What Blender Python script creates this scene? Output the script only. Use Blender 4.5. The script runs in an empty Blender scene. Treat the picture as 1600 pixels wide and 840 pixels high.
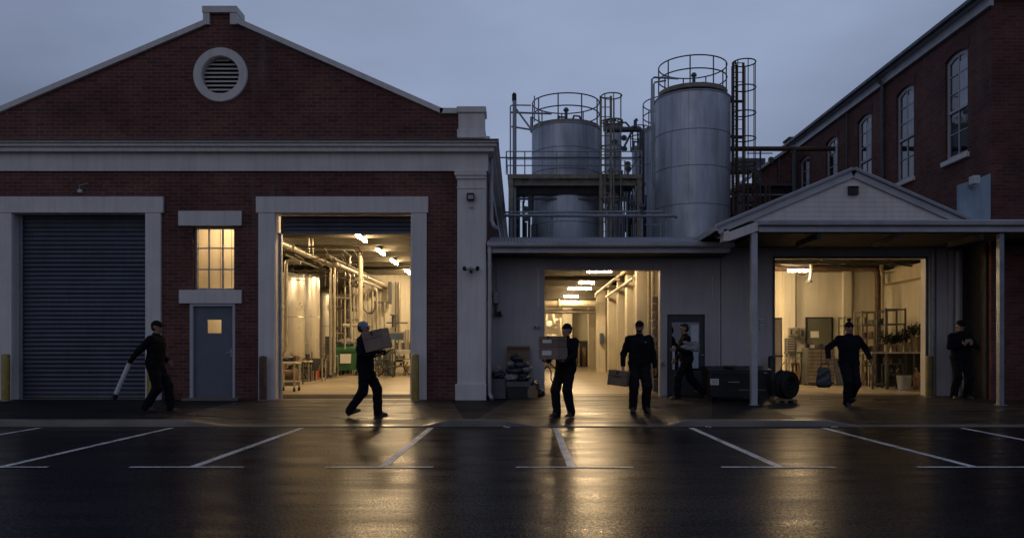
import bpy, math, random
import numpy as np
from mathutils import Vector, Matrix
from mathutils.geometry import tessellate_polygon
random.seed(7)
PI = math.pi
R = math.radians
S = bpy.context.scene
COL = S.collection

# ------------------------------------------------------------------ camera
cd = bpy.data.cameras.new('camera')
cam = bpy.data.objects.new('camera', cd); COL.objects.link(cam)
cam.location = (0, 0, 1.30); cam.rotation_euler = (PI/2, 0, 0)
cd.sensor_width = 36; cd.lens = 28.125
cd.shift_x = -0.0075; cd.shift_y = 0.0819
cd.clip_start = 0.1; cd.clip_end = 3000
S.camera = cam
# ------------------------------------------------------------------ render, exposure
S.render.engine = 'CYCLES'
S.cycles.use_denoising = True
S.cycles.max_bounces = 8; S.cycles.diffuse_bounces = 4; S.cycles.glossy_bounces = 4
S.cycles.sample_clamp_indirect = 6
S.view_settings.view_transform = 'Standard'; S.view_settings.look = 'None'
S.view_settings.gamma = 1; S.view_settings.exposure = 0
S.view_settings.use_curve_mapping = False
# ------------------------------------------------------------------ world: overcast dusk sky
W = bpy.data.worlds.new('World'); S.world = W; W.use_nodes = True
nt = W.node_tree; nt.nodes.clear()
out = nt.nodes.new('ShaderNodeOutputWorld'); bg = nt.nodes.new('ShaderNodeBackground')
sky = nt.nodes.new('ShaderNodeTexSky'); sky.sky_type = 'NISHITA'; sky.sun_disc = False
SUN_EL, SUN_ROT = R(4), R(205)
sky.sun_elevation = SUN_EL; sky.sun_rotation = SUN_ROT; sky.dust_density = 3.0
tc = nt.nodes.new('ShaderNodeTexCoord'); mp = nt.nodes.new('ShaderNodeMapping')
mp.inputs['Scale'].default_value = (1.6, 1.6, 4.2); mp.inputs['Location'].default_value = (0.35, 0.0, 0.3)
no = nt.nodes.new('ShaderNodeTexNoise'); no.inputs['Scale'].default_value = 1.5
no.inputs['Detail'].default_value = 4; no.inputs['Roughness'].default_value = 0.45
cr = nt.nodes.new('ShaderNodeValToRGB')
cr.color_ramp.elements[0].position = 0.30; cr.color_ramp.elements[0].color = (0.140, 0.170, 0.262, 1)
cr.color_ramp.elements[1].position = 0.72; cr.color_ramp.elements[1].color = (0.305, 0.375, 0.545, 1)
mul = nt.nodes.new('ShaderNodeMix'); mul.data_type = 'RGBA'; mul.blend_type = 'MULTIPLY'
mul.inputs[0].default_value = 1.0; mul.inputs[7].default_value = (10, 10, 10, 1)
mix = nt.nodes.new('ShaderNodeMix'); mix.data_type = 'RGBA'; mix.inputs[0].default_value = 0.94
nt.links.new(tc.outputs['Generated'], mp.inputs[0]); nt.links.new(mp.outputs[0], no.inputs[0])
# afterglow: the overcast is brightest low over the roofs straight ahead
vm = nt.nodes.new('ShaderNodeVectorMath'); vm.operation = 'DOT_PRODUCT'; vm.inputs[1].default_value = (0.02, 0.955, 0.295)
nt.links.new(tc.outputs['Generated'], vm.inputs[0])
ad = nt.nodes.new('ShaderNodeMath'); ad.operation = 'MULTIPLY_ADD'; ad.inputs[1].default_value = 0.50; nt.links.new(no.outputs[0], ad.inputs[0]); nt.links.new(vm.outputs['Value'], ad.inputs[2])
cr.color_ramp.elements[0].position = 0.0; cr.color_ramp.elements[1].position = 1.0
sc2 = nt.nodes.new('ShaderNodeMath'); sc2.operation = 'MULTIPLY_ADD'; sc2.inputs[1].default_value = 3.4; sc2.inputs[2].default_value = -3.42; sc2.use_clamp = True
nt.links.new(ad.outputs[0], sc2.inputs[0]); nt.links.new(sc2.outputs[0], cr.inputs[0]); nt.links.new(cr.outputs[0], mul.inputs[6])
nt.links.new(sky.outputs[0], mix.inputs[6]); nt.links.new(mul.outputs[2], mix.inputs[7])
nt.links.new(mix.outputs[2], bg.inputs[0]); bg.inputs[1].default_value = 0.101
nt.links.new(bg.outputs[0], out.inputs[0])
# faint last daylight through the cloud
sd = bpy.data.lights.new('sun', 'SUN'); sd.energy = 0.05; sd.angle = R(40); sd.color = (0.85, 0.9, 1.0)
sun = bpy.data.objects.new('sun', sd); COL.objects.link(sun)
sun.rotation_euler = (R(60), 0, R(-25)); sun.location = (0, -5, 20)

# ------------------------------------------------------------------ materials
def newmat(name):
    m = bpy.data.materials.new(name); m.use_nodes = True
    return m, m.node_tree, m.node_tree.nodes['Principled BSDF']
def pos_node(t):
    g = t.nodes.new('ShaderNodeNewGeometry'); return g.outputs['Position']
def mapped(t, scale, src=None):
    p = t.nodes.new('ShaderNodeMapping'); p.inputs['Scale'].default_value = scale
    t.links.new(src or pos_node(t), p.inputs[0]); return p.outputs[0]
def noise(t, scale, detail=4, rough=0.5, vec=None):
    n = t.nodes.new('ShaderNodeTexNoise'); n.inputs['Scale'].default_value = scale
    n.inputs['Detail'].default_value = detail; n.inputs['Roughness'].default_value = rough
    t.links.new(vec or pos_node(t), n.inputs[0]); return n.outputs[0]
def ramp(t, fac, stops):
    c = t.nodes.new('ShaderNodeValToRGB')
    while len(c.color_ramp.elements) < len(stops): c.color_ramp.elements.new(0.5)
    for e, (p, v) in zip(c.color_ramp.elements, stops):
        e.position = p; e.color = (v, v, v, 1) if isinstance(v, (int, float)) else (*v, 1)
    t.links.new(fac, c.inputs[0]); return c.outputs[0]
def mixc(t, fac, a, b, mode='MIX'):
    m = t.nodes.new('ShaderNodeMix'); m.data_type = 'RGBA'; m.blend_type = mode
    for s, v in ((0, fac), (6, a), (7, b)):
        if hasattr(v, 'is_linked'): t.links.new(v, m.inputs[s])
        else: m.inputs[s].default_value = v if s == 0 else (*v, 1)
    return m.outputs[2]
def bump(t, b, h, strength=0.3, dist=0.01):
    n = t.nodes.new('ShaderNodeBump'); n.inputs['Strength'].default_value = strength
    n.inputs['Distance'].default_value = dist; t.links.new(h, n.inputs['Height'])
    t.links.new(n.outputs[0], b.inputs['Normal']); return n
def sc(c, k): return tuple(min(1, x*k) for x in c)
def mat(name, col, rough=0.6, metal=0.0, var=0.25, nscale=3.0, bstr=0.15, bscale=40.0, streak=False, stretch=None, spec=None, bdist=0.005):
    """paint / metal / cloth with blotches of wear, optional rain streaks, fine bump and uneven gloss"""
    m, t, b = newmat(name)
    vec = mapped(t, stretch) if stretch else None
    n1 = noise(t, nscale, 6, 0.6, vec)
    c = mixc(t, ramp(t, n1, [(0.3, 0.0), (0.7, 1.0)]), sc(col, 1-var), sc(col, 1+var*0.6))
    if streak:
        n2 = noise(t, 1.0, 5, 0.6, mapped(t, (9, 9, 0.5)))
        c = mixc(t, ramp(t, n2, [(0.45, 0.0), (0.75, 0.55)]), c, sc(col, 0.70))
    t.links.new(c, b.inputs['Base Color'])
    rr = ramp(t, noise(t, nscale*2.3, 4, 0.5), [(0.3, max(0.02, rough-0.1)), (0.7, min(1, rough+0.1))])
    t.links.new(rr, b.inputs['Roughness'])
    b.inputs['Metallic'].default_value = metal
    if spec is not None: b.inputs['Specular IOR Level'].default_value = spec
    bump(t, b, noise(t, bscale, 3, 0.5), bstr, bdist)
    return m
def brick_mat(name, c1, c2, mortar):
    m, t, b = newmat(name)
    p = pos_node(t); sp = t.nodes.new('ShaderNodeSeparateXYZ'); t.links.new(p, sp.inputs[0])
    ad = t.nodes.new('ShaderNodeMath'); ad.operation = 'ADD'
    t.links.new(sp.outputs[0], ad.inputs[0]); t.links.new(sp.outputs[1], ad.inputs[1])
    cb = t.nodes.new('ShaderNodeCombineXYZ'); t.links.new(ad.outputs[0], cb.inputs[0]); t.links.new(sp.outputs[2], cb.inputs[1])
    br = t.nodes.new('ShaderNodeTexBrick'); t.links.new(cb.outputs[0], br.inputs['Vector'])
    br.inputs['Color1'].default_value = (*c1, 1); br.inputs['Color2'].default_value = (*c2, 1)
    br.inputs['Mortar'].default_value = (*mortar, 1); br.inputs['Scale'].default_value = 1
    br.inputs['Brick Width'].default_value = 0.24; br.inputs['Row Height'].default_value = 0.082
    br.inputs['Mortar Size'].default_value = 0.009; br.inputs['Mortar Smooth'].default_value = 0.3
    br.inputs['Bias'].default_value = -0.1
    n = noise(t, 0.7, 6, 0.65)
    c = mixc(t, ramp(t, n, [(0.3, 0.0), (0.7, 1.0)]), br.outputs[0], (0.42, 0.37, 0.38), 'MULTIPLY')
    n2 = noise(t, 14, 3, 0.6)
    c = mixc(t, ramp(t, n2, [(0.5, 0.0), (0.75, 0.6)]), c, sc(c1, 0.4))
    n3 = noise(t, 1.0, 5, 0.6, mapped(t, (2.2, 2.2, 0.35)))
    c = mixc(t, ramp(t, n3, [(0.58, 0.0), (0.8, 0.5)]), c, mortar)
    t.links.new(c, b.inputs['Base Color']); b.inputs['Roughness'].default_value = 0.85
    inv = t.nodes.new('ShaderNodeMath'); inv.operation = 'SUBTRACT'; inv.inputs[0].default_value = 1
    t.links.new(br.outputs[1], inv.inputs[1])
    bump(t, b, inv.outputs[0], 0.6, 0.008)
    return m
M = {}
M['brick'] = brick_mat('red_brick', (0.235, 0.078, 0.056), (0.115, 0.041, 0.033), (0.22, 0.17, 0.15))
M['brick_dark'] = brick_mat('dark_red_brick', (0.205, 0.066, 0.048), (0.105, 0.036, 0.029), (0.16, 0.12, 0.105))
M['brick_arch'] = mat('arch_brick', (0.115, 0.037, 0.029), 0.85, var=0.4, nscale=12)
M['trim'] = mat('grey_painted_render', (0.76, 0.72, 0.68), 0.6, var=0.10, nscale=1.6, streak=True, bstr=0.2, bscale=25)
M['wallpaint'] = mat('painted_wall', (0.49, 0.47, 0.47), 0.65, var=0.12, nscale=1.2, streak=True, bstr=0.15, bscale=30)
M['gutter'] = mat('weathered_gutter_steel', (0.46, 0.46, 0.48), 0.42, 0.25, var=0.2, nscale=2.5)
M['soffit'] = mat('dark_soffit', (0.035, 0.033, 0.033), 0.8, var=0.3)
M['shutter'] = mat('blue_grey_shutter_steel', (0.095, 0.108, 0.142), 0.42, 0.35, var=0.2, nscale=1.5, streak=True)
M['doorpaint'] = mat('blue_grey_door_paint', (0.115, 0.145, 0.185), 0.45, var=0.12)
M['doorframe'] = mat('pale_door_frame', (0.46, 0.47, 0.50), 0.5, var=0.12)
M['roofsheet'] = mat('corrugated_roof_sheet', (0.30, 0.31, 0.34), 0.5, 0.4, var=0.2, streak=True)
M['tank'] = mat('weathered_tank_steel', (0.56, 0.60, 0.66), 0.42, 0.3, var=0.42, nscale=1.0, stretch=(2.6, 2.6, 0.45), streak=True, bstr=0.1, bscale=8)
M['seam'] = mat('tank_seam', (0.24, 0.26, 0.30), 0.5, 0.4)
M['galv'] = mat('galvanised_steel', (0.34, 0.36, 0.39), 0.45, 0.5, var=0.25, nscale=6)
M['darksteel'] = mat('dark_painted_steel', (0.10, 0.108, 0.12), 0.5, 0.4, var=0.3, nscale=6)
M['rust'] = mat('rusty_steel', (0.125, 0.080, 0.056), 0.75, 0.2, var=0.5, nscale=7)
M['rustpale'] = mat('faded_khaki_steel', (0.32, 0.28, 0.21), 0.7, 0.2, var=0.4, nscale=5, streak=True)
M['concrete'] = mat('damp_concrete', (0.16, 0.14, 0.115), 0.36, var=0.45, nscale=0.9, bstr=0.35, bscale=60)
def linemat():
    m, t, b = newmat('worn_white_road_paint')
    n = noise(t, 22, 6, 0.7); k = noise(t, 2.2, 4, 0.6)
    am = t.nodes.new('ShaderNodeMath'); am.operation = 'MULTIPLY_ADD'; am.inputs[1].default_value = 0.55; t.links.new(k, am.inputs[0]); t.links.new(n, am.inputs[2])
    t.links.new(mixc(t, ramp(t, am.outputs[0], [(0.74, 0.0), (0.90, 0.85)]), (0.72, 0.72, 0.70), (0.06, 0.06, 0.06)), b.inputs['Base Color'])
    b.inputs['Roughness'].default_value = 0.45; bump(t, b, noise(t, 120, 3), 0.3, 0.004); return m
M['line'] = linemat()
M['yellow'] = mat('scuffed_yellow_paint', (0.36, 0.255, 0.055), 0.5, var=0.3, nscale=7)
M['black'] = mat('black_plastic', (0.014, 0.0145, 0.017), 0.45, var=0.3)
M['blackrubber'] = mat('black_rubber', (0.012, 0.012, 0.013), 0.75, var=0.3)
M['white'] = mat('off_white_plastic', (0.62, 0.62, 0.62), 0.5, var=0.15)
M['cardboard'] = mat('brown_cardboard', (0.24, 0.165, 0.11), 0.85, var=0.2, nscale=6)
M['cardgrey'] = mat('grey_brown_cardboard', (0.27, 0.20, 0.155), 0.85, var=0.2, nscale=6)
M['tape'] = mat('packing_tape', (0.07, 0.05, 0.04), 0.35, var=0.2)
M['paper'] = mat('white_paper', (0.75, 0.74, 0.70), 0.7, var=0.08)
M['wood'] = mat('rough_timber', (0.24, 0.16, 0.09), 0.8, var=0.35, nscale=4, stretch=(3, 3, 20))
M['inwall'] = mat('cream_interior_wall', (0.74, 0.70, 0.58), 0.7, var=0.10, nscale=0.8, streak=True, bstr=0.1)
M['darkwall'] = mat('dark_brown_wall', (0.16, 0.13, 0.09), 0.8, var=0.3)  # plain dark brown with random tone, set against the cream walls
M['inwall2'] = mat('cream_panel', (0.66, 0.61, 0.48), 0.6, var=0.12, nscale=1.2, streak=True)
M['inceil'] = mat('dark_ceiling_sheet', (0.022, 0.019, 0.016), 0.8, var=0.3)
M['beam'] = mat('painted_ceiling_beam', (0.085, 0.075, 0.055), 0.6, var=0.25, nscale=4)
M['stainless'] = mat('brushed_stainless', (0.62, 0.60, 0.55), 0.36, 0.75, var=0.12, nscale=2, stretch=(6, 6, 0.3), bstr=0.0)
M['pipe'] = mat('dull_steel_pipe', (0.42, 0.39, 0.33), 0.38, 0.6, var=0.25, nscale=5)
M['pipepaint'] = mat('cream_painted_pipe', (0.55, 0.50, 0.38), 0.5, 0.1, var=0.2, nscale=5)
M['green'] = mat('green_bin_plastic', (0.035, 0.13, 0.06), 0.5, var=0.25)
M['red'] = mat('red_plastic', (0.35, 0.035, 0.025), 0.5, var=0.25)
M['olive'] = mat('olive_grey_door', (0.13, 0.135, 0.10), 0.55, var=0.12)
M['dimdoor'] = mat('dark_glazed_door_paint', (0.045, 0.05, 0.058), 0.5, var=0.15)
M['dullyellow'] = mat('dull_yellow_paint', (0.16, 0.12, 0.03), 0.6, var=0.3)
M['bagdark'] = mat('limp_grey_plastic', (0.05, 0.05, 0.053), 0.5, var=0.3)
M['blue'] = mat('blue_plastic', (0.05, 0.09, 0.16), 0.5, var=0.2)
M['leaf'] = mat('dark_leaf', (0.012, 0.016, 0.010), 0.6, var=0.5, nscale=20)
M['pot'] = mat('pale_ceramic_pot', (0.24, 0.20, 0.15), 0.5, var=0.2)
M['bagplastic'] = mat('dark_bin_bag_plastic', (0.035, 0.038, 0.048), 0.28, var=0.5, nscale=8, bstr=0.8, bscale=14, bdist=0.02)
M['bagpale'] = mat('pale_sack_cloth', (0.27, 0.27, 0.28), 0.7, var=0.4, nscale=8, bstr=0.7, bscale=16, bdist=0.02)
M['crate'] = mat('faded_grey_crate_plastic', (0.13, 0.13, 0.14), 0.55, var=0.3)
M['bluegrey'] = mat('pale_blue_painted_render', (0.33, 0.42, 0.52), 0.6, var=0.2, nscale=2.2, streak=True)
# people
M['skin'] = mat('skin', (0.32, 0.185, 0.13), 0.55, var=0.12, nscale=20, bstr=0.05)
M['navy'] = mat('navy_work_jacket', (0.008, 0.009, 0.014), 0.9, spec=0.15, var=0.3, nscale=12, bstr=0.4, bscale=200)
M['charcoal'] = mat('charcoal_work_jacket', (0.009, 0.009, 0.011), 0.9, spec=0.15, var=0.3, nscale=12, bstr=0.4, bscale=200)
M['trouser'] = mat('dark_work_trousers', (0.009, 0.0095, 0.0135), 0.9, spec=0.15, var=0.3, nscale=12, bstr=0.4, bscale=220)
M['trouserb'] = mat('faded_black_jeans', (0.013, 0.0125, 0.016), 0.9, spec=0.15, var=0.3, nscale=12, bstr=0.4, bscale=220)
M['boot'] = mat('brown_black_boots', (0.045, 0.032, 0.025), 0.55, var=0.3)
M['hair'] = mat('dark_hair', (0.02, 0.015, 0.012), 0.7, var=0.3, nscale=60)
M['eye'] = mat('dark_eye', (0.01, 0.008, 0.007), 0.2, var=0.1)
M['capcloth'] = mat('black_cap_cloth', (0.010, 0.010, 0.012), 0.9, spec=0.15)
M['capblue'] = mat('pale_blue_cap', (0.16, 0.24, 0.33), 0.6)
def glass_dark(name, col, rough=0.04):
    m, t, b = newmat(name)
    b.inputs['Base Color'].default_value = (*col, 1); b.inputs['Roughness'].default_value = rough
    b.inputs['IOR'].default_value = 1.9; b.inputs['Specular IOR Level'].default_value = 0.8
    bump(t, b, noise(t, 2.2, 2), 0.12, 0.02); return m
M['pane'] = glass_dark('dark_window_glass', (0.012, 0.014, 0.018))
M['palesheet'] = mat('pale_grey_sheet', (0.62, 0.66, 0.72), 0.8, var=0.2)  # pale sheet: door notice, and the sky reflection painted into the sash panes
def clear_glass(name):
    m, t, b = newmat(name)
    b.inputs['Base Color'].default_value = (0.95, 0.93, 0.88, 1); b.inputs['Roughness'].default_value = 0.12
    b.inputs['Transmission Weight'].default_value = 1.0; b.inputs['IOR'].default_value = 1.05
    return m
M['clear'] = clear_glass('slightly_dusty_glass')
def emit(name, col, s):
    m, t, b = newmat(name)
    b.inputs['Base Color'].default_value = (0.8, 0.8, 0.8, 1)
    b.inputs['Emission Color'].default_value = (*col, 1); b.inputs['Emission Strength'].default_value = s
    return m
LAMPCOL = (1.0, 0.70, 0.375)
# wet asphalt of the road: dark, with puddled smooth areas and coarse aggregate
def asphalt(name, col, rlo, rhi, agg=0.5):
    m, t, b = newmat(name)
    n = noise(t, 0.5, 6, 0.6); f = noise(t, 160, 2, 0.6)
    c = mixc(t, ramp(t, n, [(0.3, 0.0), (0.7, 1.0)]), sc(col, 0.65), sc(col, 1.25))
    c = mixc(t, ramp(t, f, [(0.55, 0.0), (0.75, 0.6)]), c, sc(col, 3.0))
    t.links.new(c, b.inputs['Base Color'])
    w = noise(t, 1.0, 5, 0.6, mapped(t, (0.30, 2.0, 1.0)))
    gr = noise(t, 70, 2, 0.5)
    am = t.nodes.new('ShaderNodeMath'); am.operation = 'MULTIPLY_ADD'; t.links.new(ramp(t, gr, [(0.35, 0.0), (0.65, 1.0)]), am.inputs[0]); am.inputs[1].default_value = 0.16
    t.links.new(ramp(t, w, [(0.35, rlo), (0.65, rhi)]), am.inputs[2]); t.links.new(am.outputs[0], b.inputs['Roughness'])
    b.inputs['IOR'].default_value = 1.35; b.inputs['Specular IOR Level'].default_value = 0.17
    sl = mixc(t, ramp(t, noise(t, 1.0, 3, 0.7, mapped(t, (46, 17, 1))), [(0.42, 0.0), (0.60, 1.0)]), (0.03, 0.03, 0.03), (0.40, 0.40, 0.40))
    sl = mixc(t, ramp(t, noise(t, 1.0, 5, 0.6, mapped(t, (0.22, 1.7, 1.0))), [(0.42, 0.0), (0.58, 0.6)]), sl, (0.05, 0.05, 0.05))
    t.links.new(sl, b.inputs['Specular IOR Level'])
    v = t.nodes.new('ShaderNodeTexVoronoi'); v.inputs['Scale'].default_value = 42
    t.links.new(pos_node(t), v.inputs[0])
    n1 = t.nodes.new('ShaderNodeBump'); n1.inputs['Strength'].default_value = agg; n1.inputs['Distance'].default_value = 0.004
    t.links.new(v.outputs[0], n1.inputs['Height'])
    w2 = noise(t, 1.0, 4, 0.6, mapped(t, (0.5, 3.2, 1.0)))
    n2 = t.nodes.new('ShaderNodeBump'); n2.inputs['Strength'].default_value = 0.12; n2.inputs['Distance'].default_value = 0.02
    t.links.new(w2, n2.inputs['Height']); t.links.new(n1.outputs[0], n2.inputs['Normal'])
    t.links.new(n2.outputs[0], b.inputs['Normal'])
    return m
M['road'] = asphalt('wet_asphalt', (0.010, 0.0105, 0.013), 0.15, 0.27, 0.34)
M['path'] = asphalt('damp_footpath_asphalt', (0.018, 0.0175, 0.018), 0.35, 0.6, 0.4)
def slabmat():
    m, t, b = newmat('damp_driveway_concrete')
    n = noise(t, 1.0, 6, 0.65, mapped(t, (0.6, 2.4, 1))); f = noise(t, 30, 4, 0.6)
    c = mixc(t, ramp(t, n, [(0.32, 0.0), (0.68, 1.0)]), (0.026, 0.021, 0.017), (0.070, 0.057, 0.043))
    c = mixc(t, ramp(t, f, [(0.5, 0.0), (0.75, 0.35)]), c, (0.025, 0.02, 0.016))
    t.links.new(c, b.inputs['Base Color'])
    w = noise(t, 1.0, 5, 0.6, mapped(t, (0.5, 2.6, 1.0)))
    t.links.new(ramp(t, w, [(0.35, 0.24), (0.65, 0.55)]), b.inputs['Roughness'])
    b.inputs['Specular IOR Level'].default_value = 0.15
    bump(t, b, noise(t, 60, 4, 0.7), 0.35, 0.004); return m
M['slab'] = slabmat()
def floormat():
    m, t, b = newmat('polished_factory_floor')
    n = noise(t, 1.0, 6, 0.65, mapped(t, (0.35, 2.2, 1)))
    c = mixc(t, ramp(t, n, [(0.3, 0.0), (0.7, 1.0)]), (0.33, 0.28, 0.20), (0.40, 0.34, 0.255))
    t.links.new(c, b.inputs['Base Color'])
    t.links.new(ramp(t, noise(t, 1.0, 5, 0.6, mapped(t, (0.4, 1.5, 1))), [(0.35, 0.30), (0.65, 0.42)]), b.inputs['Roughness'])
    return m
M['floor'] = floormat()

# ------------------------------------------------------------------ object helpers
ORG = {}
def setp(o, label=None, cat=None, group=None, kind=None):
    if label: o['label'] = label
    if cat: o['category'] = cat
    if group: o['group'] = group
    if kind: o['kind'] = kind
    return o
def thing(name, label, cat, loc=(0, 0, 0), group=None):
    o = bpy.data.objects.new(name, None); COL.objects.link(o); o.location = loc
    o.empty_display_size = 0.2
    ORG[o] = Vector(loc); return setp(o, label, cat, group)
class MB:
    def __init__(s): s.v = []; s.f = []
    def add(s, vs, fs):
        n = len(s.v); s.v += [tuple(v) for v in vs]; s.f += [tuple(i+n for i in f) for f in fs]; return s
    def box(s, x0, x1, y0, y1, z0, z1):
        vs = [(x, y, z) for x in (x0, x1) for y in (y0, y1) for z in (z0, z1)]
        return s.add(vs, [(0, 1, 3, 2), (4, 6, 7, 5), (0, 4, 5, 1), (2, 3, 7, 6), (0, 2, 6, 4), (1, 5, 7, 3)])
    def obox(s, c, h, rot=None, taper=1.0):
        c = Vector(c); r = rot or Matrix.Identity(3); vs = []
        for x in (-1, 1):
            for y in (-1, 1):
                for z in (-1, 1):
                    k = taper if z > 0 else 1.0
                    vs.append(c + r @ Vector((x*h[0]*k, y*h[1]*k, z*h[2])))
        return s.add(vs, [(0, 1, 3, 2), (4, 6, 7, 5), (0, 4, 5, 1), (2, 3, 7, 6), (0, 2, 6, 4), (1, 5, 7, 3)])
    def tube(s, pts, r, n=10, cap=True, closed=False, r2=None):
        pts = [Vector(p) for p in pts]; m = len(pts); vs = []; up = None
        for i, p in enumerate(pts):
            if closed: d = (pts[(i+1) % m]-pts[i-1])
            else: d = (pts[min(i+1, m-1)]-pts[max(i-1, 0)])
            d.normalize()
            if up is None:
                up = Vector((0, 0, 1)) if abs(d.z) < 0.9 else Vector((0, 1, 0))
            a = d.cross(up)
            if a.length < 1e-4: a = d.orthogonal()
            a.normalize(); b = a.cross(d).normalized(); up = b
            rr = r if r2 is None else r+(r2-r)*i/(m-1)
            for k in range(n):
                t = 2*PI*k/n; vs.append(p + a*rr*math.cos(t) + b*rr*math.sin(t))
        fs = []
        for i in range(m if closed else m-1):
            j = (i+1) % m
            for k in range(n):
                q = (k+1) % n; fs.append((i*n+k, i*n+q, j*n+q, j*n+k))
        if cap and not closed:
            fs.append(tuple(range(n))[::-1]); fs.append(tuple((m-1)*n+k for k in range(n)))
        return s.add(vs, fs)
    def cyl(s, a, b, r, r2=None, n=20): return s.tube([a, b], r, n, True, False, r2)
    def lathe(s, c, prof, n=32, axis='z'):
        vs = []; fs = []; m = len(prof)
        for (r, z) in prof:
            for k in range(n):
                t = 2*PI*k/n
                if axis == 'z': vs.append((c[0]+r*math.cos(t), c[1]+r*math.sin(t), c[2]+z))
                elif axis == 'x': vs.append((c[0]+z, c[1]+r*math.cos(t), c[2]+r*math.sin(t)))
                else: vs.append((c[0]+r*math.cos(t), c[1]+z, c[2]+r*math.sin(t)))
        for i in range(m-1):
            for k in range(n):
                q = (k+1) % n; fs.append((i*n+k, i*n+q, (i+1)*n+q, (i+1)*n+k))
        if prof[0][0] > 1e-5: fs.append(tuple(range(n))[::-1])
        if prof[-1][0] > 1e-5: fs.append(tuple((m-1)*n+k for k in range(n)))
        return s.add(vs, fs)
    def ring(s, c, R_, r, n=36, m=6, a0=0, a1=2*PI):
        full = abs(a1-a0-2*PI) < 1e-6
        k = n if full else n+1
        pts = [(c[0]+R_*math.cos(a0+(a1-a0)*i/n), c[1]+R_*math.sin(a0+(a1-a0)*i/n), c[2]) for i in range(k)]
        return s.tube(pts, r, m, True, full)
    def plate(s, outer, holes, f, w0, w1):
        """flat plate outlined in (u, v) with holes; f(u, v, w) maps to space, w0..w1 is the thickness"""
        loops = [outer]+list(holes); flat = [p for l in loops for p in l]; n = len(flat)
        tri = tessellate_polygon([[Vector((p[0], p[1], 0)) for p in l] for l in loops])
        vs = [f(p[0], p[1], w0) for p in flat]+[f(p[0], p[1], w1) for p in flat]
        fs = [tuple(t) for t in tri]+[tuple(i+n for i in reversed(t)) for t in tri]
        k = 0
        for l in loops:
            m = len(l)
            for i in range(m):
                a, b = k+i, k+(i+1) % m; fs.append((a, b, b+n, a+n))
            k += m
        return s.add(vs, fs)
    def build(s, name, m, parent=None, smooth=35, bevel=0, mats=None, midx=None, world=True):
        me = bpy.data.meshes.new(name)
        o_ = ORG.get(parent, Vector((0, 0, 0))) if world else Vector((0, 0, 0))
        me.from_pydata([(v[0]-o_.x, v[1]-o_.y, v[2]-o_.z) for v in s.v], [], s.f)
        import bmesh
        bm = bmesh.new(); bm.from_mesh(me); bmesh.ops.recalc_face_normals(bm, faces=bm.faces); bm.to_mesh(me); bm.free()
        me.validate(); me.update()
        for mm in (mats or [m]): me.materials.append(mm)
        if smooth:
            me.polygons.foreach_set('use_smooth', [True]*len(me.polygons)); me.set_sharp_from_angle(angle=R(smooth))
        o = bpy.data.objects.new(name, me); COL.objects.link(o)
        if parent is not None: o.parent = parent; ORG[o] = ORG[parent]
        else: ORG[o] = Vector((0, 0, 0))
        if bevel:
            b = o.modifiers.new('bevel', 'BEVEL'); b.width = bevel; b.segments = 2; b.limit_method = 'ANGLE'; b.angle_limit = R(40)
        return o
def B(name, m, parent, *boxes, bevel=0):
    mb = MB()
    for b in boxes: mb.box(*b)
    return mb.build(name, m, parent, bevel=bevel)
def kids(o): return [c for c in bpy.data.objects if c.parent == o]
def copy_tree(o, parent=None, off=None):
    c = o.copy(); COL.objects.link(c); c.parent = parent
    if off is not None: c.location = Vector(o.location)+Vector(off)
    ORG[c] = ORG[o]+(Vector(off) if off is not None else Vector((0, 0, 0)))
    for k in kids(o): copy_tree(k, c)
    return c
def solo(o, label, cat, group=None):
    """a thing that is one mesh: its origin moves to its own base"""
    me = o.data; n = len(me.vertices); a = np.empty(n*3); me.vertices.foreach_get('co', a); a = a.reshape(-1, 3)
    c = Vector(((a[:, 0].min()+a[:, 0].max())/2, (a[:, 1].min()+a[:, 1].max())/2, a[:, 2].min()))
    a -= np.array(c); me.vertices.foreach_set('co', a.ravel()); me.update()
    o.location = c; ORG[o] = c
    return setp(o, label, cat, group)
XZ = lambda u, v, w: (u, w, v)     # a wall facing the street
YZ = lambda u, v, w: (w, u, v)     # a wall running away from the street
def rect(a, b, c, d): return [(a, c), (b, c), (b, d), (a, d)]
# metric helpers: where a feature of the photograph lies in a plane at depth Y
def X(px, Y): return (px-812.0)*Y/1250.0
def Z(py, Y): return 1.30+(551.0-py)*Y/1250.0
def text_mesh(body, size, loc, rot, m, parent, name='lettering', ext=0.002):
    cu = bpy.data.curves.new(name, 'FONT'); cu.body = body; cu.size = size; cu.extrude = ext
    cu.align_x = 'CENTER'; cu.align_y = 'CENTER'
    t = bpy.data.objects.new(name, cu); COL.objects.link(t)
    me = bpy.data.meshes.new_from_object(t.evaluated_get(bpy.context.evaluated_depsgraph_get()))
    bpy.data.objects.remove(t); bpy.data.curves.remove(cu)
    o = bpy.data.objects.new(name, me); COL.objects.link(o); me.materials.clear(); me.materials.append(m)
    o.parent = parent; o.location = Vector(loc)-ORG[parent]; o.rotation_euler = rot; ORG[o] = ORG[parent]
    return o
def tubes(name, m, parent, runs, n=10):
    mb = MB()
    for pts, r in runs: mb.tube(pts, r, n)
    return mb.build(name, m, parent)
# ================================================================== GROUND
def sstep(a, b, x):
    t = min(1, max(0, (x-a)/(b-a))); return t*t*(3-2*t)
KERB = 14.05
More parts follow.
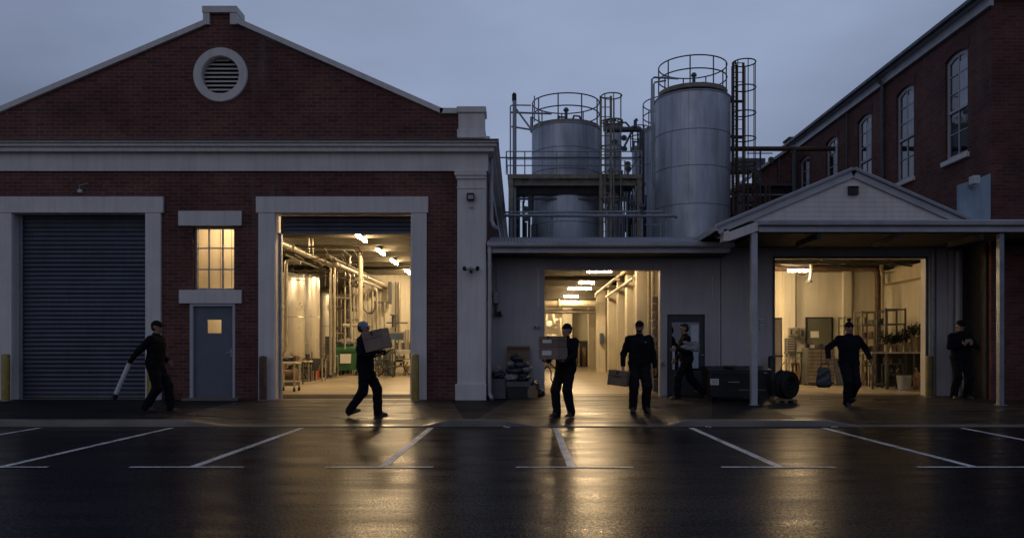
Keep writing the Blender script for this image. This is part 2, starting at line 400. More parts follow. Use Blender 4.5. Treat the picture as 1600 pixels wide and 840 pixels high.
# crossovers: the kerb drops to the road between these X positions
CROSS = [(-6.0, -5.1, -1.75, -1.2), (-0.35, 0.3, 2.55, 2.95), (5.35, 6.0, 12.4, 13.0)]
def drop(x):
    k = 0
    for a, b, c, d in CROSS: k = max(k, sstep(a, b, x)*(1-sstep(c, d, x)))
    return k
def gz(x, y):
    """height of the footpath, falling towards the road and dipping at the crossovers"""
    base = 0.12+0.034*(y-KERB)
    low = 0.022+(0.12+0.034*1.5-0.022)*min(1, max(0, (y-KERB)/1.5))
    low = low if y < KERB+1.5 else base
    k = drop(x)
    return base*(1-k)+low*k
def sheet(name, m, xs, ys, zf, skirt=None):
    mb = MB(); nx = len(xs); ny = len(ys)
    vs = [(x, y, zf(x, y)) for y in ys for x in xs]
    fs = [(j*nx+i, j*nx+i+1, (j+1)*nx+i+1, (j+1)*nx+i) for j in range(ny-1) for i in range(nx-1)]
    if skirt is not None:
        n = len(vs); vs += [(x, ys[0], skirt) for x in xs]
        fs += [(i, n+i, n+i+1, i+1) for i in range(nx-1)]
    mb.add(vs, fs); o = mb.build(name, m); return setp(o, kind='structure')
lin = lambda a, b, n: [a+(b-a)*i/n for i in range(n+1)]
# far terrain and the road
g = MB(); g.add([(-900, -900, -0.03), (900, -900, -0.03), (900, 1500, -0.03), (-900, 1500, -0.03)], [(0, 1, 2, 3)])
setp(g.build('ground', M['path']), kind='structure')
rd = MB(); rd.add([(-80, -25, 0), (80, -25, 0), (80, KERB+0.03, 0), (-80, KERB+0.03, 0)], [(0, 1, 2, 3)])
setp(rd.build('road', M['road']), kind='structure')
ys = [KERB+0.14, KERB+0.5, KERB+0.9, KERB+1.2, KERB+1.5, KERB+2, KERB+3, 18.0, 19.4]
sheet('footpath', M['path'], lin(-26, 26, 520), ys, gz)
# kerb stones: real step, following the drops
mb = MB(); xs = lin(-26, 26, 520); prof = []
for x in xs:
    h = gz(x, KERB)
    prof.append([(x, KERB-0.005, -0.01), (x, KERB, h*0.75), (x, KERB+0.02, h-0.003), (x, KERB+0.14, gz(x, KERB+0.14)+0.003)])
vs = [p for q in prof for p in q]; fs = []
for i in range(len(xs)-1):
    for k in range(3): fs.append((i*4+k, (i+1)*4+k, (i+1)*4+k+1, i*4+k+1))
mb.add(vs, fs); setp(mb.build('kerb', M['concrete']), kind='structure')
# concrete driveways over the crossovers, on top of the footpath
def driveway(ax0, ax1, bx0, bx1, y1):
    mb = MB(); n = 48; rows = [KERB+0.141, KERB+0.4, KERB+0.7, KERB+1.0, KERB+1.3, KERB+1.5, KERB+2.2, KERB+3.1, y1]
    vs = []
    for y in rows:
        t = (y-rows[0])/(y1-rows[0]); a = ax0+(bx0-ax0)*t; b = ax1+(bx1-ax1)*t
        for i in range(n+1):
            x = a+(b-a)*i/n; vs.append((x, y, gz(x, y)+0.0045))
    fs = [(j*(n+1)+i, j*(n+1)+i+1, (j+1)*(n+1)+i+1, (j+1)*(n+1)+i) for j in range(len(rows)-1) for i in range(n)]
    mb.add(vs, fs); return setp(mb.build('driveway', M['slab']), kind='structure')
driveway(-6.35, -1.0, -6.1, -1.55, 18.0)
driveway(-0.75, 3.4, -0.1, 4.6, 19.05)
driveway(4.9, 13.2, 5.2, 10.4, 19.05)
# joints cut across the slabs
mb = MB()
def joint(x0, y0, x1, y1, w=0.012):
    n = 14; d = Vector((x1-x0, y1-y0)).normalized(); p = Vector((-d.y, d.x))*w; vs = []
    for i in range(n+1):
        x = x0+(x1-x0)*i/n; y = y0+(y1-y0)*i/n
        vs += [(x-p.x, y-p.y, gz(x, y)+0.0085), (x+p.x, y+p.y, gz(x, y)+0.0085)]
    mb.add(vs, [(2*i, 2*i+1, 2*i+3, 2*i+2) for i in range(n)])
joint(-1.95, 14.2, -1.75, 17.95); joint(-6.0, 14.2, -5.95, 17.95); joint(1.05, 18.9, 1.7, 15.9); joint(-6.1, 15.6, -1.5, 15.6)
joint(-0.6, 15.6, 3.3, 15.6); joint(7.9, 14.2, 8.1, 18.9); joint(5.0, 15.6, 13, 15.6); joint(-0.3, 17.3, 4.3, 17.3)
setp(mb.build('paving_joints', M['black']), kind='structure')
# dark gutter line at the foot of the kerb
setp(B('gutter_line', M['blackrubber'], None, (-26, 26, KERB-0.10, KERB-0.004, -0.01, 0.0042)), kind='structure')
# painted parking bays: slanting lines and a broken cross line
mb = MB()
def stripe(x0, y0, x1, y1, w, z=0.0045):
    d = Vector((x1-x0, y1-y0)).normalized(); p = Vector((-d.y, d.x))*w/2
    n = 12; vs = []
    for i in range(n+1):
        x = x0+(x1-x0)*i/n; y = y0+(y1-y0)*i/n; vs += [(x-p.x, y-p.y, z), (x+p.x, y+p.y, z)]
    mb.add(vs, [(2*i, 2*i+1, 2*i+3, 2*i+2) for i in range(n)])
YF = 1.3*1250/(730-551.)
YB = 13.86
for pf, pb in ((-300, 62), (2, 268), (301, 472), (598, 673), (893, 868), (1218, 1080), (1522, 1286), (1820, 1502)):
    stripe(X(pb, YB), YB, X(pf, YF+0.04), YF+0.04, 0.10)
for a, b in ((-240, 74), (203, 381), (508, 677), (806, 990), (1127, 1306), (1433, 1680)):
    stripe(X(a, YF), YF, X(b, YF), YF, 0.085, 0.0085)
setp(mb.build('parking_markings', M['line']), kind='structure')

# ================================================================== LEFT: GABLED BRICK WAREHOUSE
YL = 18.0
FL = gz(-9, YL)          # threshold height
L = thing('brick_warehouse', 'red brick warehouse with a stepped gable, round louvred vent and two tall grey framed doorways', 'building', (X(349, YL), YL, FL))
xl, xr = X(-62, YL), X(759, YL)
zc = Z(232, YL)
OP1 = (X(21, YL), X(229, YL)); OP2 = (X(431, YL), X(643, YL)); ZO = Z(333, YL)
WN = (X(301, YL), X(366, YL), Z(453, YL), Z(353, YL)); DR = (X(297, YL), X(368, YL), Z(474, YL))
b0 = FL-0.3
outer = [(xl, b0), (OP1[0], b0), (OP1[0], ZO), (OP1[1], ZO), (OP1[1], b0), (DR[0], b0), (DR[0], DR[2]-0.001), (DR[1], DR[2]-0.001), (DR[1], b0),
         (OP2[0], b0), (OP2[0], ZO), (OP2[1], ZO), (OP2[1], b0), (xr-0.01, b0), (xr-0.01, zc), (xl, zc)]
mb = MB().plate(outer, [rect(*WN)], XZ, YL, YL+0.34)
# gable above the cornice with its round hole
cx = X(345, YL); vz = Z(117.5, YL); vr = 0.43
cir = lambda r, n=40: [(cx+r*math.cos(-2*PI*k/n), vz+r*math.sin(-2*PI*k/n)) for k in range(n)]
gx0, gx1 = X(-20, YL), X(716, YL); zt = Z(178, YL)
gab = [(gx0-0.6, zc), (gx1, zc), (gx1, zt), (X(690, YL), zt), (X(374, YL), Z(44, YL)), (X(361, YL), Z(38, YL)), (X(361, YL), Z(22, YL)), (X(329, YL), Z(22, YL)),
       (X(329, YL), Z(38, YL)), (X(0, YL), Z(177, YL)), (gx0-0.6, zt)]
mb.plate(gab, [cir(vr)], XZ, YL+0.001, YL+0.33)
mb.build('wall', M['brick'], L)
# side and back walls
DEP = 46.0
B('side_wall', M['brick_dark'], L, (xr-0.34, xr-0.012, YL+0.341, DEP, b0, Z(250, YL)), (xl, xl+0.3, YL+0.341, DEP, b0, Z(250, YL)))
B('rear_wall', M['brick_dark'], L, (xl, xr-0.012, DEP, DEP+0.3, b0, 6.0))
# coping in mitred lengths
cop = MB(); th = 0.115
def cope(pts, y0, y1, t):
    for (a, b) in zip(pts[:-1], pts[1:]):
        d = Vector((b[0]-a[0], b[1]-a[1])).normalized(); n = Vector((-d.y, d.x))*t
        e = d*0.02
        q = [(a[0]-e.x, a[1]-e.y), (b[0]+e.x, b[1]+e.y), (b[0]+e.x+n.x, b[1]+e.y+n.y), (a[0]-e.x+n.x, a[1]-e.y+n.y)]
        cop.plate(q, [], XZ, y0, y1)
cope([(gx0-0.6, zt), (X(0, YL), Z(177, YL)), (X(328, YL), Z(38, YL))], YL-0.07, YL+0.42, th)
cope([(X(371, YL), Z(38, YL)), (X(689, YL), zt), (gx1+0.02, zt)], YL-0.072, YL+0.421, th)
cop.box(X(319, YL), X(329, YL), YL-0.075, YL+0.425, Z(40, YL), Z(22, YL)); cop.box(X(361, YL), X(371, YL), YL-0.074, YL+0.425, Z(40, YL), Z(22, YL))
cop.box(X(318, YL), X(372, YL), YL-0.09, YL+0.44, Z(21.9, YL), Z(12, YL))
cop.build('gable_coping', M['trim'], L, smooth=0)
# vent ring and louvres
mb = MB(); n = 48; vs = []; fs = []
for k in range(n):
    t = 2*PI*k/n; c, s_ = math.cos(t), math.sin(t)
    for (r, y) in ((vr-0.004, YL+0.2), (vr-0.004, YL-0.05), (0.60, YL-0.05), (0.615, YL-0.02), (0.615, YL+0.005)): vs.append((cx+r*c, y, vz+r*s_))
for k in range(n):
    q = (k+1) % n
    for i in range(4): fs.append((k*5+i, q*5+i, q*5+i+1, k*5+i+1))
vent = mb.add(vs, fs).build('round_vent', M['trim'], L)
mb = MB(); m_ = 9
for k in range(m_):
    z = vz-vr+0.06+(2*vr-0.10)*k/(m_-1); hw = math.sqrt(max(0.005, (vr-0.008)**2-(z-vz)**2))
    mb.add([(cx-hw, YL+0.08, z-0.035), (cx+hw, YL+0.08, z-0.035), (cx+hw*0.98, YL+0.15, z+0.02), (cx-hw*0.98, YL+0.15, z+0.02),
            (cx-hw, YL+0.08, z-0.045), (cx+hw, YL+0.08, z-0.045), (cx+hw*0.98, YL+0.15, z+0.01), (cx-hw*0.98, YL+0.15, z+0.01)],
           [(0, 1, 2, 3), (4, 7, 6, 5), (0, 4, 5, 1), (2, 6, 7, 3)])
mb.build('louvre', M['trim'], vent, smooth=0)
MB().lathe((cx, YL+0.22, vz), [(0.001, 0), (vr-0.006, 0), (vr-0.006, 0.02), (0.001, 0.02)], 36, 'y').build('vent_backing', M['black'], vent)
# frieze, cornice with several mouldings, returning along the side
def strips(name, m, rows, x0, x1r, ret=True, parent=L):
    mb = MB()
    for (ztop, zbot, pr) in rows:
        mb.box(x0, x1r+pr, YL-pr, YL-0.002, zbot, ztop)
        if ret: mb.box(x1r-0.001, x1r+pr*0.98, YL-0.0015, DEP, zbot+0.001, ztop-0.001)
    return mb.build(name, m, parent, smooth=0, bevel=0.006)
strips('frieze', M['trim'], [(Z(238, YL), Z(268, YL), 0.055)], xl, xr, False)
strips('cornice', M['trim'], [(Z(216.5, 17.7), Z(222, 17.7), 0.30), (Z(222, 17.75), Z(228, 17.75), 0.25), (Z(228.2, 17.8), Z(236, 17.8), 0.19)], xl, xr)
B('gutter', M['darksteel'], L, (xl, xr+0.30, YL-0.34, YL-0.301, Z(219, 17.7), Z(217.3, 17.7)))
MB().box(xr-0.005, xr+0.05, YL+0.2, DEP, Z(262, YL), Z(240, YL)).build('side_fascia', M['trim'], L, smooth=0)
# corner pilaster with capital and base; parapet pedestal above the cornice
px0, px1 = X(715, YL), X(757, YL)
B('pilaster', M['trim'], L, (px0, px1, YL-0.10, YL-0.002, Z(599, YL), Z(284, YL)), (X(711, YL), X(760.5, YL), YL-0.15, YL-0.003, Z(276, YL), Z(268.3, YL)),
  (X(713, YL), X(759, YL), YL-0.13, YL-0.0025, Z(281, YL), Z(276.2, YL)), (X(714, YL), X(758, YL), YL-0.115, YL-0.0022, Z(296, YL), Z(294, YL)), (px0-0.001, px1+0.001, YL-0.099, YL-0.0021, Z(284.2, YL), Z(281, YL)),
  (X(712, YL), X(760, YL), YL-0.15, YL-0.003, Z(628, YL), Z(599, YL)), (px1-0.02, xr+0.004, YL-0.09, YL+0.5, Z(628, YL), Z(270, YL)), bevel=0.008)
B('parapet_pedestal', M['trim'], L, (X(716.5, YL), X(757, YL), YL-0.06, YL+0.42, Z(214, YL), Z(177.5, YL)), (X(714, YL), X(759.5, YL), YL-0.10, YL+0.46, Z(177.3, YL), Z(168, YL)),
  (X(714.5, YL), X(758.5, YL), YL-0.08, YL+0.44, Z(216, YL), Z(203, YL)), (X(757, YL), X(764, YL), YL+0.5, YL+1.0, Z(216, YL), Z(203, YL)), bevel=0.01)
# doorway surrounds
def surround(o0, o1, jl, jr, lx0, lx1):
    yy = YL-0.07
    B('door_surround', M['trim'], L, (jl, o0, yy, YL-0.002, FL-0.3, ZO-0.001), (o1, jr, yy, YL-0.002, FL-0.3, ZO-0.001), (lx0, lx1, yy-0.012, YL-0.003, ZO, Z(308, YL)),
      (o0-0.001, o0+0.012, YL-0.03, YL+0.335, FL-0.3, ZO-0.001), (o1-0.012, o1+0.001, YL-0.03, YL+0.335, FL-0.3, ZO-0.001), (o0+0.012, o1-0.012, YL-0.03, YL+0.335, ZO-0.014, ZO-0.001), bevel=0.006)
surround(OP1[0], OP1[1], X(-12, YL), X(253, YL), X(-16, YL), X(257, YL))
surround(OP2[0], OP2[1], X(405, YL), X(667, YL), X(401.5, YL), X(669.5, YL))
B('window_lintel', M['trim'], L, (X(280, YL), X(378.5, YL), YL-0.06, YL-0.002, Z(353, YL), Z(330, YL)), bevel=0.008)
B('door_lintel', M['trim'], L, (X(281, YL), X(378.5, YL), YL-0.06, YL-0.002, Z(474, YL), Z(453, YL)), bevel=0.008)
# roller shutters: curved slats as real corrugation
def shutter(x0, x1, y, z0, z1, name, parent=L, pitch=0.1):
    mb = MB(); n = int((z1-z0)/pitch*8); pts = []
    for i in range(n+1):
        z = z0+(z1-z0)*i/n; ph = ((z-z0)/pitch) % 1
        o_ = random.Random(int((z-z0)/pitch)*7+3).uniform(-.004, .004); pts.append((y+o_-0.022*math.sin(PI*min(1, ph/0.86)) if ph < 0.86 else y+0.006, z))
    vs = [(x0, a, b) for a, b in pts]+[(x1, a, b) for a, b in pts]; k = len(pts)
    mb.add(vs, [(i, k+i, k+i+1, i+1) for i in range(k-1)])
    mb.box(x0, x1, y-0.03, y+0.03, z0-0.07, z0-0.001)
    return mb.build(name, M['shutter'], parent, smooth=50)
sh = shutter(OP1[0]+0.06, OP1[1]-0.05, YL+0.24, FL+0.09, ZO-0.02, 'roller_shutter')
for bb in ((OP1[0]+0.015, OP1[0]+0.09, YL+0.18, YL+0.21, FL, ZO-0.02), (OP1[1]-0.08, OP1[1]-0.015, YL+0.18, YL+0.21, FL, ZO-0.02)): B('shutter_guide', M['galv'], sh, bb)
B('shutter_light_block', M['black'], L, (OP1[0]-.05, OP1[1]+.05, YL+0.345, YL+0.37, FL-.1, ZO+.1))  # unseen sheet added to stop lamp light leaking round the closed shutter
shutter(OP2[0]+0.06, OP2[1]-0.05, YL+0.24, Z(361, YL+.24), ZO-0.02, 'rolled_up_shutter')
for bb in ((OP2[0]+0.015, OP2[0]+0.075, YL+0.18, YL+0.26, FL, Z(362, YL)), (OP2[1]-0.055, OP2[1]-0.015, YL+0.18, YL+0.26, FL, Z(362, YL))): B('shutter_guide', M['galv'], L, bb)
# window
wf = MB(); x0, x1, z0, z1 = WN; y0 = YL+0.12
for a, b in ((x0, x0+0.05), (x1-0.05, x1)): wf.box(a, b, y0, y0+0.07, z0, z1)
for a, b in ((z0, z0+0.05), (z1-0.05, z1)): wf.box(x0+0.05, x1-0.05, y0, y0+0.07, a, b)
for k in (1, 2):
    xx = x0+(x1-x0)*k/3; wf.box(xx-0.014, xx+0.014, y0+0.01, y0+0.06, z0+0.05, z1-0.05)
    zz = z0+(z1-z0)*k/3; wf.box(x0+0.05, x1-0.05, y0+0.012, y0+0.058, zz-0.014, zz+0.014)
w_ = wf.build('window', M['galv'], L, smooth=0)
B('pane', M['clear'], w_, (x0+0.03, x1-0.03, y0+0.033, y0+0.037, z0+0.03, z1-0.03))
# personnel door
dx0, dx1, dz = DR
B('door_frame', M['doorframe'], L, (dx0+0.002, dx0+0.075, YL-0.03, YL+0.14, FL, dz-0.004), (dx1-0.06, dx1-0.002, YL-0.03, YL+0.14, FL, dz-0.004), (dx0+0.075, dx1-0.06, YL-0.03, YL+0.14, dz-0.06, dz-0.004), bevel=0.004)
lf = MB(); a, b, c, d = dx0+0.070, dx1-0.055, FL+0.047, dz-0.055
vx0, vx1, vz0, vz1 = X(322.5, YL), X(344.5, YL), Z(520, YL), Z(499, YL)
lf.plate(rect(a, b, c, d), [rect(vx0, vx1, vz0, vz1)], XZ, YL+0.05, YL+0.095)
lf = lf.build('door', M['doorpaint'], L, smooth=0)
B('vision_pane', M['clear'], lf, (vx0-0.01, vx1+0.01, YL+0.07, YL+0.074, vz0-0.01, vz1+0.01))
hm = MB(); hx = b-0.06; hz = Z(551, YL)
hm.cyl((hx, YL+0.05, hz), (hx, YL+0.0, hz), 0.012); hm.tube([(hx, YL+0.0, hz), (hx-0.11, YL-0.005, hz)], 0.01, 8); hm.box(hx-0.02, hx+0.02, YL+0.04, YL+0.0495, hz-0.08, hz+0.10)
hm.build('handle', M['galv'], lf)
B('door_step', M['concrete'], L, (X(291, YL), X(378, YL), YL-0.28, YL+0.3, FL-0.3, FL+0.045), bevel=0.01)
# roof behind the gable
rf = MB(); xm = X(345, YL)
pr = [(xl-0.1, Z(232, YL)), (xm, Z(60, YL)), (xr+0.1, Z(232, YL)), (xr+0.1, Z(236, YL)), (xm, Z(64, YL)), (xl-0.1, Z(236, YL))]
rf.plate(pr, [], XZ, YL+0.335, DEP+0.2); rf.build('roof', M['roofsheet'], L, smooth=0)
# inside
KL = 0.015
fl = lambda x, y: FL+0.003+KL*(y-YL)
def floor_sheet(x0, x1, y0, y1, f, parent):
    mb = MB(); mb.add([(x0, y0, f(0, y0)), (x1, y0, f(0, y0)), (x1, y1, f(0, y1)), (x0, y1, f(0, y1))], [(0, 1, 2, 3)])
    return mb.build('floor', M['floor'], parent)
floor_sheet(xl+0.3, xr-0.34, YL-0.02, 34.4, fl, L)
for bb in ((xl+0.3, xr-0.345, 34.2, 34.4, 0, 5.4), (xr-0.40, xr-0.342, YL+0.35, 34.2, 0, 5.4), (xl+.35, OP1[0]-.2, YL+.341, YL+.36, 0, 5.4), (OP2[1]+.05, xr-.4, YL+.341, YL+.36, 0, 5.4),): B('interior_wall', M['inwall'], L, bb)
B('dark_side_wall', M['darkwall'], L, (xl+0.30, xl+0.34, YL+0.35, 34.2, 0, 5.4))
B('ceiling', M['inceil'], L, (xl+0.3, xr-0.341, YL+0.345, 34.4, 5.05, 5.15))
B('partition', M['inwall'], L, (-8.25, -5.97, 19.5, 19.58, FL, 5.04), (-5.97, -5.93, YL+0.345, 19.58, FL, 5.04), (-8.29, -8.25, YL+0.345, 19.58, FL, 5.04))
bm_ = MB()
for k in range(10):
    y = 19.9+k*1.5; bm_.box(-8.2 if y > 19.6 else -5.9, xr-0.41, y, y+0.10, 4.66, 4.90); bm_.box(-8.2, xr-0.41, y-0.04, y+0.14, 4.60, 4.659)
for xx in (-7.2, -5.2, -3.2, -1.9): bm_.box(xx, xx+0.12, 19.7, 34.1, 4.905, 5.03)
bm_.build('ceiling_beam', M['beam'], L, smooth=0)

# ================================================================== MIDDLE: LOW PAINTED BUILDING WITH LEAN-TO ROOF
YM = 19.0
FM = gz(4, YM)
XB = X(1125, YM)
MBD = thing('low_workshop', 'low grey painted workshop with a corrugated lean-to roof, wide lit doorway and glazed door', 'building', ((xr+XB)/2, YM, FM))
mo = (X(851, YM), X(1031, YM), Z(422, YM)); dd = (X(1042, YM), X(1101, YM), Z(491, YM))
bm0 = FM-0.3; zw = 3.95
outer = [(xr, bm0), (mo[0], bm0), (mo[0], mo[2]), (mo[1], mo[2]), (mo[1], bm0), (dd[0], bm0), (dd[0], dd[2]), (dd[1], dd[2]), (dd[1], bm0), (XB, bm0), (XB, zw), (xr, zw)]
MB().plate(outer, [], XZ, YM, YM+0.22).build('wall', M['wallpaint'], MBD, smooth=0)
B('door_trim', M['wallpaint'], MBD, (mo[0]-0.03, mo[0]+0.0, YM-0.025, YM-0.001, FM, mo[2]+0.03), (mo[1], mo[1]+0.10, YM-0.03, YM-0.001, FM, mo[2]+0.03), (mo[0], mo[1], YM-0.025, YM-0.001, mo[2], mo[2]+0.03))
for bb in ((XB-0.02, XB+0.02, YM-0.02, YM-0.002, FM, 3.6), (X(840, YM), X(842, YM), YM-0.02, YM-0.002, 2.4, 3.3), (X(1112, YM), X(1113.5, YM), YM-0.02, YM-0.002, 2.6, 3.1)): B('cover_strip', M['trim'], MBD, bb)
# eave: soffit, fascia, half round gutter, corrugated sheet
YE = 17.95; ex0, ex1 = xr+0.03, X(1147, YE)
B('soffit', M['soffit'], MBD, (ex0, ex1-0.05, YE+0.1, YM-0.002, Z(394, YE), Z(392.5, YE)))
B('fascia', M['gutter'], MBD, (ex0, ex1-0.08, YE+0.06, YE+0.10, Z(394, YE), Z(384.5, YE)), (ex1-0.10, ex1-0.06, YE+0.10, YM-0.01, Z(394, YE), Z(384.5, YE)))
gm = MB(); n = 8
sec = [(YE-0.075, Z(378.5, YE)), (YE-0.085, Z(379.5, YE)), (YE-0.08, Z(384, YE)), (YE-0.06, Z(386, YE)), (YE+0.055, Z(386, YE)), (YE+0.055, Z(380, YE)), (YE+0.045, Z(380, YE)), (YE+0.045, Z(385, YE)), (YE-0.055, Z(385, YE)), (YE-0.068, Z(382, YE))]
gm.plate(sec, [], YZ, ex0, ex1); gm.build('gutter', M['gutter'], MBD, smooth=0)
def corrugated(name, x0, x1, y0, z0, y1, z1, m, parent, pitch=0.076, amp=0.010, ax='x'):
    n = int((x1-x0)/pitch*6); mb = MB(); vs = []
    for i in range(n+1):
        x = x0+(x1-x0)*i/n; h = amp*math.sin(2*PI*(x-x0)/pitch)
        vs += [(x, y0, z0+h), (x, y1, z1+h), (x, y0, z0+h-0.004), (x, y1, z1+h-0.004)]
    fs = []
    for i in range(n):
        a = i*4; fs += [(a, a+4, a+5, a+1), (a+2, a+3, a+7, a+6), (a, a+2, a+6, a+4), (a+1, a+5, a+7, a+3)]
    return mb.add(vs, fs).build(name, m, parent, smooth=60)
YR = 20.6; ZR = Z(370.5, YR)
corrugated('roof', ex0, XB+0.1, YE-0.02, Z(378, YE)+0.01, YR, ZR, M['roofsheet'], MBD)
B('roof_deck', M['roofsheet'], MBD, (ex0, XB+0.1, YR, 40, ZR-0.12, ZR-0.02))
# glazed door
B('door_frame', M['wallpaint'], MBD, (dd[0]-0.07, dd[0], YM-0.03, YM+0.1, FM, dd[2]+0.07), (dd[1], dd[1]+0.07, YM-0.03, YM+0.1, FM, dd[2]+0.07), (dd[0], dd[1], YM-0.03, YM+0.1, dd[2], dd[2]+0.07))
gx = (X(1050, YM), X(1094, YM), Z(578, YM), Z(503, YM))
dl = MB().plate(rect(dd[0]+0.01, dd[1]-0.01, FM+0.01, dd[2]-0.01), [rect(*gx)], XZ, YM+0.03, YM+0.08).build('glazed_door', M['dimdoor'], MBD, smooth=0)
B('pane', M['pane'], dl, (gx[0]-0.01, gx[1]+0.01, YM+0.05, YM+0.06, gx[2]-0.01, gx[3]+0.01))
B('notice', M['palesheet'], dl, (X(1080, YM), X(1092, YM), YM+0.044, YM+0.049, Z(575, YM), Z(507, YM)), (X(1051, YM), X(1055, YM), YM+0.044, YM+0.049, Z(577, YM), Z(540, YM)), (X(1061, YM), X(1066, YM), YM+0.044, YM+0.049, Z(577, YM), Z(540, YM)))
MB().cyl((X(1098, YM), YM+0.03, 1.25), (X(1098, YM), YM-0.03, 1.25), 0.02).tube([(X(1098, YM), YM-0.03, 1.25), (X(1093, YM), YM-0.03, 1.25)], 0.012, 8).build('handle', M['galv'], dl)
# inside
KM = 0.02
fm = lambda x, y: FM+0.003+KM*(y-YM)
floor_sheet(xr, 3.9, YM-0.02, 38.3, fm, MBD)
for bb in ((xr, 3.50, 38.1, 38.3, 0, 4.0), (xr+0.0, xr+0.05, YM+0.221, 38.1, 0, 4.0), (xr+.05, mo[0]-.05, YM+.221, YM+.24, 0, 4.0),): B('interior_wall', M['inwall2'], MBD, bb)
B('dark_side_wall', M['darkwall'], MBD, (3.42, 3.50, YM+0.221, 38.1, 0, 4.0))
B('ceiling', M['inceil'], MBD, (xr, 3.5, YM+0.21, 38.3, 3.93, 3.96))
B('door_backing', M['black'], MBD, (dd[0]-0.08, dd[1]+0.1, YM+0.23, YM+0.26, FM, 2.5))
mb = MB()
for y in (20.6, 22.0, 24.0, 25.6, 27.6, 29.6, 32, 34.5, 36.8): mb.box(xr+0.06, 3.41, y, y+0.16, 3.62 if y < 31 else 3.45, 3.9)
mb.box(1.2, 1.34, 20, 38, 3.902, 3.925); mb.box(2.7, 2.84, 20, 38, 3.902, 3.925)
mb.build('ceiling_beam', M['beam'], MBD, smooth=0)
for y in (20.9, 22.9, 24.9, 27.6, 31.8, 35.6): B('wall_column', M['inwall2'], MBD, (3.06, 3.418, y, y+0.38, FM, 3.9), bevel=0.01)
B('boarded_panel', M['inwall'], MBD, (X(897, 38), X(914, 38)+0.3, 38.0, 38.09, 1.9, 3.2), bevel=0.01)
B('rear_doorway', M['black'], MBD, (X(900, 38), X(912, 38)+0.25, 38.04, 38.095, 0.65, 1.85))
B('rear_column', M['inwall'], MBD, (X(879, 37), X(894, 37), 37, 37.4, 0.5, 3.4))

# ================================================================== RIGHT OF CENTRE: GABLE FRONTED BAY WITH CANOPY
BAY = thing('gabled_bay', 'grey painted bay with a shallow weatherboard gable and canopy over a wide lit doorway', 'building', (8.0, YM, FM))
ro = (X(1210, YM), X(1445, YM), Z(404, YM)); bx1 = 10.5; rx1 = 11.2
outer = [(XB+0.001, bm0), (ro[0], bm0), (ro[0], ro[2]), (ro[1], ro[2]), (ro[1], bm0), (bx1, bm0), (bx1, 3.95), (XB+0.001, 3.95)]
MB().plate(outer, [], XZ, YM-0.02, YM+0.2).build('wall', M['wallpaint'], BAY, smooth=0)
B('door_trim', M['darksteel'], BAY, (ro[0]-0.05, ro[0]-0.001, YM-0.05, YM+0.12, FM, ro[2]+0.05), (ro[1]+0.001, ro[1]+0.06, YM-0.05, YM+0.12, FM, ro[2]+0.05), (ro[0]-0.0, ro[1]+0.0, YM-0.05, YM+0.12, ro[2]+0.001, ro[2]+0.05))
B('door_post', M['inwall2'], BAY, (ro[1]+0.065, ro[1]+0.16, YM-0.05, YM-0.022, FM, ro[2]+0.0))
YC = 16.6
apx, apz = X(1334, YC), Z(268, YC); lx, lz = X(1124, YC), Z(356, YC); rx, rz_ = X(1520, YC), Z(350, YC)
gz0 = Z(345, YC)
# weatherboards of the tympanum, each lapped over the next
wb = MB(); nb = 9
for k in range(nb):
    za = gz0+(apz-0.12-gz0)*k/nb; zb_ = gz0+(apz-0.12-gz0)*(k+1)/nb
    def span(z):
        tl = (z-lz)/(apz-lz); tr = (z-rz_)/(apz-rz_); return lx+(apx-lx)*tl, rx+(apx-rx)*tr
    a0, a1 = span(za); b0_, b1_ = span(zb_)
    wb.add([(a0, YC+0.050, za), (a1, YC+0.050, za), (b1_, YC+0.055, zb_), (b0_, YC+0.055, zb_), (a0, YC+0.1, za), (a1, YC+0.1, za), (b1_, YC+0.1, zb_), (b0_, YC+0.1, zb_)],
           [(0, 1, 2, 3), (4, 7, 6, 5), (0, 4, 5, 1), (1, 5, 6, 2), (2, 6, 7, 3), (3, 7, 4, 0)])
wb.build('weatherboard_gable', M['trim'], BAY, smooth=0)
MB().box(X(1326, YC), X(1341, YC), YC-0.02, YC+0.05, Z(304, YC), Z(291, YC)).build('gable_vent', M['black'], BAY, smooth=0)
B('vent_hood', M['trim'], BAY, (X(1325, YC), X(1342, YC), YC-0.07, YC+0.05, Z(291.5, YC), Z(289.5, YC)))
bg_ = MB()
def rake(p, q, t0, t1, y0, y1, ext=0.0):
    d = Vector((q[0]-p[0], q[1]-p[1])).normalized(); n = Vector((-d.y, d.x))
    if n.y < 0: n = -n
    P = Vector(p)-d*ext; Q = Vector(q)
    bg_.plate([tuple(P+n*t0), tuple(Q+n*t0), tuple(Q+n*t1), tuple(P+n*t1)], [], XZ, y0, y1)
rake((lx, lz-0.12), (apx, apz-0.12), 0.0, 0.14, YC, YC+0.04); rake((lx, lz), (apx, apz), 0.03, 0.10, YC-0.03, YC+0.03, 0.05)
rake((rx+.0, rz_-0.12), (apx, apz-0.12), 0.0, 0.14, YC+0.001, YC+0.041); rake((rx, rz_), (apx, apz), 0.03, 0.10, YC-0.029, YC+0.031, 0.05)
bg_.build('bargeboard', M['gutter'], BAY, smooth=0)
B('eave_return', M['trim'], BAY, (X(1131, YC), X(1139, YC), YC+0.0, YC+0.3, Z(376, YC), Z(358, YC)))
MB().plate([(X(1139.5, YC), Z(376, YC)), (X(1185, YC), Z(360, YC)), (X(1185, YC), Z(345, YC)), (X(1139.5, YC), Z(362, YC))], [], XZ, YC+0.002, YC+0.06).build('eave_fascia', M['trim'], BAY, smooth=0)
rfm = MB()
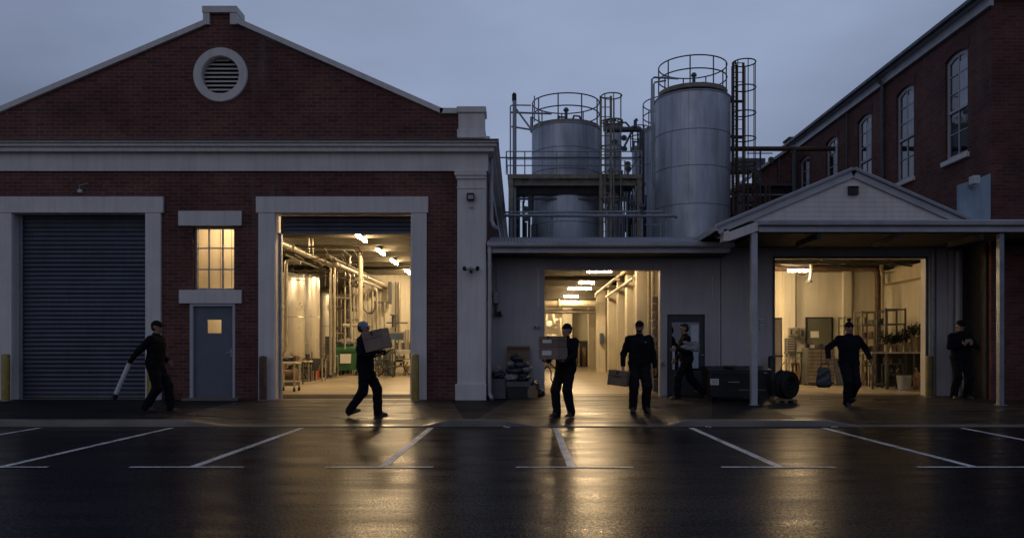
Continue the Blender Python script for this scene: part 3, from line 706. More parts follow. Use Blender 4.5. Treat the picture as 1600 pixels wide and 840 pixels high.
for (p, q) in (((lx-0.06, lz), (apx, apz+0.03)), ((apx, apz+0.03), (rx+0.06, rz_))):
    rfm.plate([p, q, (q[0], q[1]+0.05), (p[0], p[1]+0.05)], [], XZ, YC-0.05, YM+3.0)
rfm.build('gable_roof', M['roofsheet'], BAY, smooth=0)
B('side_fascia', M['gutter'], BAY, (lx-0.09, lx-0.05, YC-0.04, YM+0.2, lz-0.06, lz+0.06))
# canopy: slab, gutter, fascia, posts
cz = Z(352, YC); cx1 = 14.6
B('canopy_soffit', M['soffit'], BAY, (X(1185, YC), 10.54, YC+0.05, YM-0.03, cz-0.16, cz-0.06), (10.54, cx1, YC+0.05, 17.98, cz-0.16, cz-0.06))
B('canopy_fascia', M['gutter'], BAY, (X(1186, YC), cx1, YC-0.0, YC+0.045, Z(362, YC), Z(353.5, YC)))
gs = [(YC-0.10, Z(344, YC)), (YC-0.11, Z(346, YC)), (YC-0.10, Z(351.5, YC)), (YC-0.08, Z(353, YC)), (YC-0.003, Z(353, YC)), (YC-0.003, Z(344.5, YC)), (YC-0.015, Z(344.5, YC)), (YC-0.015, Z(351, YC)), (YC-0.08, Z(351, YC)), (YC-0.09, Z(346, YC))]
MB().plate(gs, [], YZ, X(1184, YC), cx1).build('canopy_gutter', M['gutter'], BAY, smooth=0)
corrugated('canopy_roof', X(1185, YC), 10.54, YC-0.03, Z(344, YC)+0.0, YM-0.03, Z(344, YC)+0.12, M['roofsheet'], BAY)
corrugated('canopy_roof', 10.55, cx1, YC-0.03, Z(344, YC)+0.0, 17.98, Z(344, YC)+0.07, M['roofsheet'], BAY)
for pxx in (1178, 1563.5, 1742):
    xx = X(pxx, YC+0.1)+ (0.0); gzz = gz(xx, YC+0.1)
    pw = 0.065 if pxx < 1500 else 0.048
    p = B('canopy_post', M['gutter' if pxx < 1500 else 'seam'], BAY, (xx-pw, xx+pw, YC+0.05, YC+0.18, gzz-0.02, Z(362, YC)), bevel=0.006)
    B('base_plate', M['galv'], p, (xx-0.09, xx+0.09, YC+0.02, YC+0.21, gzz, gzz+0.015))
B('wall_pier', M['wallpaint'], BAY, (9.86, 10.10, YM-0.08, YM-0.021, FM-.05, 3.80))
B('return_shade_panel', M['soffit'], BAY, (10.502, 10.546, 18.02, YM-0.021, FM-.05, 3.84))  # dark sheet added so the lamplit brick return stays dark
# canopy brackets in the shade
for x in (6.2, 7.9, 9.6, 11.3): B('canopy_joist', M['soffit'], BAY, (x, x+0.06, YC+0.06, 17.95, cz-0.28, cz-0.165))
# inside
KR = 0.02
fr = lambda x, y: FM+0.003+KR*(y-YM)
floor_sheet(5.0, rx1, YM-0.03, 24.7, fr, BAY)
for bb in ((5.0, rx1, 24.5, 24.7, 0, 3.95), (rx1, rx1+0.08, YM+0.201, 24.7, 0, 3.95), (4.95, 5.0, YM+0.201, 24.7, 0, 3.95), (ro[1]+.1, rx1, YM+.181, YM+.22, 0, 3.95), (5.0, ro[0]-.1, YM+.181, YM+.22, 0, 3.95),): B('interior_wall', M['inwall'], BAY, bb)
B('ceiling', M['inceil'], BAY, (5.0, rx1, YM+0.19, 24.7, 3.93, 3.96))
mb = MB()
for y in (20.6, 22.3, 23.9): mb.box(5.01, rx1-.01, y, y+0.12, 3.78, 3.925)
mb.build('ceiling_beam', M['beam'], BAY, smooth=0)
B('wall_column', M['inwall'], BAY, (X(1225, 24.3), X(1243, 24.3), 24.3, 24.499, FM, 3.92), bevel=0.01)
B('wall_column', M['inwall'], BAY, (X(1318, 24.35), X(1331, 24.35), 24.35, 24.499, FM, 3.92), bevel=0.01)
B('bulkhead', M['inwall2'], BAY, (10.85, rx1-0.001, 20, 24.4, 3.35, 3.74))
idr = B('inner_door', M['olive'], BAY, (X(1262, 24.4), X(1300, 24.4), 24.44, 24.498, fr(0, 24.4), Z(497, 24.4)), bevel=0.004)
B('door_frame', M['black'], idr, (X(1260, 24.4), X(1262, 24.4), 24.42, 24.499, fr(0, 24.4), Z(495, 24.4)), (X(1300, 24.4), X(1302, 24.4), 24.42, 24.499, fr(0, 24.4), Z(495, 24.4)), (X(1260, 24.4), X(1302, 24.4), 24.421, 24.4985, Z(497, 24.4)+.001, Z(495, 24.4)))
B('notice', M['paper'], idr, (X(1267, 24.4), X(1280, 24.4), 24.43, 24.438, Z(527, 24.4), Z(517, 24.4)))

# ================================================================== FAR RIGHT: TWO STOREY BRICK BUILDING
XR = 10.55
BR = thing('tall_brick_building', 'dark red brick two storey building with arched sash windows along its side', 'building', (XR, 18.0, 0.2))
ZT = Z(4, 18.15); YEND = 31.2
cys = [19.34+2.575*i for i in range(6)][:5]
holes = []
def archloop(cy, w=0.50, zs=6.02, ztp=8.45, rise=0.11):
    pts = [(cy-w, zs), (cy+w, zs)]
    for k in range(9):
        t = k/8; pts.append((cy+w-2*w*t, ztp+rise*(1-(2*t-1)**2)))
    return pts
for cy in cys: holes.append(archloop(cy))
outer = [(18.001, 0.0), (18.35, 0.0), (18.35, 4.05), (YEND, 4.05), (YEND, ZT), (18.001, ZT)]
MB().plate(outer, holes, YZ, XR, XR+0.32).build('side_wall', M['brick_dark'], BR, smooth=0)
MB().box(XR+0.001, 24, 17.9, 18.0, 0.0, ZT+0.0).build('front_wall', M['brick_dark'], BR, smooth=0)
B('rear_wall', M['brick_dark'], BR, (XR+0.33, 20, YEND-0.3, YEND, 0, ZT))
B('eave', M['gutter'], BR, (XR-0.22, XR+0.4, 17.72, YEND+0.15, ZT+0.001, ZT+0.09), (XR-0.10, XR-0.002, 17.8, YEND, ZT-0.22, ZT-0.0), (XR+0.4, 24, 17.72, 17.95, ZT+0.001, ZT+0.09))
B('gutter', M['darksteel'], BR, (XR-0.32, XR-0.221, 17.7, YEND+0.15, ZT+0.02, ZT+0.13), bevel=0.02)
B('roof', M['roofsheet'], BR, (XR-0.1, 24, 17.8, YEND, ZT+0.095, ZT+0.2))
for i, cy in enumerate(cys):
    fr_ = MB(); w = 0.47; x = XR+0.06
    loop = archloop(cy, 0.497, 6.023, 8.448); inner = archloop(cy, 0.41, 6.11, 8.37, 0.095)
    fr_.plate(loop, [inner], YZ, x, x+0.09)
    zm = 7.18; fr_.box(x-0.02, x+0.07, cy-0.42, cy+0.42, zm-0.03, zm+0.03)
    fr_.box(x+0.005, x+0.06, cy-0.012, cy+0.012, 6.1, 8.6)
    for zz in (6.64, 7.62, 8.06): fr_.box(x+0.006, x+0.058, cy-0.42, cy+0.42, zz-0.01, zz+0.01)
    wv = fr_.build('sash_window', M['doorframe'], BR, smooth=0)
    MB().plate(archloop(cy, 0.42, 6.1, 8.38, 0.095), [], YZ, x+0.03, x+0.036).build('pane', M['pane'], wv, smooth=0)
    B('sky_reflection', M['palesheet'], wv, (x+0.022, x+0.027, cy-0.41, cy-0.02, 7.22, 8.33))  # pale sheet standing in for sky reflected in the upper pane
    B('sill', M['trim'], wv, (XR-0.08, XR+0.16, cy-0.58, cy+0.58, 5.90, 6.018), bevel=0.01)
    ar = MB(); lo = []; hi = []
    for k in range(13):
        t = k/12; yy = cy+0.52-1.04*t; zz = 8.46+0.115*(1-(2*t-1)**2); lo.append((yy, zz)); hi.append((cy+0.62-1.24*t, zz+0.23))
    ar.plate(lo+hi[::-1], [], YZ, XR-0.012, XR-0.001); ar.build('brick_arch', M['brick_arch'], wv, smooth=0)
dp = MB(); dp.tube([(XR-0.27, 23.1, ZT+0.03), (XR-0.07, 23.1, ZT-0.25), (XR-0.07, 23.1, 4.1)], 0.05, 10); dp.build('downpipe', M['darksteel'], BR)
dp = MB(); dp.tube([(XR-0.04, 25.7, ZT-0.25), (XR-0.04, 25.7, 4.2)], 0.02, 8); dp.build('cable_conduit', M['darksteel'], BR)
B('chimney', M['brick_dark'], BR, (XR-0.1, XR+0.5, YEND-0.3, YEND+0.3, ZT+0.2, ZT+0.30), (XR-0.17, XR+0.57, YEND-0.37, YEND+0.37, ZT+0.30, ZT+0.38))
# pale blue parapet stub where canopy roof meets the brick
PB = MB().plate([(X(1497, 17.85), Z(346, 17.85)), (X(1545, 17.85), Z(346, 17.85)), (X(1545, 17.85), Z(272, 17.85)), (X(1528, 17.85), Z(279, 17.85)), (X(1497, 17.85), Z(289, 17.85))], [], XZ, 17.78, 17.9).build('parapet_stub', M['bluegrey'], None, smooth=0)
solo(PB, 'pale blue painted parapet stub standing on the canopy roof against the tall brick building', 'parapet')
FLD = thing('flood_light', 'small boxy grey floodlight fixed on the pale blue parapet stub', 'light fitting', (X(1520, 17.7), 17.7, Z(291, 17.7)))
B('housing', M['white'], FLD, (X(1515, 17.7), X(1526, 17.7), 17.55, 17.74, Z(289, 17.7), Z(276, 17.7)), bevel=0.012)
B('bracket', M['galv'], FLD, (X(1518, 17.7), X(1522, 17.7), 17.6, 17.779, Z(293, 17.7), Z(289.2, 17.7)))
dpm = MB(); dpm.tube([(xr+0.10, YM-0.75, Z(386, YE)), (xr+0.10, YM-0.75, 0.6)], 0.045, 10)
# downpipes (parts of the buildings they drain)
def pipe_part(name, m, parent, pts, r, straps=()):
    mb = MB().tube(pts, r, 10)
    for z in straps: mb.box(pts[0][0]-r-0.012, pts[0][0]+r+0.012, pts[0][1]-0.01, pts[0][1]+r+0.05, z-0.015, z+0.015)
    return mb.build(name, m, parent)
pipe_part('downpipe', M['gutter'], MBD, [(X(765, 17.93), 17.93, Z(386, YE)), (X(765, 17.93), 17.93, gz(-.6, 17.9)+0.14), (X(765, 17.93)+0.06, 17.80, gz(-.6, 17.9)+0.03)], 0.042, (1.2, 2.4, 3.3))
pipe_part('downpipe', M['gutter'], L, [(X(768, 18.5), 18.45, Z(240, YL)), (X(768, 18.5), 18.45, 4.35), (X(771, 18.5)+.02, 18.40, 4.2), (X(771, 18.5)+.1, 18.3, 4.16)], 0.045, (4.8, 5.4))
pipe_part('conduit', M['galv'], BAY, [(9.78, YM-0.06, 3.7), (9.78, YM-0.06, FM)], 0.05)
pipe_part('conduit', M['wallpaint'], BAY, [(10.20, YM-0.08, 3.7), (10.15, YM-0.08, FM)], 0.08)
pipe_part('conduit', M['trim'], BAY, [(10.36, YM-0.06, 3.7), (10.36, YM-0.06, FM)], 0.06)
pipe_part('conduit', M['galv'], BR, [(10.80, 17.87, 3.6), (10.80, 17.87, 0.3)], 0.02)

# ================================================================== ROOFTOP PLANT
ZD = ZR-0.02
def curved_rail(mb, c, r, z, zs, n=40, rr=0.018, a0=0, a1=2*PI):
    for h in zs: mb.ring((c[0], c[1], z+h), r, rr, n, 6, a0, a1)
def big_tank(label, c, r, z0, z1, rail_r, rail_h, bands, dome=0.18, nz=1.0, rail_up=0.1):
    t = thing('storage_tank', label, 'storage tank', (c[0], c[1], z0), 'steel storage tanks above the low roof')
    n = 64
    MB().lathe((c[0], c[1], z0), [(r, 0), (r, z1-z0)], n).build('shell', M['tank'], t, smooth=60)
    MB().lathe((c[0], c[1], z1), [(r+0.02, -0.03), (r+0.03, 0.0), (r*0.97, 0.03), (r*0.6, dome*0.75), (r*0.25, dome), (0.001, dome*1.02)], n).build('roof', M['tank'], t, smooth=60)
    sm = MB()
    for b in bands: sm.ring((c[0], c[1], b), r+0.002, 0.010, n, 6)
    bb = [z0]+list(bands)+[z1]
    for i in range(len(bb)-1):
        for k in range(5):
            a = 2*PI*(k+(0.5 if i % 2 else 0.13))/5
            p = (c[0]+(r+0.001)*math.cos(a), c[1]+(r+0.001)*math.sin(a)); sm.tube([(p[0], p[1], bb[i]), (p[0], p[1], bb[i+1])], 0.004, 5)
    sm.build('weld_seam', M['seam'], t)
    # walkway ring and guard rail
    MB().lathe((c[0], c[1], z1+rail_up), [(r*0.80, 0.0), (rail_r+0.02, 0.0), (rail_r+0.02, 0.12), (r*0.80, 0.12), (r*0.80, 0.0)], n).build('walkway', M['rustpale'], t, smooth=40)
    gr = MB(); zb = z1+rail_up+0.12
    curved_rail(gr, c, rail_r, zb, (rail_h, rail_h*0.52), rr=0.020)
    for k in range(9):
        a = 2*PI*(k+0.35)/9; p = (c[0]+rail_r*math.cos(a), c[1]+rail_r*math.sin(a)); gr.tube([(p[0], p[1], zb), (p[0], p[1], zb+rail_h)], 0.020, 6)
    gr.build('guard_rail', M['darksteel'], t)
    # valves and a vent on the roof
    nm = MB(); zt_ = z1+dome*0.9
    nm.cyl((c[0], c[1]-0.2, zt_), (c[0], c[1]-0.2, zt_+0.55*nz), 0.05); nm.lathe((c[0], c[1]-0.2, zt_+0.55*nz), [(0.09, 0), (0.09, 0.04), (0.05, 0.10), (0.0, 0.12)], 14)
    nm.cyl((c[0]-0.25, c[1]-0.3, zt_-0.05), (c[0]-0.25, c[1]-0.3, zt_+0.25), 0.04); nm.tube([(c[0]-0.25, c[1]-0.3, zt_+0.22), (c[0], c[1]-0.25, zt_+0.22)], 0.03, 8)
    nm.tube([(c[0]+0.15, c[1]-0.3, zt_), (c[0]+0.25, c[1]-0.3, zt_+0.32*nz), (c[0]+0.42, c[1]-0.3, zt_+0.30*nz), (c[0]+0.55, c[1]-0.3, zt_-0.03)], 0.035, 8)
    nm.build('roof_valve', M['darksteel'], t)
    return t
def ladder(label, c, z0, z1, r, m, stile=0.22, hoopz=None, back=True, group='caged access ladders on the tanks'):
    t = thing('caged_ladder', label, 'ladder', (c[0], c[1], z0), group)
    s = MB()
    for dx in (-stile, stile*0.1): s.box(c[0]+dx-0.035, c[0]+dx+0.035, c[1]-0.02, c[1]+0.02, z0, z1)
    s.build('stile', m, t, smooth=0)
    rg = MB(); z = z0+0.15
    while z < z1: rg.cyl((c[0]-stile, c[1], z), (c[0]+stile*0.1, c[1], z), 0.014, n=6); z += 0.29
    rg.build('rung', m, t)
    hp = MB(); cc = (c[0], c[1]); hz0 = hoopz if hoopz else z0+1.2; z = z1
    while z > hz0: hp.ring((cc[0]+0.05, cc[1], z), r, 0.020, 24, 6); z -= 0.78
    for k in range(7):
        a = 2*PI*k/7+0.3; p = (cc[0]+0.05+r*math.cos(a), cc[1]+r*math.sin(a)); hp.tube([(p[0], p[1], hz0), (p[0], p[1], z1)], 0.015, 6)
    hp.build('safety_cage', m, t)
    return t
YA = 26.0
ca = (X(884, YA), YA); ra = 53*YA/1250
big_tank('short wide grey steel tank behind the platform railing, nearest the brick warehouse', ca, ra, ZD, Z(190, YA-ra)+0.0, ra*0.98, 0.80, (Z(228, YA-ra), Z(262, YA-ra), 6.4, 5.4), nz=0.8, rail_up=-0.02)
YB2 = 25.0
cb_ = (X(1082, YB2), YB2); rb_ = 59*YB2/1250-0.02
big_tank('tallest round grey steel tank, ring railing on top, beside the rusty caged ladder', cb_, rb_, ZD, Z(139, YB2-rb_), rb_*0.90, 0.82, (Z(200, YB2-rb_), Z(257, YB2-rb_), Z(317, YB2-rb_)), rail_up=0.12)
YC2 = 28.6
cc_ = (X(1050, YC2), YC2); rc_ = 46*YC2/1250
big_tank('grey steel tank half hidden behind the left side of the tallest tank', cc_, rc_, ZD, Z(196, YC2-rc_), rc_*0.97, 0.95, (Z(250, YC2-rc_),), rail_up=0.0)
YD2 = 29.5
big_tank('slim grey tank in the gap between the short wide tank and the tallest one', (X(999, YD2), YD2), 0.27, ZD, Z(236, YD2), 0.32, 0.75, (7.2,), dome=0.05, nz=0.5, rail_up=0.0)
big_tank('rusty topped slim vessel behind the caged ladder with khaki stiles', (X(958, 28.8), 28.8), 0.30, ZD, Z(200, 28.5), 0.34, 0.22, (7.2, 8.3), dome=0.08, nz=0.4, rail_up=0.0)
YLd = 24.3
ladder('caged ladder with khaki stiles right of the short wide tank, rising through the platform', (X(953, YLd), YLd), ZD, Z(150, YLd), 0.31, M['rustpale'], 0.28, 5.2)
ladder('rusty brown caged ladder on the right side of the tallest tank', (X(1160, 24.6), 24.6), ZD, Z(98, 24.6), 0.35, M['rust'], 0.28, 5.0)
lad2 = thing('stand_off_ladder', 'thin rusty ladder between the tallest tank and its caged ladder', 'ladder', (X(1147, 24.9), 24.9, ZD))
s = MB(); s.tube([(X(1144, 24.9), 24.9, ZD), (X(1144, 24.9), 24.9, Z(104, 24.9))], 0.03, 8); s.tube([(X(1151, 24.9), 24.9, ZD), (X(1151, 24.9), 24.9, Z(104, 24.9)), (X(1146, 24.9), 24.7, Z(100, 24.9))], 0.03, 8); s.build('stile', M['rust'], lad2)
s = MB(); z = ZD+.2
while z < Z(106, 24.9): s.cyl((X(1144, 24.9), 24.9, z), (X(1151, 24.9), 24.9, z), 0.015, n=6); z += 0.3
s.build('rung', M['rust'], lad2)
for z in (Z(160, 24.9), Z(215, 24.9), Z(270, 24.9), Z(318, 24.9)): B('bracket', M['rust'], lad2, (cb_[0]+rb_-0.02, X(1163, 24.8), 24.85, 24.95, z, z+0.06))
# steel platform in front of the short tank
YP = 24.6
PL = thing('steel_platform', 'khaki steel access platform with pipe railings around the short wide tank', 'platform', (X(895, YP), YP, ZD))
zp = Z(272, YP); pxl, pxr = X(793, YP), X(1003, YP)
B('deck', M['rustpale'], PL, (pxl, pxr, YP, YP+0.14, zp-0.13, zp), (pxl+0.05, pxr-0.05, YP+0.141, YP+0.20, zp-0.32, zp-0.13), bevel=0.006)
B('grating', M['darksteel'], PL, (pxl, pxr, YP+0.141, ca[1]-ra-0.02, zp-0.06, zp-0.02), (pxl, ca[0]-ra-0.06, ca[1]-ra-0.02, 27.2, zp-0.06, zp-0.02), (ca[0]+ra+0.06, pxr, ca[1]-ra-0.02, 27.2, zp-0.06, zp-0.02), (pxl, pxr, 27.21, 28.0, zp-0.06, zp-0.02))
for xx in (X(798, YP), X(940, YP), X(999, YP)): B('column', M['rustpale'], PL, (xx-0.07, xx+0.07, YP+0.02, YP+0.16, ZD, zp-0.33 if xx > 99 else zp-0.131))
B('rear_column', M['darksteel'], PL, (X(806, 27.6), X(812, 27.6), 27.5, 27.64, ZD, zp-0.07), (X(985, 27.6), X(991, 27.6), 27.5, 27.64, ZD, zp-0.07))
rl = MB(); rh = Z(236, YP)
for z in (rh, Z(248, YP), Z(258, YP)): rl.tube([(pxl-0.02 if z == rh else pxl, YP+0.05, z), (pxr, YP+0.05, z)], 0.018, 8)
for pxx in (791, 820, 870, 918, 962, 1003): rl.tube([(X(pxx, YP), YP+0.05, zp), (X(pxx, YP), YP+0.05, rh)], 0.018, 8)
rl.tube([(X(791, YP), YP+0.05, rh), (X(791, YP), 28, rh)], 0.018, 8); rl.tube([(pxr, YP+0.05, rh), (pxr, 28, rh)], 0.018, 8)
rl.build('railing', M['galv'], PL)
rl = MB(); rl.tube([(X(772, YP), YP-0.1, Z(247.5, YP)), (X(1003, YP), YP-0.1, Z(247.5, YP))], 0.022, 8); rl.build('kick_rail', M['darksteel'], PL)
for z in (Z(291, YP), Z(300, YP), Z(307, YP)): B('beam', M['darksteel'], PL, (X(803, 25), X(938, 25), 24.95, 25.02, z-0.03, z+0.03))
B('under_deck_shade', M['soffit'], PL, (X(803, 24.9), X(938, 24.9), 24.88, 24.91, Z(304, 24.9), Z(287, 24.9)))  # dark plate put in for the shade under the platform
# left mast and its bracket
MS = thing('vent_mast', 'upright steel vent pipe with side brackets on the left end of the platform', 'vent pipe', (X(803, 24.9), 24.9, ZD))
tubes('mast', M['galv'], MS, [([(X(804, 24.9), 24.9, ZD), (X(804, 24.9), 24.9, Z(156, 24.9))], 0.062)], 14)
tubes('side_pipe', M['galv'], MS, [([(X(797.5, 24.9), 24.85, ZD), (X(797.5, 24.9), 24.85, Z(168, 24.9)), (X(798.5, 24.9), 24.85, Z(166, 24.9)), (X(801, 24.9), 24.85, Z(165, 24.9)), (X(830, 24.9), 24.85, Z(165.5, 24.9))], 0.022)])
tubes('bracket', M['galv'], MS, [([(X(798, 24.9), 24.88, Z(176, 24.9)), (X(862, 24.9), 24.95, Z(177, 24.9))], 0.03), ([(X(799, 24.9), 24.88, Z(198, 24.9)), (X(830, 24.9), 24.95, Z(202, 24.9))], 0.028), ([(X(806, 24.9), 24.88, Z(170, 24.9)), (X(829, 24.9), 24.95, Z(200, 24.9))], 0.028),
      ([(X(830, 24.9), 24.95, Z(182, 24.9)), (X(830, 24.9), 24.95, Z(206, 24.9))], 0.035), ([(X(835, 24.9), 24.9, Z(150, 24.9)), (X(835, 24.9), 24.9, Z(190, 24.9))], 0.02), ([(X(841, 24.9), 24.9, Z(168, 24.9)), (X(843, 24.9), 24.9, Z(200, 24.9))], 0.022)])
MB().box(X(800, 24.9), X(807, 24.9), 24.8, 25.0, Z(157, 24.9), Z(150, 24.9)).cyl((X(802, 24.9), 24.9, Z(150, 24.9)), (X(805, 24.9), 24.85, Z(147, 24.9)), 0.06).build('vent_head', M['black'], MS, bevel=0.01)
# roof level pipe racks
PR = thing('pipe_rack', 'pair of long horizontal steel pipes on short posts just above the low roof', 'pipework', (X(920, 23.5), 23.5, ZD))
tubes('long_pipe', M['galv'], PR, [([(X(790, 23.5), 23.5, Z(331.5, 23.5)), (X(1035, 23.5), 23.5, Z(330.5, 23.5)), (X(1037, 23.5), 23.5, Z(329, 23.5)), (X(1037, 23.5), 23.5, Z(128, 23.5)), (X(1022, 23.5), 23.5, Z(122, 23.5))][:3], 0.03)])
tubes('lower_pipe', M['galv'], PR, [([(X(787, 23.4), 23.4, Z(336.5, 23.4)), (X(1053, 23.4), 23.4, Z(337, 23.4)), (X(1058, 23.4), 23.45, Z(339, 23.4))], 0.048)], 12)
for pxx in (798, 862, 948, 1003, 1041): tubes('post', M['galv'], PR, [([(X(pxx, 23.45), 23.45, ZD if 1 else 0), (X(pxx, 23.45), 23.45, Z(331, 23.45))], 0.035)])
tubes('valve', M['darksteel'], PR, [([(X(1003, 23.4), 23.4, Z(337, 23.4)), (X(1003, 23.4), 23.4, Z(318, 23.4))], 0.05), ([(X(999, 23.4), 23.35, Z(323, 23.4)), (X(1007, 23.4), 23.35, Z(323, 23.4))], 0.05)])
tubes('return_pipe', M['galv'], PR, [([(X(1008, 23.5), 23.5, Z(351, 23.5)), (X(1030, 23.5), 23.5, Z(351, 23.5)), (X(1032, 23.5), 23.5, Z(353, 23.5)), (X(1032, 23.5), 23.5, ZD)], 0.022)])
DPp = thing('drop_pipe', 'slim twin pipes running down the left edge of the tallest tank from its rim', 'pipework', (X(1019, 24.0), 24.0, ZD))
tubes('pipe', M['galv'], DPp, [([(X(1060, 24.2), 24.2, Z(123, 24.2)), (X(1022, 24.0), 24.0, Z(121, 24.0)), (X(1018.5, 24.0), 24.0, Z(124, 24)), (X(1018.5, 24), 24.0, Z(330, 24.0))], 0.030),
      ([(X(1040, 24.2), 24.15, Z(127, 24.2)), (X(1024, 24.0), 24.1, Z(127, 24.0)), (X(1022.5, 24.0), 24.1, Z(130, 24)), (X(1022.5, 24), 24.1, Z(330, 24.0))], 0.026)])
OH = thing('overhead_pipe', 'thick dark pipe crossing from the khaki ladder to the half hidden tank', 'pipework', (X(985, 27.5), 27.5, ZD))
tubes('pipe', M['darksteel'], OH, [([(X(948, 27.2), 27.2, Z(203, 27.2)), (X(1000, 27.2), 27.2, Z(202, 27.2)), (X(1003, 27.2), 27.2, Z(206, 27.2)), (X(1003, 27.2), 27.2, Z(245, 27.2)), (X(1003, 27.2), 27.2, ZD)], 0.095)], 14)
tubes('strut', M['darksteel'], OH, [([(X(972, 27.2), 27.1, Z(236, 27.2)), (X(986, 27.2), 27.1, Z(208, 27.2))], 0.04), ([(X(992, 27.2), 27.1, Z(200, 27.2)), (X(992, 27.2), 27.1, Z(190, 27.2)), (X(995, 27.2), 27.1, Z(188, 27.2))], 0.06)])
RP = thing('rusty_pipe', 'long rusty horizontal pipe running from the tallest tank to the tall brick building', 'pipework', (X(1190, 26.5), 26.5, ZD))
tubes('pipe', M['rust'], RP, [([(cb_[0]+0.9, 26.5, Z(232.5, 26.5)), (XR-0.11, 26.5, Z(232.5, 26.5))], 0.08)], 14)
tubes('support', M['darksteel'], RP, [([(X(1241, 26.5), 26.5, Z(234, 26.5)), (X(1241, 26.5), 26.5, ZD)], 0.07), ([(X(1188, 26.5), 26.5, Z(234, 26.5)), (X(1188, 26.5), 26.5, ZD)], 0.03)])
# small valves and pipe bundles between the tanks
def bundle(label, cx, y, pa, pb, n, m, seed):
    rr = random.Random(seed); t = thing('valve_manifold', label, 'pipework', (X(cx, y), y, ZD))
    runs = []
    for k in range(n):
        px_ = pa[0]+(pb[0]-pa[0])*rr.random(); z0 = ZD; z1 = Z(pa[1]+(pb[1]-pa[1])*rr.random(), y)
        yy = y+rr.uniform(-0.3, 0.3); qx = px_+rr.uniform(-12, 12)
        runs.append(([(X(px_, yy), yy, z0), (X(px_, yy), yy, z1), (X(qx, yy), yy, z1), (X(qx, yy), yy, z1-rr.uniform(0.3, 1.5))], rr.choice((0.018, 0.025, 0.035))))
    tubes('pipe', m, t, runs, 8)
    for k in range(n//2):
        mb = MB(); px_ = pa[0]+(pb[0]-pa[0])*rr.random(); z1 = Z(pa[1]+(pb[1]-pa[1])*rr.random(), y); yy = y-0.3
        mb.lathe((X(px_, yy), yy, z1), [(0.09, -0.015), (0.10, 0), (0.09, 0.015), (0.02, 0.02), (0.02, -0.02), (0.09, -0.015)], 14, 'y'); mb.build('hand_wheel', M['darksteel'], t)
bundle('tangle of thin pipes and hand wheels behind the khaki caged ladder', 962, 26.6, (945, 215), (995, 350), 14, M['galv'], 3)
bundle('small pipes and valves at the foot of the short wide tank', 820, 25.2, (803, 305), (832, 360), 9, M['darksteel'], 4)
bundle('dark pipes and valves standing in front of the slim tank', 990, 25.6, (978, 240), (1010, 350), 12, M['darksteel'], 5)
bundle('row of thin upright pipes behind the left half of the steel platform', 845, 27.8, (800, 290), (935, 345), 12, M['darksteel'], 9)
bundle('pale pipes and valves crowded at the foot of the khaki caged ladder', 965, 25.0, (942, 290), (1000, 350), 12, M['galv'], 10)
bundle('rusty valves below the rusty caged ladder', 1165, 25.4, (1146, 245), (1205, 330), 12, M['rust'], 6)
# brick outhouse and dark sheds right of the ladders
OHs = thing('brick_outhouse', 'small red brick outhouse with a sloping roof edge behind the long rusty pipe', 'building', (X(1212, 30), 30, ZD))
MB().plate([(X(1180, 30), ZD-.2), (X(1236, 30), ZD-.2), (X(1236, 30), Z(234, 30)), (X(1229, 30), Z(237, 30)), (X(1180, 30), Z(271, 30))], [], XZ, 30, 30.4).build('wall', M['brick'], OHs, smooth=0)
MB().plate([(X(1175, 30), Z(274, 30)), (X(1229, 30), Z(237, 30)), (X(1236, 30), Z(232, 30)), (X(1236, 30), Z(228, 30)), (X(1228, 30), Z(233, 30)), (X(1174, 30), Z(270, 30))], [], XZ, 29.8, 34).build('roof_edge', M['gutter'], OHs, smooth=0)
B('rain_pipe', M['darksteel'], OHs, (X(1216, 29.9), X(1219, 29.9), 29.9, 29.99, ZD, Z(246, 30)))
SHD = thing('plant_shed', 'dark low equipment shed on the roof below the brick outhouse', 'shed', (X(1205, 28), 28, ZD))
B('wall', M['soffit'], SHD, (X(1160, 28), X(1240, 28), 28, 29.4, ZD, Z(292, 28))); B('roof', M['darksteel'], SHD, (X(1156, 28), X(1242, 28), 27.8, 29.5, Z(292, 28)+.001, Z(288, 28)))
B('rail', M['galv'], SHD, (X(1158, 27.9), X(1236, 27.9), 27.9, 27.95, Z(305, 27.9), Z(303, 27.9)), (X(1158, 27.9), X(1225, 27.9), 27.9, 27.95, Z(321, 27.9), Z(319, 27.9)))
DUC = thing('rooftop_duct', 'dark horizontal duct above the plant shed, behind the ladders', 'duct', (X(1185, 31), 31, ZD))
B('duct', M['darksteel'], DUC, (X(1148, 31), X(1196, 31), 31, 31.8, Z(266, 31), Z(247, 31))); B('leg', M['darksteel'], DUC, (X(1155, 31), X(1158, 31), 31.2, 31.3, ZD, Z(266, 31)), (X(1190, 31), X(1193, 31), 31.2, 31.3, ZD, Z(266, 31)))
B('handrail', M['galv'], DUC, (X(1166, 31), X(1206, 31), 30.9, 30.95, Z(241, 31), Z(239.5, 31)))

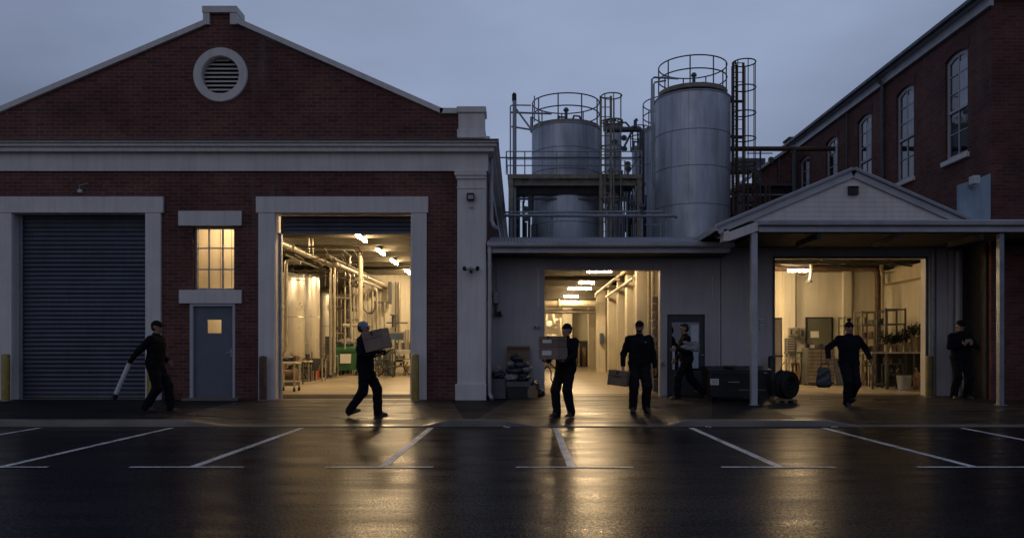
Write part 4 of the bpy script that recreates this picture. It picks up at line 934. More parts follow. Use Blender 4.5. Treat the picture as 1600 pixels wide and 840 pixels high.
# ================================================================== SMALL WALL FITTINGS
def fitting(name, label, cat, loc): return thing(name, label, cat, loc)
t = fitting('twin_spotlight', 'white twin head spotlight and sensor on the warehouse corner pilaster', 'light fitting', (X(736, 17.8), 17.89, Z(420, 17.9)))
B('base', M['white'], t, (X(732, 17.9), X(740, 17.9), 17.82, 17.898, Z(422, 17.9), Z(414, 17.9)), bevel=0.01)
for px_, d in ((728.5, -1), (743.5, 1)):
    a = Vector((X(736+d*3, 17.8), 17.80, Z(418, 17.8))); b = Vector((X(736+d*10, 17.7), 17.68, Z(419.5, 17.7)))
    h = MB().cyl(a, b, 0.04, 0.062, 16).build('lamp_head', M['white'], t); MB().cyl(b, b+(b-a).normalized()*0.012, 0.055, 0.05, 16).build('lens', M['black'], h)
MB().lathe((X(736, 17.78), 17.78, Z(425, 17.8)), [(0.001, -0.03), (0.03, -0.02), (0.035, 0.01), (0.02, 0.03)], 14).build('sensor', M['black'], t)
t = fitting('pilaster_lamp', 'small dark square lamp high on the warehouse corner pilaster, with a sensor under it', 'light fitting', (X(735.5, 17.85), 17.87, Z(315, 17.85)))
B('housing', M['black'], t, (X(729.5, 17.85), X(741, 17.85), 17.78, 17.898, Z(313, 17.85), Z(302, 17.85)), bevel=0.008)
B('lens', M['galv'], t, (X(731.5, 17.8), X(739.5, 17.8), 17.772, 17.779, Z(311, 17.8), Z(305, 17.8)))
MB().cyl((X(736, 17.8), 17.86, Z(313, 17.8)), (X(736, 17.8), 17.86, Z(319, 17.8)), 0.008, n=8).lathe((X(736, 17.8), 17.85, Z(322, 17.8)), [(0.001, -0.03), (0.035, -0.015), (0.03, 0.03), (0.01, 0.04)], 12).build('sensor', M['white'], t)
t = fitting('eave_sensor', 'tiny white sensor box on the brick above the closed roller shutter', 'sensor', (X(125, 17.95), 17.97, Z(300, 17.95)))
B('box', M['white'], t, (X(122, 17.95), X(128, 17.95), 17.92, 17.998, Z(301, 17.95), Z(296, 17.95)), bevel=0.008)
tubes('wire', M['white'], t, [([(X(123, 17.95), 17.99, Z(296, 17.95)), (X(122, 17.95), 17.99, Z(289, 17.95)), (X(136, 17.95), 17.99, Z(286, 17.95))], 0.006)])
t = fitting('tap_cluster', 'dark taps and conduit boxes on the shaded wall beside the downpipe', 'taps', (X(776, 18.95), 18.96, Z(497, 19)))
B('box', M['galv'], t, (X(771, 18.95), X(780, 18.95), 18.88, 18.998, Z(474, 19), Z(456, 19)), bevel=0.01)
tubes('pipe', M['darksteel'], t, [([(X(775, 18.95), 18.95, Z(474, 19)), (X(775, 18.95), 18.95, Z(493, 19)), (X(784, 18.9), 18.85, Z(493, 19))], 0.03), ([(X(773, 18.9), 18.9, Z(491, 19)), (X(783, 18.9), 18.88, Z(488, 19))], 0.04)])
tubes('conduit', M['galv'], t, [([(X(776, 18.97), 18.975, Z(456, 19)), (X(776, 18.97), 18.975, Z(400, 19))], 0.012)])
t = fitting('wall_switch', 'small key switch plate on the wall left of the middle doorway', 'switch', (X(839, 18.97), 18.98, Z(513, 19)))
B('plate', M['galv'], t, (X(833, 19), X(845, 19), 18.955, 18.998, Z(513, 19), Z(508, 19)), bevel=0.004); B('key_slot', M['black'], t, (X(835, 19), X(838, 19), 18.95, 18.954, Z(512, 19), Z(509.5, 19)), (X(841, 19), X(843, 19), 18.95, 18.954, Z(512, 19), Z(509.5, 19)))
t = fitting('wall_sign', 'small white notice with dark marks on the wall right of the near canopy post', 'sign', (X(1187.5, 18.95), 18.97, Z(516, 19)))
B('plate', M['white'], t, (X(1183.5, 19), X(1191.5, 19), 18.955, 18.975, Z(516, 19), Z(497, 19)))
mb = MB()
for k in range(4):
    z = Z(500+k*4.2, 19); mb.box(X(1184.6, 19), X(1186.4, 19), 18.950, 18.954, z-0.03, z+0.012); mb.box(X(1187.2, 19), X(1190.4, 19), 18.950, 18.954, z-0.028+0.01*(k % 2), z-0.012+0.01*(k % 2))
mb.build('printing', M['darksteel'], t, smooth=0)
t = fitting('emergency_button', 'grey push button box beside the glazed door jamb', 'switch', (X(1033.5, 18.9), 18.92, Z(570, 19)))
B('box', M['galv'], t, (X(1031.5, 19), X(1036.5, 19), 18.90, 18.969, Z(570, 19), Z(564, 19)), bevel=0.006); MB().cyl((X(1034, 19), 18.90, Z(567, 19)), (X(1034, 19), 18.88, Z(567, 19)), 0.02, n=12).build('button', M['red'], t)
# bollards
def bollard(label, px_, y, w=0.085, top=553, m='yellow'):
    x = X(px_, y); z0 = gz(x, y); t = thing('bollard', label, 'bollard', (x, y, z0), 'yellow bollards guarding the doorways'); zt_ = Z(top, y)
    MB().lathe((x, y, z0), [(w, -0.02), (w, zt_-z0-0.02), (w*0.85, zt_-z0), (0.001, zt_-z0+0.01)], 24).build('post', M[m], t, smooth=50)
    MB().lathe((x, y, z0), [(w+0.03, -0.01), (w+0.03, 0.012), (w+0.001, 0.012)], 24).build('base_plate', M['galv'], t, smooth=50)
bollard('yellow bollard at the far left of the closed roller shutter', 9, 17.7)
bollard('yellow bollard half hidden behind the man carrying the pole', 236, 17.7)
bollard('yellow bollard on the right jamb of the warehouse doorway', 649, 17.7)
bollard('rust brown bollard on the left jamb of the warehouse doorway', 411, 17.75, m='rust', top=556)
bollard('dull yellow bollard against the wall near the man standing in shade', 1452.5, 18.6, top=556, m='dullyellow')
bollard('black bollard on the left jamb of the canopied doorway', 1206, 18.75, top=556, m='black')

# ================================================================== KERBSIDE CLUTTER
def gbase(x, y): return gz(x, y)+0.004
def crate(name, label, cat, x0, x1, y0, y1, z0, z1, m, ribs=4, group=None, open_=True):
    t = thing(name, label, cat, ((x0+x1)/2, (y0+y1)/2, z0), group); th = 0.02; mb = MB()
    mb.box(x0, x1, y0, y0+th, z0, z1); mb.box(x0, x1, y1-th, y1, z0, z1); mb.box(x0, x0+th, y0+th, y1-th, z0, z1); mb.box(x1-th, x1, y0+th, y1-th, z0, z1); mb.box(x0+th, x1-th, y0+th, y1-th, z0, z0+th)
    mb.build('shell', m, t, smooth=0)
    rb = MB(); rb.box(x0-0.012, x1+0.012, y0-0.012, y0-0.001, z1-0.03, z1); rb.box(x0-0.012, x1+0.012, y0-0.012, y0-0.001, z0, z0+0.02)
    for k in range(ribs): xx = x0+(x1-x0)*(k+0.5)/ribs; rb.box(xx-0.008, xx+0.008, y0-0.010, y0-0.001, z0+0.02, z1-0.03)
    rb.build('rib', m, t, smooth=0); return t
# ------------------------------------------------------------------ organic shapes: smooth union of capsules and ellipsoids, skinned as one surface
def cap_(a, b, ra, rb=None, k=0.02, tag=0, op=1): return dict(t='c', a=np.array(a, float), b=np.array(b, float), ra=ra, rb=rb if rb is not None else ra, k=k, tag=tag, op=op)
def ell(c, r, rot=None, k=0.02, tag=0, op=1): return dict(t='e', c=np.array(c, float), r=np.array(r, float), R=np.array(rot) if rot is not None else np.eye(3), k=k, tag=tag, op=op)
def rbox(c, h, rot=None, rd=0.01, k=0.01, tag=0, op=1): return dict(t='b', c=np.array(c, float), h=np.array(h, float), R=np.array(rot) if rot is not None else np.eye(3), rd=rd, k=k, tag=tag, op=op)
def pdist(p, P):
    if p['t'] == 'c':
        ab = p['b']-p['a']; ap = P-p['a']; h = np.clip(ap@ab/max(1e-9, ab@ab), 0, 1)
        return np.linalg.norm(ap-h[..., None]*ab, axis=-1)-(p['ra']+(p['rb']-p['ra'])*h)
    q = (P-p['c'])@p['R']
    if p['t'] == 'e':
        k0 = np.linalg.norm(q/p['r'], axis=-1); k1 = np.linalg.norm(q/p['r']**2, axis=-1); return k0*(k0-1)/np.maximum(k1, 1e-9)
    d = np.abs(q)-(p['h']-p['rd']); return np.linalg.norm(np.maximum(d, 0), axis=-1)+np.minimum(d.max(-1), 0)-p['rd']
def pbox(p):
    if p['t'] == 'c':
        r = max(p['ra'], p['rb']); return np.minimum(p['a'], p['b'])-r, np.maximum(p['a'], p['b'])+r
    e = p['r'] if p['t'] == 'e' else p['h']; w = np.abs(p['R'])@e; return p['c']-w, p['c']+w
def skin_mesh(name, prims, mats, parent, res=0.0085, fold=None, foldtags=(), M3=None, off=(0, 0, 0)):
    lo = np.min([pbox(p)[0] for p in prims if p['op'] > 0], 0)-3*res; hi = np.max([pbox(p)[1] for p in prims if p['op'] > 0], 0)+3*res
    N = np.ceil((hi-lo)/res).astype(int)+1
    D = np.full(N, 0.2, np.float32); ax = [lo[i]+res*np.arange(N[i]) for i in range(3)]
    for p in prims:
        a, b = pbox(p); m = p['k']+2.5*res
        i0 = np.maximum(0, np.floor((a-m-lo)/res).astype(int)); i1 = np.minimum(N, np.ceil((b+m-lo)/res).astype(int)+1)
        s = tuple(slice(i0[i], i1[i]) for i in range(3))
        P = np.stack(np.meshgrid(ax[0][s[0]], ax[1][s[1]], ax[2][s[2]], indexing='ij'), -1); d = pdist(p, P); o = D[s]; k = p['k']
        if p['op'] > 0: h = np.maximum(k-np.abs(o-d), 0)/k; D[s] = np.minimum(o, d)-h*h*k*0.25
        else: h = np.maximum(k-np.abs(o+d), 0)/k; D[s] = np.maximum(o, -d)+h*h*k*0.25
    I = D < 0; nx, ny, nz = N
    c8 = [I[i:nx-1+i, j:ny-1+j, k:nz-1+k] for i in (0, 1) for j in (0, 1) for k in (0, 1)]
    cnt = sum(c.astype(np.int8) for c in c8); act = (cnt > 0) & (cnt < 8); ci = np.argwhere(act)
    idx = -np.ones(act.shape, np.int64); idx[act] = np.arange(len(ci))
    acc = np.zeros((len(ci), 3)); w = np.zeros(len(ci))
    for a in range(3):
        for b0 in (0, 1):
            for b1 in (0, 1):
                o0 = np.zeros(3, int); oth = [q for q in range(3) if q != a]; o0[oth[0]] = b0; o0[oth[1]] = b1; o1 = o0.copy(); o1[a] = 1
                A = D[tuple((ci+o0).T)]; Bv = D[tuple((ci+o1).T)]; cr_ = (A < 0) != (Bv < 0); t = np.where(cr_, A/np.where(cr_, A-Bv, 1), 0)
                pt = o0+np.outer(t, (o1-o0)); acc[cr_] += pt[cr_]; w[cr_] += 1
    V = lo+res*(ci+acc/w[:, None]); F = []
    for a in range(3):
        sl0 = [slice(1, -1)]*3; sl0[a] = slice(0, -1); sl1 = list(sl0); sl1[a] = slice(1, None)
        e0 = I[tuple(sl0)]; e1 = I[tuple(sl1)]; df = np.argwhere(e0 != e1)
        if not len(df): continue
        pos = e0[tuple(df.T)]; base = df+1; base[:, a] -= 1
        u, v = [(1, 2), (2, 0), (0, 1)][a]; q = []
        for du, dv in ((-1, -1), (0, -1), (0, 0), (-1, 0)):
            c = base.copy(); c[:, u] += du; c[:, v] += dv; q.append(idx[tuple(c.T)])
        q = np.stack(q, 1); q[~pos] = q[~pos][:, ::-1]; F.append(q)
    F = np.concatenate(F)
    # nearest primitive decides the cloth
    solid = [p for p in prims if p['op'] > 0]
    def tags(P):
        best = np.full(len(P), 9.0); tg = np.zeros(len(P), int)
        for p in solid:
            a, b = pbox(p); m_ = ((P > a-0.05) & (P < b+0.05)).all(1)
            if not m_.any(): continue
            d = pdist(p, P[m_]); ii = np.where(m_)[0]; bt = d < best[ii]; best[ii[bt]] = d[bt]; tg[ii[bt]] = p['tag']
        return tg
    # a little smoothing
    e = np.concatenate([F[:, [0, 1]], F[:, [1, 2]], F[:, [2, 3]], F[:, [3, 0]]])
    for _ in range(2):
        s = np.zeros_like(V); n = np.zeros(len(V)); np.add.at(s, e[:, 0], V[e[:, 1]]); np.add.at(n, e[:, 0], 1); np.add.at(s, e[:, 1], V[e[:, 0]]); np.add.at(n, e[:, 1], 1)
        V = V*0.5+0.5*s/n[:, None]
    if fold:
        fn = np.cross(V[F[:, 1]]-V[F[:, 0]], V[F[:, 3]]-V[F[:, 0]]); vn = np.zeros_like(V)
        for k in range(4): np.add.at(vn, F[:, k], fn)
        vn /= np.maximum(1e-12, np.linalg.norm(vn, axis=1))[:, None]
        tv = tags(V); x, y, z = V.T
        f = (np.sin(38*z+9*x+6*np.sin(11*y+7*x))+0.8*np.sin(23*z-21*x+5*np.sin(9*z))+0.6*np.sin(30*y+26*z+4*np.sin(15*x)))*fold
        f = np.where(np.isin(tv, foldtags), f, 0); V = V+vn*f[:, None]
    tf = tags(V[F].mean(1))
    if M3 is not None: V = V@np.array(M3).T
    V = V+np.array(off)-np.array(ORG.get(parent, Vector((0, 0, 0))))
    me = bpy.data.meshes.new(name); me.from_pydata(V.tolist(), [], F.tolist())
    for m_ in mats: me.materials.append(m_)
    me.polygons.foreach_set('material_index', tf.astype(np.int32)); me.polygons.foreach_set('use_smooth', [True]*len(me.polygons)); me.update()
    o = bpy.data.objects.new(name, me); COL.objects.link(o); o.parent = parent; ORG[o] = ORG.get(parent, Vector((0, 0, 0)))
    return o
def npv(*a): return np.array(a, float)
def unit(v): v = np.array(v, float); return v/max(1e-9, np.linalg.norm(v))
def ik(a, b, l1, l2, pole):
    a = np.array(a, float); b = np.array(b, float); d = b-a; L_ = np.linalg.norm(d); 
    if L_ > (l1+l2)*0.995: b = a+d/L_*(l1+l2)*0.995; d = b-a; L_ = np.linalg.norm(d)
    u = d/L_; x = (l1*l1-l2*l2+L_*L_)/(2*L_); h = math.sqrt(max(0, l1*l1-x*x)); p = np.array(pole, float); p = p-u*(p@u); p = unit(p)
    return a+u*x+p*h, b
def hand(pr, w, d, n, s, curl, k=0.006, tag=3):
    """w wrist, d along the hand, n the way the palm faces, s the thumb side"""
    d = unit(d); n = unit(n-d*(n@d)); s = unit(np.cross(d, n))*np.sign(np.cross(d, n)@s+1e-9)
    Rm = np.stack([s, d, n], 1)
    pr.append(cap_(w-d*0.02, w+d*0.02, 0.027, 0.028, 0.012, tag)); pr.append(rbox(w+d*0.055, (0.041, 0.046, 0.015), Rm, 0.014, 0.012, tag))
    for i, (o, ln) in enumerate(((0.031, 0.070), (0.011, 0.080), (-0.010, 0.074), (-0.030, 0.058))):
        p = w+d*0.092+s*o; dd_ = unit(d+s*o*1.5); ang = curl*0.5
        for j, fr_ in enumerate((0.45, 0.32, 0.23)):
            v = dd_*math.cos(ang)+n*math.sin(ang); q = p+v*ln*fr_*1.05; pr.append(cap_(p, q, 0.0098-0.0008*j, 0.0090-0.0008*j, 0.004, tag)); p = q; ang += curl*0.75
    p = w+d*0.025+s*0.032; v = unit(d*0.62+s*0.7+n*0.25*curl); q = p+v*0.042; v2 = unit(d*0.85+s*0.25+n*0.6*curl); q2 = q+v2*0.032
    pr.append(cap_(p, q, 0.014, 0.011, 0.008, tag)); pr.append(cap_(q, q2, 0.011, 0.009, 0.004, tag))
def person(label, loc, rz, feet, wrists, height=1.78, lean=0.0, side=0.0, yaw=0.0, pitch=0.0, hip=0.93, hipx=0.0, elbow=None, hdir=None, hpalm=None, curl=(0.7, 0.7), jac='navy', tro='trouser', hat='cap', headmat=None, twist=0.0, build_=1.14, beard=False):
    """local frame: the figure faces -Y, its left hand is at +X. feet/wrists: (left, right)"""
    t = thing('person', label, 'person', loc); K = height/1.80
    T_TRO, T_JAC, T_SKIN, T_BOOT, T_HAIR, T_EYE = 0, 1, 3, 2, 4, 5
    mats = [M[tro], M[jac], M['boot'], M['skin'], M['hair'], M['eye']]
    pel = npv(hipx, 0, hip); Rl = np.array(Matrix.Rotation(lean, 3, 'X') @ Matrix.Rotation(side, 3, 'Y') @ Matrix.Rotation(twist, 3, 'Z'))
    ub = lambda x, y, z: pel+Rl@npv(x*build_, y, z-0.93)
    P = []; b_ = build_
    P += [ell(pel+npv(0, 0, 0.0), (.172*b_, .130, .135), None, .05, T_TRO)]
    P += [ell(ub(0, -.005, 1.075), (.180*b_, .138*b_, .17), Rl, .06, T_JAC), ell(ub(0, -.010, 1.27), (.203*b_, .140*b_, .205), Rl, .06, T_JAC), cap_(ub(-.145, 0.01, 1.425), ub(.145, 0.01, 1.425), .078, .078, .06, T_JAC),
          ell(ub(0, 0, 0.965), (.192*b_, .145*b_, .14), Rl, .03, T_JAC)]
    P += [cap_(ub(0, .02, 1.46), ub(0, -.012, 1.56), .060, .054, .02, T_SKIN), cap_(ub(0, .015, 1.45), ub(0, 0.0, 1.505), .078, .068, .025, T_JAC)]
    # head
    Rh = Rl@np.array(Matrix.Rotation(yaw, 3, 'Z') @ Matrix.Rotation(pitch, 3, 'X')); hc = ub(0, -.005, 1.60); H = lambda x, y, z: hc+Rh@npv(x, y, z)
    P += [ell(H(0, .012, .085), (.077, .096, .098), Rh, .03, T_SKIN), ell(H(0, -.030, .025), (.056, .066, .068), Rh, .04, T_SKIN), ell(H(0, -.062, -.018), (.030, .026, .022), Rh, .02, T_SKIN),
          cap_(H(0, -.084, .075), H(0, -.108, .040), .009, .014, .012, T_SKIN), cap_(H(-.035, -.078, .093), H(.035, -.078, .093), .013, .013, .02, T_SKIN),
          cap_(H(-.019, -.086, .006), H(.019, -.086, .006), .008, .008, .008, T_SKIN), cap_(H(-.016, -.084, -.006), H(.016, -.084, -.006), .008, .008, .008, T_SKIN)]
    for s_ in (-1, 1):
        P += [ell(H(s_*.031, -.090, .072), (.017, .012, .010), Rh, .008, T_SKIN, -1), ell(H(s_*.031, -.074, .071), (.013, .013, .011), Rh, .003, T_EYE), ell(H(s_*.078, .012, .055), (.010, .022, .033), Rh, .008, T_SKIN)]
    P += [ell(H(0, .030, .075), (.080, .086, .085), Rh, .01, T_HAIR), ell(H(0, .045, .035), (.066, .062, .06), Rh, .01, T_HAIR)]
    if beard: P += [ell(H(0, -.045, -.012), (.055, .056, .040), Rh, .012, T_HAIR)]
    # legs
    for i, (f, s_) in enumerate(zip(feet, (1, -1))):
        fx, fy, fz, fp, fyaw = f; ank = npv(fx, fy, 0.09+fz); hj = pel+npv(s_*.088, 0, -.02)
        kn, ank = ik(hj, ank, .435, .425, (s_*0.08+math.sin(fyaw)*.3, -1, 0))
        P += [cap_(hj, kn, .102*b_, .079*b_, .04, T_TRO), cap_(kn, ank+npv(0, 0, 0.01), .080*b_, .070*b_, .03, T_TRO), cap_(ank+npv(0, .012, .0), ank+npv(0, 0.01, -.012), .070, .072, .015, T_TRO)]
        Rf = np.array(Matrix.Rotation(fyaw, 3, 'Z') @ Matrix.Rotation(fp, 3, 'X')); Fo = lambda x, y, z: ank+Rf@npv(x, y, z)
        P += [cap_(Fo(0, .0, .0), Fo(0, .02, -.035), .044, .042, .02, T_BOOT), ell(Fo(0, .035, -.055), (.037, .045, .034), Rf, .02, T_BOOT), cap_(Fo(0, -.02, -.035), Fo(0, -.10, -.052), .042, .038, .03, T_BOOT), ell(Fo(0, -.125, -.056), (.046, .062, .032), Rf, .02, T_BOOT),
              rbox(Fo(0, -.055, -.080), (.043, .135, .010), Rf, .009, .008, T_BOOT)]
    # arms
    ws = []
    for i, (w, s_) in enumerate(zip(wrists, (1, -1))):
        sh_ = ub(s_*.170, .01, 1.42); pole = (s_*0.5, 0.7, -0.5) if elbow is None or elbow[i] is None else elbow[i]
        el, wr = ik(sh_, npv(*w), .295, .265, pole); fd = unit(wr-el)
        P += [cap_(sh_, el, .078, .062, .04, T_JAC), cap_(el, wr-fd*.01, .062, .045, .03, T_JAC), cap_(wr-fd*.03, wr-fd*.012, .047, .047, .01, T_JAC)]
        d = fd if hdir is None or hdir[i] is None else unit(hdir[i]); n = npv(-s_, 0, 0) if hpalm is None or hpalm[i] is None else npv(*hpalm[i])
        n = unit(n-d*(n@d)) if abs(unit(n)@d) < 0.97 else unit(npv(0, -1, 0.2)-d*(npv(0, -1, 0.2)@d))
        th = npv(0, -1, 0.3)
        hand(P, wr+fd*0.012, d, n, th, curl[i], tag=T_SKIN); ws.append(wr)
    for p in P:
        for key in ('a', 'b', 'c', 'r', 'h'):
            if key in p and isinstance(p[key], np.ndarray): p[key] = p[key]*K
        for key in ('ra', 'rb', 'rd'):
            if key in p: p[key] *= K
    Mz = Matrix.Rotation(rz, 3, 'Z')
    skin_mesh('body', P, mats, t, 0.0085, 0.0035, (T_TRO, T_JAC), Mz, loc)
    # headgear
    Rw = Matrix([list(r) for r in (np.array(Mz)@Rh)]); hw = Vector((np.array(Mz)@(hc*K)))+Vector(loc)
    def HW(x, y, z): return hw+Rw @ Vector((x*K, y*K, z*K))
    hm = headmat or M['capcloth']
    def dome(rx, ry, rz2, z0, cy, n=28, rings=8, squash=1.0, a_end=PI/2):
        vs = []; fs = []
        for j in range(rings+1):
            a = a_end*j/rings
            for k in range(n):
                q = 2*PI*k/n; vs.append(HW(rx*math.cos(a)*math.cos(q), cy+ry*math.cos(a)*math.sin(q), z0+rz2*math.sin(a)*squash))
        for j in range(rings):
            for k in range(n):
                kk = (k+1) % n; fs.append((j*n+k, j*n+kk, (j+1)*n+kk, (j+1)*n+k))
        fs.append(tuple(range(n))[::-1]); return vs, fs
    if hat in ('cap', 'beanie', 'pompom'):
        z0 = .092 if hat == 'cap' else .078
        c = MB(); c.add(*dome(.0875, .106, .100 if hat == 'cap' else .112, z0, .012))
        if hat != 'cap':
            rng = []; 
            for zz, rr in ((z0-.004, 1.03), (z0+.0, 1.06), (z0+.03, 1.06), (z0+.036, 1.02)):
                rng.append([HW(.0875*rr*math.cos(2*PI*k/28), .012+.106*rr*math.sin(2*PI*k/28), zz) for k in range(28)])
            vs = [v for r_ in rng for v in r_]; c.add(vs, [(j*28+k, j*28+(k+1) % 28, (j+1)*28+(k+1) % 28, (j+1)*28+k) for j in range(3) for k in range(28)])
        ho = c.build('cap' if hat == 'cap' else 'beanie', hm, t, smooth=60)
        if hat == 'cap':
            vs = []; n = 14
            for (zo) in (0.0, .006):
                for k in range(n+1):
                    a = PI+PI*k/n; vs.append(HW(.074*math.cos(a), .012+.098*math.sin(a), z0+.012+zo))
                for k in range(n+1):
                    a = PI+PI*k/n; vs.append(HW(.078*math.cos(a), -.052+.125*math.sin(a), z0-.004-.010*abs(math.cos(a))+zo))
            q = n+1; fs = []
            for k in range(n): fs += [(k, k+1, q+k+1, q+k), (2*q+k, 3*q+k, 3*q+k+1, 2*q+k+1), (q+k, q+k+1, 3*q+k+1, 3*q+k)]
            MB().add(vs, fs).build('brim', hm, ho, smooth=40)
        if hat == 'pompom':
            skin_mesh('pompom', [ell(HW(.0+.012*math.cos(i*2.4), .012+.012*math.sin(i*2.4), .215+.006*(i % 3)), (.032, .032, .03), None, .004) for i in range(6)], [hm], ho, 0.006)
    elif hat == 'hair':
        P2 = [ell(HW(0, .02, .105), (.080*K, .092*K, .082*K), np.array(Rw), .01), ell(HW(0, -.055, .150), (.055, .035, .022), np.array(Rw), .02), ell(HW(.0, .05, .06), (.074*K, .066*K, .07*K), np.array(Rw), .02)]
        skin_mesh('hair', P2, [M['hair']], t, 0.007)
    t['K'] = K; del t['K']
    return t, [np.array(Mz)@(w*K)+np.array(loc) for w in ws]
def carton(label, c, half, rot, m, bands=True, labels=(), name='cardboard_box', group=None):
    c = Vector(c); t = thing(name, label, 'box', tuple(c-Vector((0, 0, half[2]))), group)
    MB().obox(c, half, rot).build('carton', m, t, smooth=0, bevel=0.006)
    if bands:
        hx, hy, hz = half; mb = MB(); e = 0.0015
        mb.obox(c+rot @ Vector((0, 0, hz*0.25)), (hx+e, hy+e, 0.006), rot); mb.obox(c+rot @ Vector((0, 0, hz+e)), (0.028, hy, 0.001), rot)
        for s_ in (-1, 1): mb.obox(c+rot @ Vector((0, s_*(hy+e), hz*0.75)), (0.028, 0.001, hz*0.25), rot)
        mb.build('tape', M['tape'], t, smooth=0)
    for (lx_, lz_, w, h, f, mm) in labels:
        if f == 'y': MB().obox(c+rot @ Vector((lx_, -half[1]-0.003, lz_)), (w, 0.001, h), rot).build('label', mm, t, smooth=0)
        else: MB().obox(c+rot @ Vector((half[0]+0.003 if f == 'x' else -half[0]-0.003, lx_, lz_)), (0.001, w, h), rot).build('label', mm, t, smooth=0)
    return t
Rz = lambda a: Matrix.Rotation(a, 3, 'Z')
Ry = lambda a: Matrix.Rotation(a, 3, 'Y')
Rx = lambda a: Matrix.Rotation(a, 3, 'X')

# ================================================================== PEOPLE
# 1 man with a pole walking right on the left
y = 15.4; x = X(242, y); g0 = gz(x, y)
t, ws = person('man in dark coat striding past the roller shutter with a long pale tube', (x, y, g0), PI/2,
    ((.09, -.27, 0.0, .08, 0.05), (-.09, .13, 0.015, -.12, 0)), ((.25, -.14, .98), (-.26, .36, .97)), 1.79, lean=0.05, yaw=0.0, hip=.91, hdir=(None, (0, .4, -1)), curl=(0.5, 1.0), jac='charcoal')
w = ws[1]; d = unit(npv(-.38, 0, -.85)); tb = thing('tube', 'long pale tube with a black end hanging from the left walking man\'s hand', 'tube', tuple(w+d*0.72))
a = w-d*0.02+npv(-.03, 0, -.07)
MB().cyl(a, a+d*0.62, 0.045, 0.040, 20).build('sleeve', M['white'], tb); MB().cyl(a+d*0.621, a+d*0.72, 0.055, 0.05, 20).build('end_cap', M['black'], tb)
# 2 man with a box walking right in front of the warehouse doorway
y = 14.95; x = X(571, y); g0 = gz(x, y)+0.004
t, ws = person('man in pale blue cap carrying a big tilted carton before the warehouse doorway', (x, y, g0), PI/2,
    ((.08, -.22, 0.0, .0, 0.02), (-.10, .27, 0.03, -.38, 0)), ((.02, -.36, 1.20), (-.26, -.22, 1.14)), 1.80, lean=-0.06, hip=.92, pitch=0.06, hdir=((0, -1, .25), (0, -1, .25)), hpalm=((0, 0, 1), (0, 0, 1)), curl=(0.35, 0.35), headmat=M['capblue'])
rb2 = Ry(R(-14)) @ Rz(R(-14))
carton('large brown carton with a dark strap held by the man in the pale blue cap', (x+0.26, y-0.24, g0+1.42), (.20, .17, .18), rb2, M['cardgrey'])
# 3 man with two stacked boxes
y = 14.95; x = X(884, y); g0 = gz(x, y)+0.004
t, ws = person('man in black sweater holding two stacked cartons at the left edge of the middle doorway', (x, y, g0), R(-38),
    ((.14, -.02, 0, 0, .1), (-.12, -.12, 0, 0, -.15)), ((.19, -.33, 1.06), (-.17, -.36, 1.05)), 1.76, lean=-0.05, hip=.925, yaw=R(-12), hdir=((-.3, -1, .1), (.1, -1, .1)), hpalm=((0, 0, 1), (0, 0, 1)), curl=(0.4, 0.4), jac='charcoal', tro='trouserb', hat='beanie')
rb3 = Rz(R(-34)); bx3 = Vector((X(863, y), y-0.36, 0))
carton('lower of two stacked cartons in the arms of the man in black sweater', (bx3.x, bx3.y, g0+1.175), (.205, .17, .105), rb3, M['cardgrey'], False, ((-.03, 0.01, .10, .042, 'y', M['paper']),), group=None)
carton('upper of two stacked cartons in the arms of the man in black sweater', (bx3.x-.005, bx3.y, g0+1.175+.209), (.198, .165, .100), rb3, M['cardboard'], True, ((-.02, 0.01, .095, .030, 'y', M['paper']),), group=None)
# 4 man standing with a box at his side
y = 15.5; x = X(999, y); g0 = gz(x, y)+0.004
t, ws = person('bearded man standing in the middle doorway with a carton at his side', (x, y, g0), R(0),
    ((.13, -.02, 0, 0, .18), (-.13, -.04, 0, 0, -.2)), ((.31, -.02, .86), (-.33, -.06, .90)), 1.77, hip=.925, yaw=R(-22), hdir=(None, (-.12, -.1, -1)), hpalm=(None, (1, 0, 0)), curl=(0.6, 1.2), beard=True, hat='cap', jac='charcoal', tro='trouserb', build_=1.18)
B('chest_badge', M['white'], t, (x+.07, x+.105, y-.148, y-.143, g0+1.33, g0+1.342))
wr = ws[1]; rb4 = Rz(R(-26)) @ Ry(R(6))
carton('brown carton carried low by the bearded man in the middle doorway', (wr[0]-.07, wr[1]-0.02, wr[2]-.235), (.19, .14, .145), rb4, M['cardboard'], True, ((0, .03, .07, .02, 'y', M['tape']),))
# 5 man walking left past the glazed door
y = 18.15; x = X(1073, y); g0 = gz(x, y)+0.004
t, ws = person('man in black passing the glazed door with a pale bundle under his arm', (x, y, g0), -PI/2,
    ((.09, -.24, 0.0, .10, 0), (-.09, .38, 0.05, -.55, 0)), ((.13, -.25, 1.15), (-.22, -.2, .93)), 1.74, lean=0.08, hip=.91, curl=(0.6, 0.6), hdir=((0, -1, 0), None), hat='hair', jac='charcoal')
bd = thing('cloth_bundle', 'pale folded bundle under the arm of the man passing the glazed door', 'bundle', (x, y-0.2, g0+1.05))
bc = npv(x+0.03, y-0.24, g0+1.18); Rr = np.array(Ry(R(12)))
skin_mesh('cloth', [ell(bc+npv(.03, 0, .05), (.20, .075, .065), Rr, .03), ell(bc+npv(0.0, -.01, -.045), (.22, .085, .06), Rr, .02), ell(bc+npv(.11, 0, .0), (.10, .09, .10), Rr, .03)], [M['bagpale']], bd, 0.01, 0.006, (0,))
